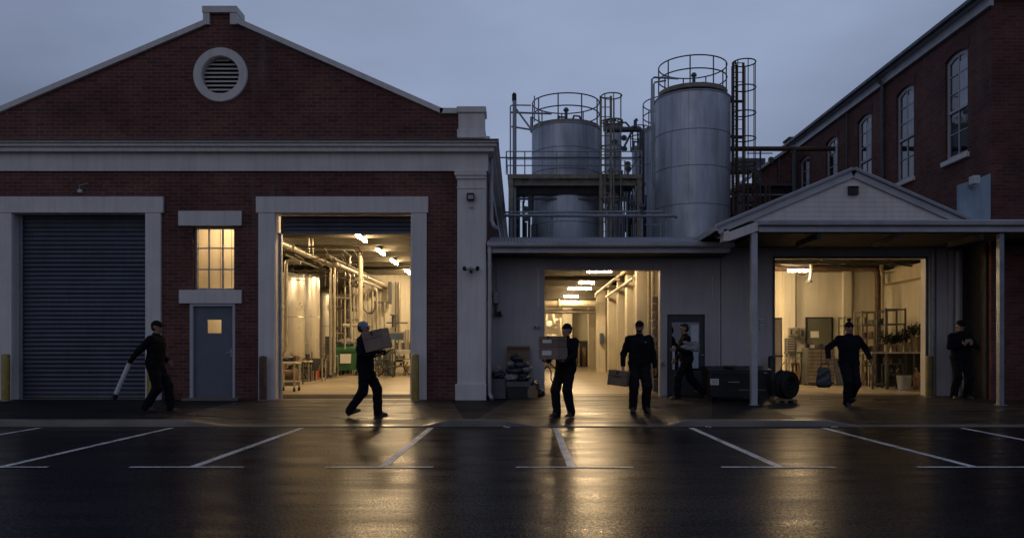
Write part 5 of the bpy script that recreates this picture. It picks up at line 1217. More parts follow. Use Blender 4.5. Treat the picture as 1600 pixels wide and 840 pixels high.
# 6 man walking to the camera with arms out
y = 16.5; x = X(1326, y); g0 = gz(x, y)+0.004
t, ws = person('man in bobble hat walking out of the canopied doorway with arms held wide', (x, y, g0), 0.0,
    ((.10, .16, 0.05, -.38, .05), (-.09, -.14, 0.0, .10, -.05)), ((.43, -.04, .98), (-.46, -.10, 1.00)), 1.78, hip=.90, lean=0.03, elbow=((.5, .6, -.1), (-.5, .6, -.1)), curl=(0.6, 1.1), hdir=(None, (-.25, -.1, -1)), hat='pompom', jac='navy', build_=1.14)
wr = ws[1]; bgx = thing('carrier_bag', 'limp grey bag hanging from the hand of the man in the bobble hat', 'bag', (wr[0]-.1, wr[1], wr[2]-.62))
c = npv(wr[0]-.10, wr[1]-.01, wr[2]-.40)
skin_mesh('sack', [rbox(c, (.14, .055, .19), np.array(Ry(R(4))), .05, .03), ell(c+npv(.02, 0, -.10), (.16, .08, .11), None, .04)], [M['bagdark']], bgx, 0.01, 0.006, (0,))
tubes('handle', M['black'], bgx, [([tuple(c+npv(-.09, 0, .18)), tuple(c+npv(-.05, 0, .26)), (wr[0]-.05, wr[1]-.01, wr[2]-.10), tuple(c+npv(.09, 0, .28)), tuple(c+npv(.10, 0, .18))], 0.008)])
# 7 man standing in the shade on the right
y = 18.1; x = X(1500, y); g0 = gz(x, y)+0.004
t, ws = person('man in dark overalls standing in shade, both hands raised to his chest', (x, y, g0), R(4),
    ((.14, -.02, 0, 0, .25), (-.17, -.04, 0, 0, -.3)), ((.09, -.26, 1.22), (-.11, -.27, 1.21)), 1.80, hip=.92, yaw=R(3), pitch=0.2, elbow=((1, .2, -.7), (-1, .2, -.7)), hdir=((-.4, -.5, .7), (.4, -.5, .7)), hpalm=((0, 1, 0), (0, 1, 0)), curl=(0.8, 0.8), jac='navy', build_=1.18)

# ================================================================== DOORWAY CLUTTER OUTSIDE
# stacked crates and bin bags between the downpipe and the middle doorway
def blob(name, label, cat, c, r, seed, m, n=7, group=None, fold=0.008, res=0.016):
    rr = random.Random(seed); c = npv(*c); t = thing(name, label, cat, (c[0], c[1], c[2]-r[2]), group)
    P = [ell(c, r, None, .04)]
    for k in range(n):
        a = rr.uniform(0, 2*PI); o = npv(math.cos(a)*r[0]*.6, math.sin(a)*r[1]*.6, rr.uniform(-.3, .5)*r[2]); P.append(ell(c+o, (r[0]*rr.uniform(.3, .5), r[1]*rr.uniform(.35, .5), r[2]*rr.uniform(.35, .6)), None, .03))
    P.append(cap_(c+npv(0, 0, r[2]*.7), c+npv(rr.uniform(-.04, .04), 0, r[2]*1.2), .03, .02, .03))
    skin_mesh('bag', P, [m], t, res, fold, (0,)); return t
yy = 18.35; gx0_ = X(768, yy); gb = gbase(gx0_, yy)
crate('plastic_crate', 'grey plastic crate on the ground nearest the downpipe', 'crate', X(768, yy), X(790, yy), yy-.18, yy+.22, gb, gb+.24, M['crate'], group='plastic crates stacked beside the downpipe')
crate('plastic_crate', 'grey plastic crate stacked above the one nearest the downpipe', 'crate', X(769, yy), X(789, yy), yy-.18, yy+.2, gb+.242, gb+.44, M['crate'], group='plastic crates stacked beside the downpipe')
crate('plastic_crate', 'wide dark crate at the bottom of the bag pile before the leaning board', 'crate', X(793, yy), X(826, yy), yy-.2, yy+.26, gb, gb+.27, M['black'], 6, group='plastic crates stacked beside the downpipe')
crate('plastic_crate', 'pale grey tray in the middle of the bag pile before the leaning board', 'crate', X(792, yy), X(827, yy), yy-.2, yy+.24, gb+.272, gb+.38, M['crate'], 5, group='plastic crates stacked beside the downpipe')
for (px_, zz, rx_, ry_, rz2, sd_, mm, lb) in ((779, .52, .16, .17, .11, 1, 'bagplastic', 'dark plastic sack lying on the crate stack nearest the downpipe'), (800, .47, .17, .17, .10, 2, 'bagpale', 'crumpled pale sack on the left of the tray in the bag pile'),
        (817, .47, .17, .17, .10, 3, 'bagplastic', 'dark sack on the right of the tray in the bag pile'), (806, .62, .22, .18, .09, 4, 'bagplastic', 'wide black sack in the upper middle of the bag pile'),
        (815, .76, .19, .16, .09, 5, 'bagplastic', 'glossy blue black sack on top of the bag pile'), (798, .76, .10, .12, .08, 6, 'bagpale', 'small pale sack on top left of the bag pile'), (775, .66, .13, .15, .10, 10, 'bagpale', 'pale grey sack on top of the crate stack nearest the downpipe'), (822, .66, .13, .14, .08, 11, 'bagpale', 'pale sack at the right end of the bag pile below the glossy sack'), (808, .90, .15, .14, .08, 12, 'bagplastic', 'topmost black sack of the bag pile, against the leaning board'), (836, .28, .10, .12, .12, 8, 'bagplastic', 'small dark bag poking out of the open carton')):
    blob('rubbish_sack', lb, 'sack', (X(px_, yy), yy, gb+zz), (rx_, ry_, rz2), sd_, M[mm], group='sacks heaped beside the middle doorway')
t = thing('leaning_board', 'brown board leaning on the wall behind the bag pile', 'board', (X(810, 18.85), 18.8, gb))
MB().obox((X(810, 18.8), 18.82, gb+.60), (.27, .012, .60), Rx(R(-6))).build('panel', M['cardboard'], t, smooth=0); MB().obox((X(810, 18.8), 18.80, gb+1.17), (.275, .014, .02), Rx(R(-6))).build('edge_batten', M['wood'], t, smooth=0)
carton('small brown open carton on the ground right of the bag pile', (X(832, 18.2), 18.25, gb+.14), (.09, .13, .14), Rz(R(-18)), M['cardboard'], False)
blob('rubbish_sack', 'small black sack on the ground against the left jamb of the middle doorway', 'sack', (X(843, 18.6), 18.7, gb+.09), (.12, .12, .09), 9, M['bagplastic'], group='sacks heaped beside the middle doorway')
# dark lidded skip behind the canopy post
yb = 17.5; bxl, bxr = X(1109, yb), X(1204, yb); gb2 = gbase(4.6, yb)
t = thing('lidded_bin', 'black low lidded waste bin with pale labels behind the near canopy post', 'bin', ((bxl+bxr)/2, yb+.35, gb2))
wv, h = bxr-bxl, .60
mb = MB(); q = .06
mb.add([(bxl+q, yb+q*.5, gb2+.10), (bxr-q, yb+q*.5, gb2+.10), (bxr-q, yb+.75, gb2+.10), (bxl+q, yb+.75, gb2+.10), (bxl, yb, gb2+.10+h*.9), (bxr, yb, gb2+.10+h*.9), (bxr, yb+.85, gb2+.10+h*.9), (bxl, yb+.85, gb2+.10+h*.9)],
       [(0, 3, 2, 1), (0, 1, 5, 4), (1, 2, 6, 5), (2, 3, 7, 6), (3, 0, 4, 7)])
mb.box(bxl-.02, bxr+.02, yb-.03, yb+.0, gb2+.60, gb2+.645)
mb.build('body', M['black'], t, smooth=0)
mb = MB(); mb.plate([(yb-.03, gb2+.645), (yb+.88, gb2+.645), (yb+.88, gb2+.74), (yb+.45, gb2+.77), (yb-.03, gb2+.69)], [], YZ, bxl-.03, bxr+.03); mb.build('lid', M['black'], t, smooth=0, bevel=0.01)
B('lid_sheet', M['crate'], t, (X(1135, yb), X(1152, yb), yb+.05, yb+.35, gb2+.775, gb2+.785))
for k, xx in enumerate((bxl+.25, bxr-.25, )): MB().lathe((xx, yb+.12, gb2+.055), [(.055, -.02), (.055, .02)], 16, 'x').build('castor', M['blackrubber'], t); MB().lathe((xx, yb+.62, gb2+.055), [(.055, -.02), (.055, .02)], 16, 'x').build('castor', M['blackrubber'], t)
B('side_label', M['paper'], t, (bxl+.015, bxl+.20, yb-.004+.012, yb+.016, gb2+.36, gb2+.50)); mb = MB()
for k in range(3): mb.box(bxl+.035, bxl+.18, yb+.004, yb+.0075, gb2+.385+.035*k, gb2+.395+.035*k)
mb.build('label_print', M['darksteel'], t, smooth=0)
B('handle', M['galv'], t, (X(1137, yb), X(1155, yb), yb-.02, yb-.003+.012, gb2+.415, gb2+.432)); B('makers_plate', M['galv'], t, (X(1193, yb), X(1198, yb), yb-.034, yb-.0305, gb2+.615, gb2+.635))
B('stripe', M['cardboard'], t, (X(1154, yb), X(1198, yb), yb+.016, yb+.024, gb2+.24, gb2+.258))
# low dark pallet of hose on timber
t = thing('timber_skid', 'low timber skid under the coiled hose', 'pallet', (X(1225, 17.3), 17.3, gbase(5.7, 17.3))); gb3 = gbase(5.7, 17.3)
mb = MB(); [mb.box(X(1208, 17.2), X(1243, 17.2), 17.08+.17*k, 17.19+.17*k, gb3+.05, gb3+.075) for k in range(3)]; mb.build('deck_board', M['wood'], t, smooth=0)
mb = MB(); [mb.box(X(a_, 17.2), X(a_, 17.2)+.07, 17.07, 17.54, gb3, gb3+.0495) for a_ in (1209, 1223, 1237)]; mb.build('bearer', M['wood'], t, smooth=0)
t = thing('hose_coil', 'fat coil of black hose standing on edge beside the lidded bin', 'hose', (X(1228, 17.3), 17.3, gb3+.075)); c = Vector((X(1228, 17.3), 17.32, gb3+.075+.315))
mb = MB(); rr = random.Random(5)
for k in range(46):
    RR = rr.uniform(.02, .285); off = rr.uniform(-.13, .13)*(1.1-abs(RR-.2)*3); tl = Rz(R(34+rr.uniform(-5, 5)))
    cc = c+Vector((rr.uniform(-.012, .012), 0, -.315+RR+.032 if RR > .26 else rr.uniform(-.02, .03)))
    mb.tube([cc+tl @ Vector((RR*math.cos(a), off, RR*math.sin(a))) for a in [2*PI*i/36 for i in range(36)]], .028, 8, False, True)
mb.build('hose', M['blackrubber'], t)
tubes('loose_end', M['rust'], t, [([tuple(c+Vector((-.10, .05, .28))), tuple(c+Vector((-.06, .05, .42))), tuple(c+Vector((0, .05, .48)))], .010)])
# dark wheeled bin right of the standing man
yv = 18.55; t = thing('wheeled_bin', 'tall black wheeled bin in the shade behind the standing man in overalls', 'bin', (X(1534, yv), yv+.2, gbase(10.2, yv))); g4 = gbase(10.2, yv)
x0_, x1_ = X(1520, yv), X(1546, yv)-.03
mb = MB(); mb.add([(x0_+.03, yv, g4+.06), (x1_-.03, yv, g4+.06), (x1_-.03, yv+.38, g4+.06), (x0_+.03, yv+.38, g4+.06), (x0_, yv-.04, g4+.98), (x1_, yv-.04, g4+.98), (x1_, yv+.40, g4+.98), (x0_, yv+.40, g4+.98)], [(0, 3, 2, 1), (0, 1, 5, 4), (1, 2, 6, 5), (2, 3, 7, 6), (3, 0, 4, 7), (4, 5, 6, 7)]); mb.build('body', M['black'], t, smooth=0, bevel=.01)
B('lid', M['black'], t, (x0_-.015, x1_+.015, yv-.06, yv+.42, g4+.982, g4+1.03), bevel=.012)
for s_ in (x0_+.03, x1_-.03): MB().lathe((s_, yv+.33, g4+.09), [(.09, -.025), (.09, .025)], 18, 'x').build('wheel', M['blackrubber'], t)
t = thing('leaning_pole', 'thin pale pole standing against the wall right of the wheeled bin', 'pole', (10.46, 18.85, g4)); tubes('pole', M['trim'], t, [([(10.43, 18.80, g4), (10.47, 18.93, g4+1.35)], .018)]); tubes('hook', M['galv'], t, [([(10.445, 18.84, g4+.92), (10.36, 18.8, g4+.92)], .012)])
# ================================================================== LIGHT FITTINGS (lit)
def tube_light(label, x, y, z, along, length, power, group, width=0.09, hang=0.25):
    t = thing('ceiling_light', label, 'ceiling light', (x, y, z), group); a, b = (width/2, length/2) if along == 'y' else (length/2, width/2)
    B('housing', M['galv'], t, (x-a, x+a, y-b, y+b, z+.035, z+.08), bevel=.006)
    d = MB(); d.box(x-a*.9, x+a*.9, y-b*.97, y+b*.97, z-.03, z+.034)
    key = 'lamp%d' % round(power)
    if key not in M: M[key] = emit('lit_fluorescent_diffuser', LAMPCOL, power/(PI*(width*length*.87+0.064*2*(width+length))))
    d.build('diffuser', M[key], t, smooth=0)
    tubes('hanger', M['darksteel'], t, [([(x-a*.3, y-b*.8, z+.08), (x-a*.3, y-b*.8, z+.08+hang)], .006), ([(x+a*.3, y+b*.8, z+.08), (x+a*.3, y+b*.8, z+.08+hang)], .006)])
    return t
PWL, PWM, PWR = 200, 88, 165
for i, (yy, lb) in enumerate(((19.5, 'lit tube light nearest the warehouse doorway, just behind its rolled up shutter'), (22.75, 'largest visible lit tube light in the warehouse doorway'), (25.9, 'second visible lit tube light in the warehouse doorway, counting from the street'), (28.7, 'third visible lit tube light in the warehouse doorway, counting from the street'), (32.3, 'smallest and farthest lit tube light in the warehouse'))):
    tube_light(lb, -4.5, yy, 4.56 if i else 4.62, 'y', 1.25, PWL*(1.0 if i else 0.45), 'tube lights in the warehouse', hang=.03)
tube_light('lit tube light over the steel tanks in the warehouse, hidden behind the brickwork', -8.6, 23.5, 4.5, 'y', 1.25, PWL, 'tube lights in the warehouse', hang=.1)
tube_light('lit tube light behind the small paned warehouse window', -7.0, 18.95, 4.52, 'x', .9, 46, 'tube lights in the warehouse', hang=.4)
for i, (xx, yy, zz, ln, lb) in enumerate(((2.1, 20.2, 3.56, 1.0, 'lit tube light nearest the middle doorway, just inside its head'), (2.25, 22.6, 3.60, .75, 'topmost visible lit tube light in the middle doorway'), (2.2, 26.3, 3.60, .55, 'second visible lit tube light below the top one in the middle doorway'), (2.15, 28.7, 3.60, .9, 'third visible lit tube light in the middle doorway'), (2.0, 31.2, 3.50, .6, 'lowest lit tube light in the middle doorway'), (1.6, 35.4, 3.4, .8, 'farthest tube light deep in the middle building'))):
    tube_light(lb, xx, yy, zz, 'x', ln, PWM*(0.5 if i == 0 else 1), 'tube lights in the middle building', hang=.02)
tube_light('lit tube light near the duct bracket inside the canopied doorway', 7.80, 22.4, 3.60, 'x', .62, PWR*.38, 'tube lights in the gabled bay', hang=.5)
tube_light('unseen low tube light added behind the wall between the small window and the door', -6.9, 18.8, 2.40, 'x', .8, 13, 'tube lights in the warehouse', hang=2.6)  # unseen lamp put in to brighten the door's vision pane and the window
tube_light('added unseen tube light in the gabled bay, behind the wall left of its doorway', 5.65, 22.6, 3.62, 'x', .9, PWR*1.2, 'tube lights in the gabled bay', hang=.5)  # unseen lamp added to light the bay while sparing the road reflection
# small mixed equipment: a frame with boxes, cylinders and hoses, each piece a part
def clutter(label, pa, pb, y, top, f, seed, name='equipment_skid', cat='equipment', n=7, depth=.6):
    rr = random.Random(seed); x0, x1 = X(pa, y), X(pb, y); z0 = f(0, y); h = Z(top, y)-z0; t = thing(name, label, cat, ((x0+x1)/2, y+depth/2, z0)); w = x1-x0
    mb = MB()
    for xx in (x0, x1-.04):
        for yy in (y, y+depth-.04): mb.box(xx, xx+.04, yy, yy+.04, z0, z0+h*.8)
    mb.box(x0, x1, y-.001, y+.03, z0+h*.45, z0+h*.45+.04); mb.box(x0, x1, y-.001, y+.03, z0+.08, z0+.12); mb.box(x0, x1, y+.01, y+depth, z0+h*.8, z0+h*.8+.03)
    mb.build('frame', M[rr.choice(('darksteel', 'rustpale', 'pipe'))], t, smooth=0)
    for k in range(n):
        cx_ = x0+w*(k+.5)/n; s_ = w/n*rr.uniform(.35, .6); lv = rr.choice((.12, .45, .8)); zz = z0+(h*lv if lv > .2 else .12)+.031; hh = h*rr.uniform(.15, .3); m_ = M[rr.choice(('darksteel', 'black', 'pipe', 'rust', 'rustpale', 'galv', 'cardboard', 'darksteel', 'blue'))]
        q = rr.random()
        if q < .4: B('housing', m_, t, (cx_-s_, cx_+s_, y+.06, y+depth*.7, zz, zz+hh), bevel=.01)
        elif q < .75: MB().lathe((cx_, y+depth*.4, zz), [(s_*.9, 0), (s_, .02), (s_, hh*.8), (s_*.4, hh), (.001, hh)], 18).build('canister', m_, t)
        else: MB().cyl((cx_-s_, y+depth*.3, zz+s_), (cx_+s_, y+depth*.3, zz+s_), s_*.8, n=16).build('motor', m_, t)
    tubes('hose', M['black'], t, [([(x0+w*rr.random(), y-.02, z0+h*.7), (x0+w*rr.random(), y-.05, z0+h*.4), (x0+w*rr.random(), y-.03, z0+.05)], .018) for _ in range(3)], 8)
    return t

# ================================================================== INSIDE THE WAREHOUSE
clutter('low dark pump skid under the tall steel tank at the left of the warehouse doorway', 436, 466, 23.7, 556, fl, 2)
clutter('crowded dark skid of pumps below the shiny second steel tank', 463, 486, 25.9, 552, fl, 3)
clutter('low rusty skid between the hopper and the dark control cabinet', 494, 512, 27.6, 556, fl, 4)
clutter('dark pallet of machine parts left of the green bin', 507, 523, 29.4, 548, fl, 5, 'parts_pallet', 'parts', 5)
clutter('dark machinery low behind the carton of the man in the blue cap', 566, 596, 31.6, 540, fl, 6)
clutter('dark machinery under the right end of the filling machine', 612, 648, 30.0, 555, fl, 7)
fmm = lambda x, y: FM+0.003+0.02*(y-YM)
clutter('bulky dark machine standing before the filling machine on the right of the warehouse', 586, 614, 28.8, 536, fl, 21, 'packing_machine', 'machine', 8)
clutter('dark equipment low on the left deep in the middle building', 850, 872, 33.5, 535, fmm, 8)
clutter('dark goods against the rear wall of the middle building', 880, 905, 36.6, 530, fmm, 9, 'stored_goods', 'goods')
clutter('dark machine parts beside the wall columns behind the bearded man', 1002, 1022, 21.8, 560, fmm, 10, 'parts_trolley', 'trolley', 4, .35)
frr = lambda x, y: FM+0.003+0.02*(y-YM)
clutter('crowded low shelf of dark tools behind the shelving rack', 1322, 1350, 23.4, 545, frr, 12, 'tool_shelf', 'shelf')
clutter('dark boxes and tins under the left part of the bench', 1364, 1384, 21.9, 560, frr, 13, 'stored_tins', 'tins', 5, .3)
clutter('dark crates stored under the right part of the bench', 1386, 1412, 21.4, 560, frr, 14, 'stored_crates', 'crates', 5, .35)

def vessel(label, px_, y, r, ztop, zbot, group='stainless tanks in the warehouse', m='stainless'):
    x = X(px_, y); z0 = fl(x, y); t = thing('process_tank', label, 'tank', (x, y, z0), group)
    MB().lathe((x, y, 0), [(r*.25, zbot-.22), (r*.98, zbot), (r, zbot+.02), (r, ztop-.10), (r*.94, ztop), (r*.5, ztop+.10), (.001, ztop+.14)], 40).build('shell', M[m], t, smooth=50)
    s = MB(); [s.ring((x, y, zz), r+.004, .014, 40, 6) for zz in (zbot+.03, ztop-.12, (zbot+ztop)/2)]; s.build('band', M['pipe'], t)
    g_ = MB(); [g_.cyl((x+r*.8*math.cos(a), y+r*.8*math.sin(a), z0), (x+r*.8*math.cos(a), y+r*.8*math.sin(a), zbot+.05), .035, n=8) for a in (-.8, -2.3, .8, 2.3)]; g_.build('leg', M['pipe'], t)
    v = MB(); v.cyl((x+r*.3, y-r*.96, zbot+.5), (x+r*.3, y-r-.12, zbot+.5), .035, n=10); v.lathe((x+r*.3, y-r-.12, zbot+.5), [(.07, -.01), (.07, .01), (.001, .012)], 14, 'y'); v.cyl((x, y, zbot-.2), (x, y-.0, z0+.15), .05, n=10); v.build('valve', M['pipe'], t)
    return t
vessel('tall brushed steel tank at the left edge of the warehouse doorway', 448, 24.4, .54, 3.62, 1.15)
vessel('tall shiny steel tank second from the left in the warehouse doorway', 481, 26.8, .39, 3.95, 1.05)
vessel('slim shiny steel tank third from the left in the warehouse doorway', 508, 30.4, .27, 3.62, 1.0)
vessel('dull steel tank behind the pipe racks left of the green bin', 531, 33.0, .42, 3.3, 1.2)
def run(name, label, m, r, pts, cat='pipe', flange=(), group='pipes in the warehouse'):
    t = thing(name, label, cat, tuple(pts[0]), group); tubes('pipe', M[m], t, [(pts, r)], 12)
    if flange:
        mb = MB()
        for f in flange:
            a, b = Vector(pts[0]), Vector(pts[-1]); p = a.lerp(b, f); d = (b-a).normalized(); mb.cyl(p-d*.02, p+d*.02, r*1.5, n=14)
        mb.build('flange', M[m], t)
    return t
W_ = lambda px_, py, y: (X(px_, y), y, Z(py, y))
run('steel_pipe', 'thick bright pipe slanting down from the top left of the warehouse doorway', 'pipe', .085, [(-6.5, 19.9, 4.28), (-6.28, 28.3, 4.22)], flange=(.3, .7))
run('steel_pipe', 'bright pipe slanting away in the upper middle of the warehouse doorway', 'pipe', .075, [W_(523, 411, 25.7), W_(607, 448, 34)], flange=(.5,))
run('steel_pipe', 'thin pipe slanting away just under the upper middle bright pipe', 'pipe', .04, [W_(560, 436, 28), W_(600, 452, 34)])
run('steel_pipe', 'thick upright pipe in the middle of the warehouse doorway', 'pipepaint', .075, [W_(563.5, 395, 27), W_(563.5, 596, 27)], 'pipe', (.2, .6))
run('steel_pipe', 'left one of the two upright pipes right of the slim steel tank', 'pipe', .045, [W_(516.5, 418, 26), W_(516.5, 585, 26)])
run('steel_pipe', 'right one of the two upright pipes right of the slim steel tank', 'pipe', .045, [W_(522.5, 418, 26), W_(522.5, 582, 26)])
run('steel_pipe', 'upright pipe bending over at the left edge of the warehouse doorway', 'pipe', .05, [W_(470, 410, 22.6), W_(452, 406, 22.6), W_(448, 408, 22.6), W_(447, 414, 22.6), W_(447, 545, 22.6), W_(443, 555, 22.6), W_(438, 560, 22.6)])
run('steel_pipe', 'upright pipe left of the thick middle pipe with a goose neck top', 'pipe', .045, [W_(562, 388, 28), W_(552, 388, 28), W_(547, 393, 28), W_(546, 402, 28), W_(546, 425, 28), W_(549, 530, 28)])
run('steel_pipe', 'far upright pipe left of the goose neck pipe', 'pipe', .04, [W_(539, 425, 30), W_(539, 545, 30)])
run('steel_pipe', 'far upright pipe right of the thick middle pipe, bent at the top', 'pipe', .045, [W_(570, 470, 31), W_(572, 458, 31), W_(576, 452, 31), W_(587, 452, 31), W_(589, 456, 31), W_(589, 560, 31)])
run('steel_pipe', 'thin upright pipe on the far cream wall with a side valve', 'pipe', .035, [W_(601, 472, 33.5), W_(601, 560, 33.5)])
run('steel_pipe', 'upright conduit high on the far cream wall, right of the side valve', 'pipe', .05, [W_(624, 440, 33.9), W_(624, 560, 33.9)])
run('steel_pipe', 'dark upright conduit close beside the high conduit on the far wall', 'darksteel', .03, [W_(618, 440, 33.9), W_(618, 570, 33.9)])
run('steel_pipe', 'level pipe crossing between the uprights at head height', 'pipepaint', .06, [W_(536, 508, 29), W_(562, 508, 29)])
run('steel_pipe', 'level pipe joining the twin uprights to the goose neck pipe', 'pipe', .04, [W_(517, 464, 27.8), W_(548, 466, 27.8)])
run('steel_pipe', 'thin pipe dropping from the ceiling beside the top left bright pipe', 'pipe', .03, [W_(483, 366, 23.5), W_(483, 396, 23.5)])
run('steel_pipe', 'second thin pipe dropping from the ceiling beside the top left bright pipe', 'pipe', .03, [W_(489, 366, 24), W_(489, 396, 24)])
run('steel_pipe', 'narrow hose looping low between the uprights', 'darksteel', .03, [W_(566, 470, 30.5), W_(568, 482, 30.5), W_(574, 489, 30.5), W_(582, 489, 30.5), W_(586, 482, 30.5), W_(586, 470, 30.5)])
# pipe bridges and cable trays high up
t = thing('cable_tray', 'dark cable tray of small pipes under the warehouse ceiling', 'cable tray', (-6, 25, 4.0))
rr = random.Random(11); runs = []
for k in range(22):
    y = rr.uniform(21.5, 33); z = rr.uniform(3.95, 4.5); a = rr.uniform(434, 500); b = a+rr.uniform(20, 110)
    runs.append(([(X(a, y), y, z), (X(b, y), y, z), (X(b, y), y+rr.uniform(0, 1.5), z-rr.uniform(0, .3))], rr.choice((.015, .02, .03))))
for k in range(5):
    x = rr.uniform(-7.6, -5.8); z = rr.uniform(4.0, 4.4); runs.append(([(x, 22+rr.uniform(0, 3), z), (x+.1, 33, z)], rr.choice((.02, .03, .04))))
tubes('tray', M['beam'], t, runs, 8)
t = thing('pipe_rack', 'frame of crossed thin pipes between the steel tanks and the far wall', 'pipework', W_(540, 590, 31.5))
runs = []
for px_ in (527, 533, 543, 553, 558, 575, 582, 594): y = 31+rr.uniform(-.5, 1.5); runs.append(([(X(px_, y), y, fl(0, y)), (X(px_, y), y, rr.uniform(3.2, 4.6))], rr.choice((.02, .03, .04))))
for py in (420, 432, 447, 462, 478, 484, 500, 520, 535): a = rr.uniform(515, 545); runs.append(([W_(a, py, 31.2), W_(a+rr.uniform(15, 45), py+rr.uniform(-2, 2), 31.2)], rr.choice((.02, .03, .045))))
tubes('pipe', M['pipe'], t, runs, 8)
mb = MB()
for px_, py in ((531, 482), (541, 483), (553, 483), (527, 512), (545, 530)): mb.box(X(px_-3, 31), X(px_+3, 31), 30.9, 31.05, Z(py+3, 31), Z(py-2, 31))
mb.build('valve_body', M['rust'], t, smooth=0)
# valve on far wall, brace, beam ends
t = thing('wall_valve', 'dark valve wheel and T pipe on the far cream wall above the machines', 'valve', W_(617, 515, 33.6)); mb = MB(); c = Vector(W_(616, 503, 33.6))
mb.tube([W_(604, 504, 33.6), W_(637, 504, 33.6)], .03, 8); mb.cyl(c+Vector((0, 0, -.2)), c+Vector((0, 0, .28)), .10, n=12); mb.ring(c+Vector((0, 0, .3)), .16, .025, 18, 6); mb.build('valve', M['darksteel'], t)
t = thing('wall_bracket', 'dark T shaped bracket on the far cream wall', 'bracket', W_(601, 474, 33.7)); B('bracket', M['darksteel'], t, (X(592, 33.7), X(611, 33.7), 33.6, 33.9, Z(474, 33.7), Z(471, 33.7)), (X(611, 33.7)-.1, X(611, 33.7), 33.6, 33.9, Z(471, 33.7)+.001, Z(440, 33.7)))
# dark stored frames along the left wall, behind the tanks
t = thing('storage_racking', 'dark racking full of pipework behind the tall steel tanks in the warehouse', 'racking', (-8.8, 30, fl(0, 30))); rr = random.Random(19); runs = []
for k in range(9): runs.append(([(-10.2+k*.42, 31.5+.2*(k % 3), fl(0, 31)), (-10.2+k*.42, 31.5+.2*(k % 3), 4.9)], .05))
for k in range(16): zq = rr.uniform(.6, 4.8); xq = rr.uniform(-10.4, -8.5); runs.append(([(xq, 31.4+rr.uniform(0, .5), zq), (xq+rr.uniform(.8, 2.2), 31.4+rr.uniform(0, .5), zq)], rr.choice((.04, .07, .1))))
tubes('frame', M['darksteel'], t, runs, 8); B('backing_sheet', M['darkwall'], t, (-10.6, -6.75, 32.2, 32.25, fl(0, 32), 5.0))
# green wheeled skip
yg = 30.5; t = thing('green_skip', 'green four wheeled bin with a pale notice on its front inside the warehouse', 'bin', (X(544, yg), yg, fl(0, yg))); zg = fl(0, yg); a, b = X(522, yg), X(563, yg)
mb = MB(); zz = [zg+.20, zg+.98]
mb.add([(a+.10, yg+.05, zz[0]), (b-.10, yg+.05, zz[0]), (b-.10, yg+.8, zz[0]), (a+.10, yg+.8, zz[0]), (a, yg-.02, zz[1]), (b, yg-.02, zz[1]), (b, yg+.9, zz[1]), (a, yg+.9, zz[1])], [(0, 3, 2, 1), (0, 1, 5, 4), (1, 2, 6, 5), (2, 3, 7, 6), (3, 0, 4, 7)])
mb.box(a-.03, b+.03, yg-.05, yg-.021, zz[1]-.07, zz[1]); mb.build('body', M['green'], t, smooth=0)
MB().plate([(yg-.05, zz[1]+.002), (yg+.93, zz[1]+.002), (yg+.93, zz[1]+.08), (yg+.4, zz[1]+.16), (yg-.05, zz[1]+.05)], [], YZ, a-.03, b+.03).build('lid', M['green'], t, smooth=0)
MB().obox((X(540, yg), yg-.012, zg+.66), (.20, .004, .20), Rx(R(-4)), 1.06).build('notice', M['paper'], t, smooth=0)
for xx in (a+.18, b-.18):
    for yy in (yg+.15, yg+.72): MB().lathe((xx, yy, zg+.09), [(.09, -.03), (.09, .03)], 16, 'x').build('wheel', M['blackrubber'], t)
blob('sack', 'pale sacks piled on top of the green wheeled bin', 'sack', (X(540, yg), yg+.45, zg+1.28), (.45, .25, .14), 21, M['bagpale'], 6, None, .01, .022)
# work tables and trolleys on the left
def table(label, pa, pb, y, top, m='stainless', depth=.6, name='work_table', wheels=True, shelf=.25, f=fl, cat='table'):
    x0, x1 = X(pa, y), X(pb, y); z0 = f(0, y); zt_ = Z(top, y); t = thing(name, label, cat, ((x0+x1)/2, y+depth/2, z0))
    B('top', M[m], t, (x0, x1, y, y+depth, zt_-.05, zt_), bevel=.008)
    for xx in (x0+.03, x1-.07):
        for yy in (y+.03, y+depth-.07):
            l = B('leg', M['pipe'], t, (xx, xx+.04, yy, yy+.04, z0+(.10 if wheels else 0), zt_-.051))
            if wheels: MB().lathe((xx+.02, yy+.02, z0+.055), [(.055, -.018), (.055, .018)], 14, 'x').build('castor', M['blackrubber'], l)
    if shelf: B('shelf', M['pipe'], t, (x0+.03, x1-.03, y+.03, y+depth-.03, z0+shelf, z0+shelf+.03))
    return t
table('small pale topped wheeled table nearest the left jamb of the warehouse doorway', 431, 462, 20.6, 565, 'inwall2', .55)
table('low pale stand behind the small wheeled table by the steel tanks', 464, 484, 25.6, 563, 'inwall2', .4, 'stand', False, .5, cat='stand')
B_ = thing('red_crate', 'red plastic box on the floor by the steel tanks', 'crate', (X(489, 27), 27, fl(0, 27))); mb = MB(); z0 = fl(0, 27)
mb.add([(X(484, 27), 27, z0), (X(494, 27), 27, z0), (X(494, 27), 27.4, z0), (X(484, 27), 27.4, z0), (X(483, 27), 26.97, z0+.5), (X(495, 27), 26.97, z0+.5), (X(495, 27), 27.43, z0+.5), (X(483, 27), 27.43, z0+.5)], [(0, 3, 2, 1), (0, 1, 5, 4), (1, 2, 6, 5), (2, 3, 7, 6), (3, 0, 4, 7)]); mb.box(X(482, 27), X(496, 27), 26.95, 27.45, z0+.5, z0+.53); mb.build('body', M['red'], B_, smooth=0)
t = thing('control_cabinet', 'dark upright steel cabinet between the slim tank and the green bin', 'cabinet', (X(516, 28.6), 28.6, fl(0, 28.6))); z0 = fl(0, 28.6)
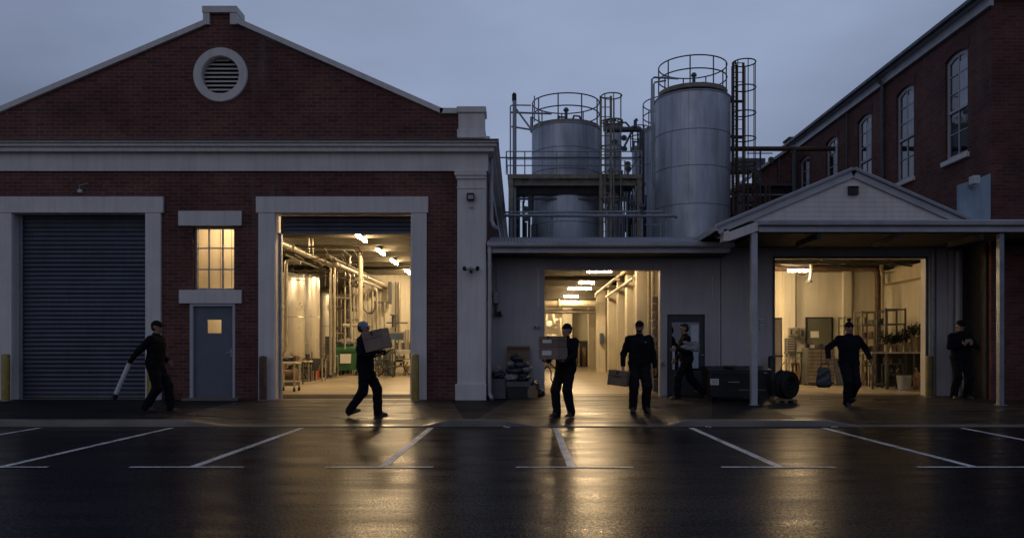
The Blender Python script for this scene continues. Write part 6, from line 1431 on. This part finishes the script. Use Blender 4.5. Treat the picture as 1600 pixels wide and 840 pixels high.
B('cabinet', M['darksteel'], t, (X(508, 28.6), X(520, 28.6), 28.6, 29.0, z0+.02, Z(525, 28.6)), bevel=.01); B('door', M['darksteel'], t, (X(509, 28.6), X(519, 28.6), 28.57, 28.599, z0+.06, Z(527, 28.6)), bevel=.005); MB().cyl((X(517, 28.5), 28.56, 1.2), (X(517, 28.5), 28.54, 1.2), .03, n=12).build('knob', M['galv'], t)
t = thing('hopper', 'dark funnel shaped hopper on legs right of the second steel tank', 'hopper', (X(492, 26.2), 26.2, fl(0, 26.2))); z0 = fl(0, 26.2); c0 = X(492, 26.2)
MB().add([(c0-.30, 26.0, 1.12), (c0+.30, 26.0, 1.12), (c0+.30, 26.5, 1.12), (c0-.30, 26.5, 1.12), (c0-.10, 26.15, .72), (c0+.10, 26.15, .72), (c0+.10, 26.35, .72), (c0-.10, 26.35, .72)], [(0, 1, 2, 3), (4, 7, 6, 5), (0, 4, 5, 1), (1, 5, 6, 2), (2, 6, 7, 3), (3, 7, 4, 0)]).build('funnel', M['darksteel'], t, smooth=0)
tubes('leg', M['pipe'], t, [([(c0+sx*.28, 26.02+(.46 if sy else 0), 1.12), (c0+sx*.28, 26.02+(.46 if sy else 0), z0)], .025) for sx in (-1, 1) for sy in (0, 1)])
# bottling machine on the right
ym = 30.8; t = thing('filling_machine', 'long steel filling machine with guards and motors on the right of the warehouse doorway', 'machine', (X(618, ym), ym, fl(0, ym))); z0 = fl(0, ym)
B('bed', M['stainless'], t, (X(574, ym), X(660, ym), ym, ym+.8, z0+.82, z0+.98), bevel=.01); B('under_shelf', M['pipe'], t, (X(600, ym), X(660, ym), ym+.05, ym+.75, z0+.30, z0+.36))
for px_ in (576, 592, 612, 630, 655): B('leg', M['pipe'], t, (X(px_, ym), X(px_, ym)+.06, ym+.02, ym+.08, z0, z0+.819))
B('screen', M['blue'], t, (X(590, ym), X(628, ym), ym+.4, ym+.44, z0+1.35, z0+1.62)); B('screen_frame', M['pipe'], t, (X(588, ym), X(632, ym), ym+.38, ym+.46, z0+1.62, z0+1.68), (X(588, ym), X(590, ym), ym+.39, ym+.45, z0+.981, z0+1.619), (X(628, ym), X(630, ym), ym+.39, ym+.45, z0+.981, z0+1.619))
for k in range(7): MB().cyl((X(608+k*5, ym), ym+.25, z0+.981), (X(608+k*5, ym), ym+.25, z0+1.25+.12*(k % 2)), .055, n=14).build('filler_head', M['stainless' if k % 2 else 'darksteel'], t)
for k, (px_, h) in enumerate(((604, .5), (618, .62), (586, .45))): MB().cyl((X(px_, ym), ym+.1, z0+h), (X(px_, ym)+.28, ym+.1, z0+h), .12, n=18).build('motor', M['darksteel'], t)
for px_, py0 in ((634, 515), (638, 515), (641.5, 515)): MB().cyl(W_(px_, py0, ym), (X(px_, ym), ym, z0+.98), .03, n=8).build('guide_rod', M['pipe'], t)
MB().lathe((X(597, ym), ym-.2, z0+.16), [(.16, -.04), (.16, .04)], 20, 'x').build('wheel', M['blackrubber'], t)
t = thing('drum', 'dark upright drum beside the filling machine', 'drum', (X(608, 30.2), 30.2, fl(0, 30.2))); MB().lathe((X(608, 30.2), 30.2, fl(0, 30.2)), [(.20, 0), (.20, .28), (.212, .3), (.20, .32), (.20, .58), (.212, .6), (.20, .62), (.20, .9), (.21, .91), (.001, .91)], 24).build('shell', M['darksteel'], t)
t = thing('pump_unit', 'small pump and crates low behind the wheeled table', 'pump', (X(450, 23.6), 23.6, fl(0, 23.6))); z0 = fl(0, 23.6)
MB().cyl((X(440, 23.6), 23.6, z0+.32), (X(458, 23.6), 23.6, z0+.32), .15, n=18).lathe((X(460, 23.6), 23.6, z0+.32), [(.2, -.03), (.2, .06), (.1, .1)], 20, 'x').build('motor', M['rust'], t); B('base', M['darksteel'], t, (X(436, 23.6), X(464, 23.6), 23.4, 23.8, z0, z0+.1), (X(441, 23.6), X(457, 23.6), 23.5, 23.7, z0+.1, z0+.2))

# ================================================================== INSIDE THE MIDDLE BUILDING
gM = 'pipes in the middle building'
run('steel_pipe', 'cream pipe slanting down along the right side under the ceiling of the middle doorway', 'pipepaint', .05, [(3.0, 19.9, 3.62), (2.86, 30, 3.52), (2.86, 30.1, 3.4)], flange=(.4,), group=gM)
run('steel_pipe', 'lower cream pipe slanting along the right wall of the middle doorway', 'pipepaint', .045, [(3.02, 21.3, 3.28), (2.98, 27.5, 3.22)], group=gM)
run('steel_pipe', 'tall upright cream pipe nearest the right jamb of the middle doorway', 'pipepaint', .065, [(X(1021, 20.4), 20.4, fm(0, 20.4)), (X(1021, 20.4), 20.4, 3.6)], flange=(.55,), group=gM)
run('steel_pipe', 'second upright cream pipe from the right jamb of the middle doorway', 'pipepaint', .05, [(X(1012, 20.9)+.0, 20.7, fm(0, 20.7)), (X(1012, 20.9), 20.7, 3.6)], group=gM)
run('steel_pipe', 'upright cream pipe behind the bearded man\'s shoulder', 'pipepaint', .055, [(X(985, 23.6), 23.6, fm(0, 23.6)), (X(985, 23.6), 23.6, 3.55)], group=gM)
run('steel_pipe', 'thin upright pipe just right of the bearded man\'s head', 'pipepaint', .04, [(X(992, 22.4), 22.4, fm(0, 22.4)), (X(992, 22.4), 22.4, 3.5)], group=gM)
run('steel_pipe', 'broad bright duct crossing under the ceiling deep in the middle building', 'pipepaint', .14, [(-.6, 31.6, 3.24), (3.0, 31.6, 3.24)], flange=(.3, .6), group=gM)
run('steel_pipe', 'lower thin duct crossing behind the broad bright one', 'pipe', .08, [(-.6, 33.5, 3.02), (3.3, 33.5, 3.02)], group=gM)
t = thing('panel_box', 'blue grey box on the far column in the middle building', 'box', W_(940, 536, 31.0)); B('box', M['blue'], t, (X(938, 31.5), X(943, 31.5), 31.5, 31.79, Z(537, 31.5), Z(520, 31.5)), bevel=.01)
t = thing('far_machine', 'pale machine with pipes and gauges far back on the left in the middle building', 'machine', (X(862, 36), 36, fm(0, 36))); z0 = fm(0, 36)
B('body', M['pipe'], t, (X(848, 36), X(870, 36), 36, 36.8, z0, z0+1.5), bevel=.02); B('panel', M['inwall2'], t, (X(852, 36), X(867, 36), 35.97, 35.999, z0+.9, z0+1.3))
tubes('pipe', M['pipepaint'], t, [([W_(853, 500, 36.3), W_(856, 486, 36.3), W_(864, 490, 36.3), W_(868, 512, 36.3)], .06), ([W_(866, 500, 36), W_(876, 496, 36), W_(878, 540, 36)], .05)]); MB().lathe(W_(858, 505, 35.9), [(.14, -.02), (.14, .02), (.001, .022)], 20, 'y').build('gauge', M['white'], t)
t = thing('wall_locker', 'pale locker standing far back against the rear wall of the middle building', 'locker', (X(905, 37.6), 37.6, fm(0, 37.6))); z0 = fm(0, 37.6); B('body', M['inwall2'], t, (X(900, 37.6), X(905, 37.6), 37.4, 37.8, z0, z0+1.1), bevel=.01); B('seat', M['wood'], t, (X(909, 37.6), X(915, 37.6), 37.4, 37.8, z0, z0+.9), bevel=.01)
t = thing('hose_on_floor', 'thin dark hose hooped against the left side of the middle doorway', 'hose', (X(857, 22), 22, fm(0, 22))); tubes('hose', M['blackrubber'], t, [([(X(846, 22), 22, fm(0, 22)+.02), (X(847, 22), 22, Z(585, 22)), (X(852, 22), 22, Z(574, 22)), (X(857, 22), 22, Z(572, 22)), (X(861, 22), 22, Z(580, 22)), (X(861, 22), 22, Z(592, 22)), (X(868, 22), 22, fm(0, 22)+.02)], .02)])
t = thing('hand_truck', 'dark stacked trolley against the right jamb of the middle doorway', 'trolley', (X(1021, 20.2), 20.2, fm(0, 20.2))); z0 = fm(0, 20.2)
tubes('frame', M['darksteel'], t, [([(X(1016, 20.2), 20.0, z0+.05), (X(1016, 20.2), 20.2, z0+1.15), (X(1027, 20.2), 20.2, z0+1.15), (X(1027, 20.2), 20.0, z0+.05)], .02), ([(X(1016, 20.2), 20.05, z0+.6), (X(1027, 20.2), 20.05, z0+.6)], .016)])
for k in range(3): B('crate', M['black' if k % 2 else 'darksteel'], t, (X(1016.5, 20.2), X(1027, 20.2), 19.75, 19.98, z0+.05+.31*k, z0+.33+.31*k), bevel=.01)
for xx in (X(1015, 20.2), X(1028, 20.2)): MB().lathe((xx, 20.08, z0+.10), [(.10, -.02), (.10, .02)], 16, 'x').build('wheel', M['blackrubber'], t)
t = thing('switch_board', 'stack of small switch boxes inside the right jamb of the middle doorway', 'switches', (3.3, 20.0, 1.5)); mb = MB()
for k in range(7): mb.box(3.30, 3.419, 19.9, 20.1, 1.35+.2*k, 1.50+.2*k)
mb.build('box', M['pipe'], t, bevel=.008)

# ================================================================== INSIDE THE GABLED BAY
DC = thing('pipe_duct', 'thick brown pipe running level across the canopied doorway and turning down', 'duct', W_(1212, 419, 23.4))
pts = [W_(1205, 419, 23.4), W_(1360, 419, 23.4), W_(1366, 420.5, 23.4), W_(1370, 424, 23.4), W_(1371.5, 430, 23.4), W_(1371.5, 600, 23.4)]
tubes('pipe', M['rust'], DC, [(pts, .085)], 16)
run('steel_pipe', 'pale upright pipe right of the brown turning pipe in the canopied doorway', 'pipepaint', .06, [W_(1377.5, 405, 23.8), W_(1377.5, 598, 23.8)], group='pipes in the gabled bay')
run('steel_pipe', 'thin conduit on the rear wall left of the olive inner door', 'pipe', .02, [W_(1244, 425, 24.42), W_(1244, 510, 24.42)], group='pipes in the gabled bay')
run('steel_pipe', 'thin level conduit below the brown pipe on the rear wall', 'pipe', .025, [W_(1244, 424.5, 24.42), W_(1322, 424.5, 24.42)], group='pipes in the gabled bay')
t = thing('ceiling_sprinkler', 'pale pipe fitting hanging below the brown level pipe', 'pipe fitting', W_(1265, 420, 22.8)); tubes('drop', M['pipe'], t, [([W_(1267, 412, 22.8), W_(1267, 425, 22.8), W_(1266, 432, 22.8), W_(1264.5, 438, 22.8)], .055), ([W_(1262, 410, 22.8), W_(1272, 410, 22.8)], .04)], 14); MB().lathe(W_(1264, 440, 22.8), [(.09, -.03), (.09, .03), (.04, .05)], 16).build('nozzle', M['darksteel'], t)
t = thing('cable_bundle', 'tangled cables and clips under the ceiling of the gabled bay', 'cables', W_(1330, 412, 22)); rr = random.Random(31); runs = []
for k in range(14):
    a = rr.uniform(1215, 1400); y = rr.uniform(20.8, 23.5); z = rr.uniform(3.62, 3.85); b = a+rr.uniform(15, 70); runs.append(([(X(a, y), y, z), (X((a+b)/2, y), y, z-rr.uniform(0, .12)), (X(b, y), y+rr.uniform(-.2, .2), z)], rr.choice((.012, .02, .03))))
tubes('cable', M['darksteel'], t, runs, 6)
# wall boxes
for (a, b, c_, d, lb) in ((1229, 1243, 525, 512, 'wide pale switch box on the rear wall left of the olive inner door'), (1248, 1256, 528, 512, 'narrow pale switch box next to the olive inner door')):
    t = thing('switch_box', lb, 'switch box', W_((a+b)/2, c_, 24.4)); B('box', M['pipe'], t, (X(a, 24.4), X(b, 24.4), 24.16 if a < 1240 else 24.3, 24.299 if a < 1240 else 24.499, Z(c_, 24.4), Z(d, 24.4)), bevel=.01)
    for bb in ((X(a+2, 24.4), X(a+4.5, 24.4), 24.14 if a < 1240 else 24.28, 24.159 if a < 1240 else 24.299, Z(c_-3, 24.4), Z(d+3, 24.4)), (X(b-4, 24.4), X(b-1.5, 24.4), 24.14 if a < 1240 else 24.28, 24.159 if a < 1240 else 24.299, Z(c_-3, 24.4), Z(d+4, 24.4))): B('switch', M['darksteel'], t, bb)
t = thing('dark_rack', 'dark slotted unit under the wide switch box', 'rack', W_(1234, 590, 24.2)); zf = fr(0, 24.1)
B('body', M['darksteel'], t, (X(1229, 24.1), X(1243, 24.1), 24.0, 24.28, Z(553, 24.1), Z(528, 24.1)), bevel=.01); mb = MB(); [mb.box(X(1230.5, 24), X(1241.5, 24), 23.985, 23.999, Z(552-k*4, 24), Z(550-k*4, 24)) for k in range(6)]; mb.build('slot', M['pipe'], t, smooth=0)
for bb in ((X(1230, 24.1), X(1231.5, 24.1), 24.0, 24.05, zf, Z(553.1, 24.1)), (X(1241, 24.1), X(1242.5, 24.1), 24.0, 24.05, zf, Z(553.1, 24.1))): B('leg', M['darksteel'], t, bb)
t = table('low steel rack with wood offcuts in front of the dark slotted unit', 1231, 1260, 23.2, 549, 'darksteel', .35, 'steel_stand', False, .75, fr, 'stand')
t = thing('timber_offcuts', 'pale timber offcuts leaning inside the low steel rack', 'timber', (X(1245, 23.3), 23.3, fr(0, 23.3))); mb = MB(); rr = random.Random(8)
for k in range(8): xx = X(1234+k*3.2, 23.3); mb.obox((xx, 23.32, fr(0, 23.3)+.32), (.025, .012, .32), Ry(R(rr.uniform(-14, 14))))
mb.build('board', M['wood'], t, smooth=0)
t = thing('tall_cabinet', 'pale open cabinet door at the left edge of the canopied doorway', 'cabinet', (X(1214, 21), 21, fr(0, 21))); z0 = fr(0, 21)
B('panel', M['inwall2'], t, (X(1204, 21), X(1221, 21), 21, 21.05, z0, Z(498, 21)), bevel=.005); B('edge', M['darksteel'], t, (X(1204, 21), X(1222, 21), 20.99, 21.06, Z(498, 21)+.001, Z(496, 21)), (X(1221, 21)+.001, X(1222, 21), 20.99, 21.06, z0, Z(498, 21))); B('bar', M['darksteel'], t, (X(1207, 21), X(1222, 21), 20.93, 20.989, Z(557, 21), Z(554.5, 21)))
# stacked dark drawers unit
ydr = 22.8; z0 = fr(0, ydr); t = thing('drawer_unit', 'dark many drawered cabinet in front of the olive inner door', 'cabinet', (X(1281, ydr), ydr+.25, z0))
B('carcass', M['darksteel'], t, (X(1262, ydr), X(1304, ydr), ydr, ydr+.5, z0+.05, Z(543, ydr)), bevel=.008)
mb = MB(); n = 9; za, zb2 = z0+.09, Z(545, ydr)
for c in range(2):
    for k in range(n): zz0 = za+(zb2-za)*k/n; mb.box(X(1263.2+20.5*c, ydr), X(1282.2+20.5*c, ydr), ydr-.02, ydr-.001, zz0+.008, zz0+(zb2-za)/n-.012)
mb.build('drawer_fronts', M['rustpale'], t, smooth=0)
rr = random.Random(12)
for k in range(6):
    xx = X(1264+k*7, ydr); w = rr.uniform(.035, .07); h = rr.uniform(.06, .12); tt = thing('small_box', ['small dark box on the left end of the drawer unit', 'tiny pale box second from the left on the drawer unit', 'low box third from the left on the drawer unit', 'small box fourth from the left on the drawer unit', 'small box fifth from the left on the drawer unit', 'small box on the right end of the drawer unit'][k], 'box', (xx, ydr+.15, Z(543, ydr)), 'boxes on the drawer unit')
    B('box', M[('black', 'paper', 'cardboard', 'darksteel', 'pot', 'cardboard')[k]], tt, (xx-w, xx+w, ydr+.08, ydr+.22, Z(543, ydr), Z(543, ydr)+h)); B('lid', M[('black', 'paper', 'cardboard', 'darksteel', 'pot', 'cardboard')[k]], tt, (xx-w-.005, xx+w+.005, ydr+.075, ydr+.225, Z(543, ydr)+h+.001, Z(543, ydr)+h+.015))
t = thing('leaning_boards', 'grey boards leaning right of the dark drawer unit', 'boards', (X(1311, 23), 23, z0)); mb = MB()
for k in range(5): mb.obox((X(1308+k*3.3, 23), 23.1, z0+.42-.03*k), (.035, .012, .42-.03*k), Ry(R(-6+2*k)) @ Rx(R(-5)))
mb.build('board', M['galv'], t, smooth=0)
# shelving rack
def rack(label, pa, pb, y, top, levels, depth, m='darksteel', uprights=2):
    x0, x1 = X(pa, y), X(pb, y); z0 = fr(0, y); zt_ = Z(top, y); t = thing('shelving_rack', label, 'rack', ((x0+x1)/2, y+depth/2, z0))
    for k in range(uprights):
        xx = x0+(x1-x0)*k/(uprights-1)
        for yy in (y, y+depth): B('upright', M[m], t, (xx-.02, xx+.02, yy-.02, yy+.02, z0, zt_))
    for lv in levels:
        zz = Z(lv, y); B('shelf', M[m], t, (x0-.02, x1+.02, y-.021, y+.0, zz-.04, zz), (x0-.02, x1+.02, y+depth, y+depth+.021, zz-.04, zz), (x0+.02, x1-.02, y+.001, y+depth-.001, zz-.035, zz-.02))
    return t
rack('open steel shelving rack behind the man in the bobble hat', 1347, 1386, 22.6, 485, (486, 506, 527, 548, 570, 592), .5, 'rustpale', 3)
rack('taller front shelving frame right of the rack, under the plants', 1384, 1414.5, 21.6, 481, (482, 505), .5)
rack('low pale rack behind the shelving, left of the brown pipe', 1319, 1349, 23.6, 494, (495, 507), .4, 'pipe')
rr = random.Random(77); kinds = ('cardboard', 'pot', 'galv', 'paper', 'darksteel', 'rust')
nm = 0; words = ('left', 'middle', 'right'); sh_w = {505.9: 'second', 526.9: 'third', 547.9: 'fourth', 569.9: 'fifth', 591.9: 'bottom'}
for lv, w in sh_w.items():
    for k in range(3):
        px_ = 1352+k*13; x = X(px_, 22.8); z = Z(lv, 22.6)-.012; h = rr.uniform(.12, .24); r_ = rr.uniform(.06, .09); mm = M[rr.choice(kinds)]
        t = thing('storage_tub' if k != 1 else 'storage_box', '%s item on the %s shelf of the open steel rack' % (words[k], w), 'tub' if k != 1 else 'box', (x, 22.85, z), 'goods on the steel rack')
        if k != 1: MB().lathe((x, 22.85, z), [(r_*.85, 0), (r_, h*.9), (r_*1.08, h*.9), (r_*1.08, h), (.001, h)], 18).build('tub', mm, t)
        else: B('box', mm, t, (x-r_, x+r_, 22.75, 22.95, z, z+h), bevel=.006)
# bench with pots and plants
ybn = 21.2; z0 = fr(0, ybn); t = thing('potting_bench', 'dark long bench with pots and plants at the right of the canopied doorway', 'bench', (X(1415, ybn), ybn+.3, z0)); xb0, xb1 = X(1362, ybn), 10.9; zb = Z(549.5, ybn)
B('top', M['galv'], t, (xb0, xb1, ybn, ybn+.62, zb-.04, zb)); B('back_panel', M['black'], t, (X(1385, ybn), xb1, ybn+.56, ybn+.6, z0+.05, zb-.041)); [B('leg', M['darksteel'], t, (xx, xx+.04, ybn+.02, ybn+.06, z0, zb-.041)) for xx in (xb0+.02, X(1385, ybn), X(1428, ybn), xb1-.06)]
B('lower_rail', M['darksteel'], t, (xb0, X(1385, ybn), ybn+.02, ybn+.05, z0+.12, z0+.16))
def plant(label, px_, py_pot, y, rp, hp, hl, seed, pale='pot'):
    x = X(px_, y); z = zb; t = thing('potted_plant', label, 'plant', (x, y, z), 'potted plants on the bench')
    MB().lathe((x, y, z), [(rp*.75, 0), (rp, hp*.9), (rp*1.1, hp*.9), (rp*1.1, hp), (rp*.9, hp), (rp*.85, hp*.85), (.001, hp*.85)], 20).build('pot', M[pale], t)
    if hl <= 0: return
    r_ = random.Random(seed); st = MB(); lf_ = MB()
    for k in range(7):
        a = r_.uniform(0, 2*PI); e = Vector((x+math.cos(a)*rp*1.2, y+math.sin(a)*rp, z+hp+hl*r_.uniform(.4, .8))); st.tube([(x, y, z+hp*.8), ((x+e.x)/2, (y+e.y)/2, z+hp+hl*.4), e], .006, 5)
        for q in range(60):
            p = e+Vector((r_.gauss(0, .075), r_.gauss(0, .06), r_.gauss(0, .07))); s_ = r_.uniform(.02, .035); rt = Rz(r_.uniform(0, 6.3)) @ Rx(r_.uniform(-1.2, 1.2))
            lf_.add([p+rt @ Vector(v) for v in ((0, -s_, 0), (s_*.55, 0, .004), (0, s_*1.2, 0), (-s_*.55, 0, .004))], [(0, 1, 2, 3)])
    st.build('stem', M['leaf'], t); lf_.build('foliage', M['leaf'], t, smooth=0)
for a in (('bushy dark plant at the left of the row on the bench', 1386, 0, 21.35, .08, .20, .22, 1), ('leafy dark plant second from the left on the bench', 1396, 0, 21.45, .07, .22, .20, 2), ('pale pot with drooping leaves in the middle of the bench', 1406, 0, 21.35, .085, .24, .22, 3), ('tall bushy plant right of the middle of the bench', 1417, 0, 21.45, .09, .26, .36, 4),
          ('tall pale pot with a bushy plant near the right end of the bench', 1428, 0, 21.35, .09, .40, .30, 5), ('tallest plant at the right end of the bench', 1438, 0, 21.45, .10, .42, .32, 6)): plant(*a)
t = thing('bucket', 'grey plastic bucket on the floor under the bench', 'bucket', (X(1413, 20.8), 20.8, fr(0, 20.8))); MB().lathe((X(1413, 20.8), 20.8, fr(0, 20.8)), [(.15, 0), (.185, .36), (.20, .36), (.20, .39), (.18, .39), (.145, .02), (.001, .02)], 28).build('shell', M['seam'], t); tubes('handle', M['darksteel'], t, [([(X(1413, 20.8)-.19, 20.8, fr(0, 20.8)+.37), (X(1413, 20.8)-.12, 20.68, fr(0, 20.8)+.28), (X(1413, 20.8)+.12, 20.68, fr(0, 20.8)+.28), (X(1413, 20.8)+.19, 20.8, fr(0, 20.8)+.37)], .006)])
blob('sack', 'pale crumpled sack on the floor right of the grey bucket', 'sack', (X(1434, 20.9), 20.95, fr(0, 20.9)+.27), (.09, .1, .25), 41, M['cardboard'], 5)
# street litter in the gutter
for k, (px_, yy, lb) in enumerate(((790, 13.9, 'small pale scrap of litter in the gutter below the middle doorway'), (1104, 13.93, 'small pale scrap of litter in the gutter right of the middle doorway'), (1302, 13.92, 'small pale scrap of litter in the gutter before the canopied doorway'))):
    o = MB().obox((X(px_, yy), yy, .02), (.035, .02, .008), Rz(.4+k) @ Ry(.2)).obox((X(px_, yy)+.06, yy+.01, .014), (.02, .015, .006), Rz(1+k)).build('litter', M['paper'], None, smooth=0); solo(o, lb, 'litter', 'litter in the gutter')
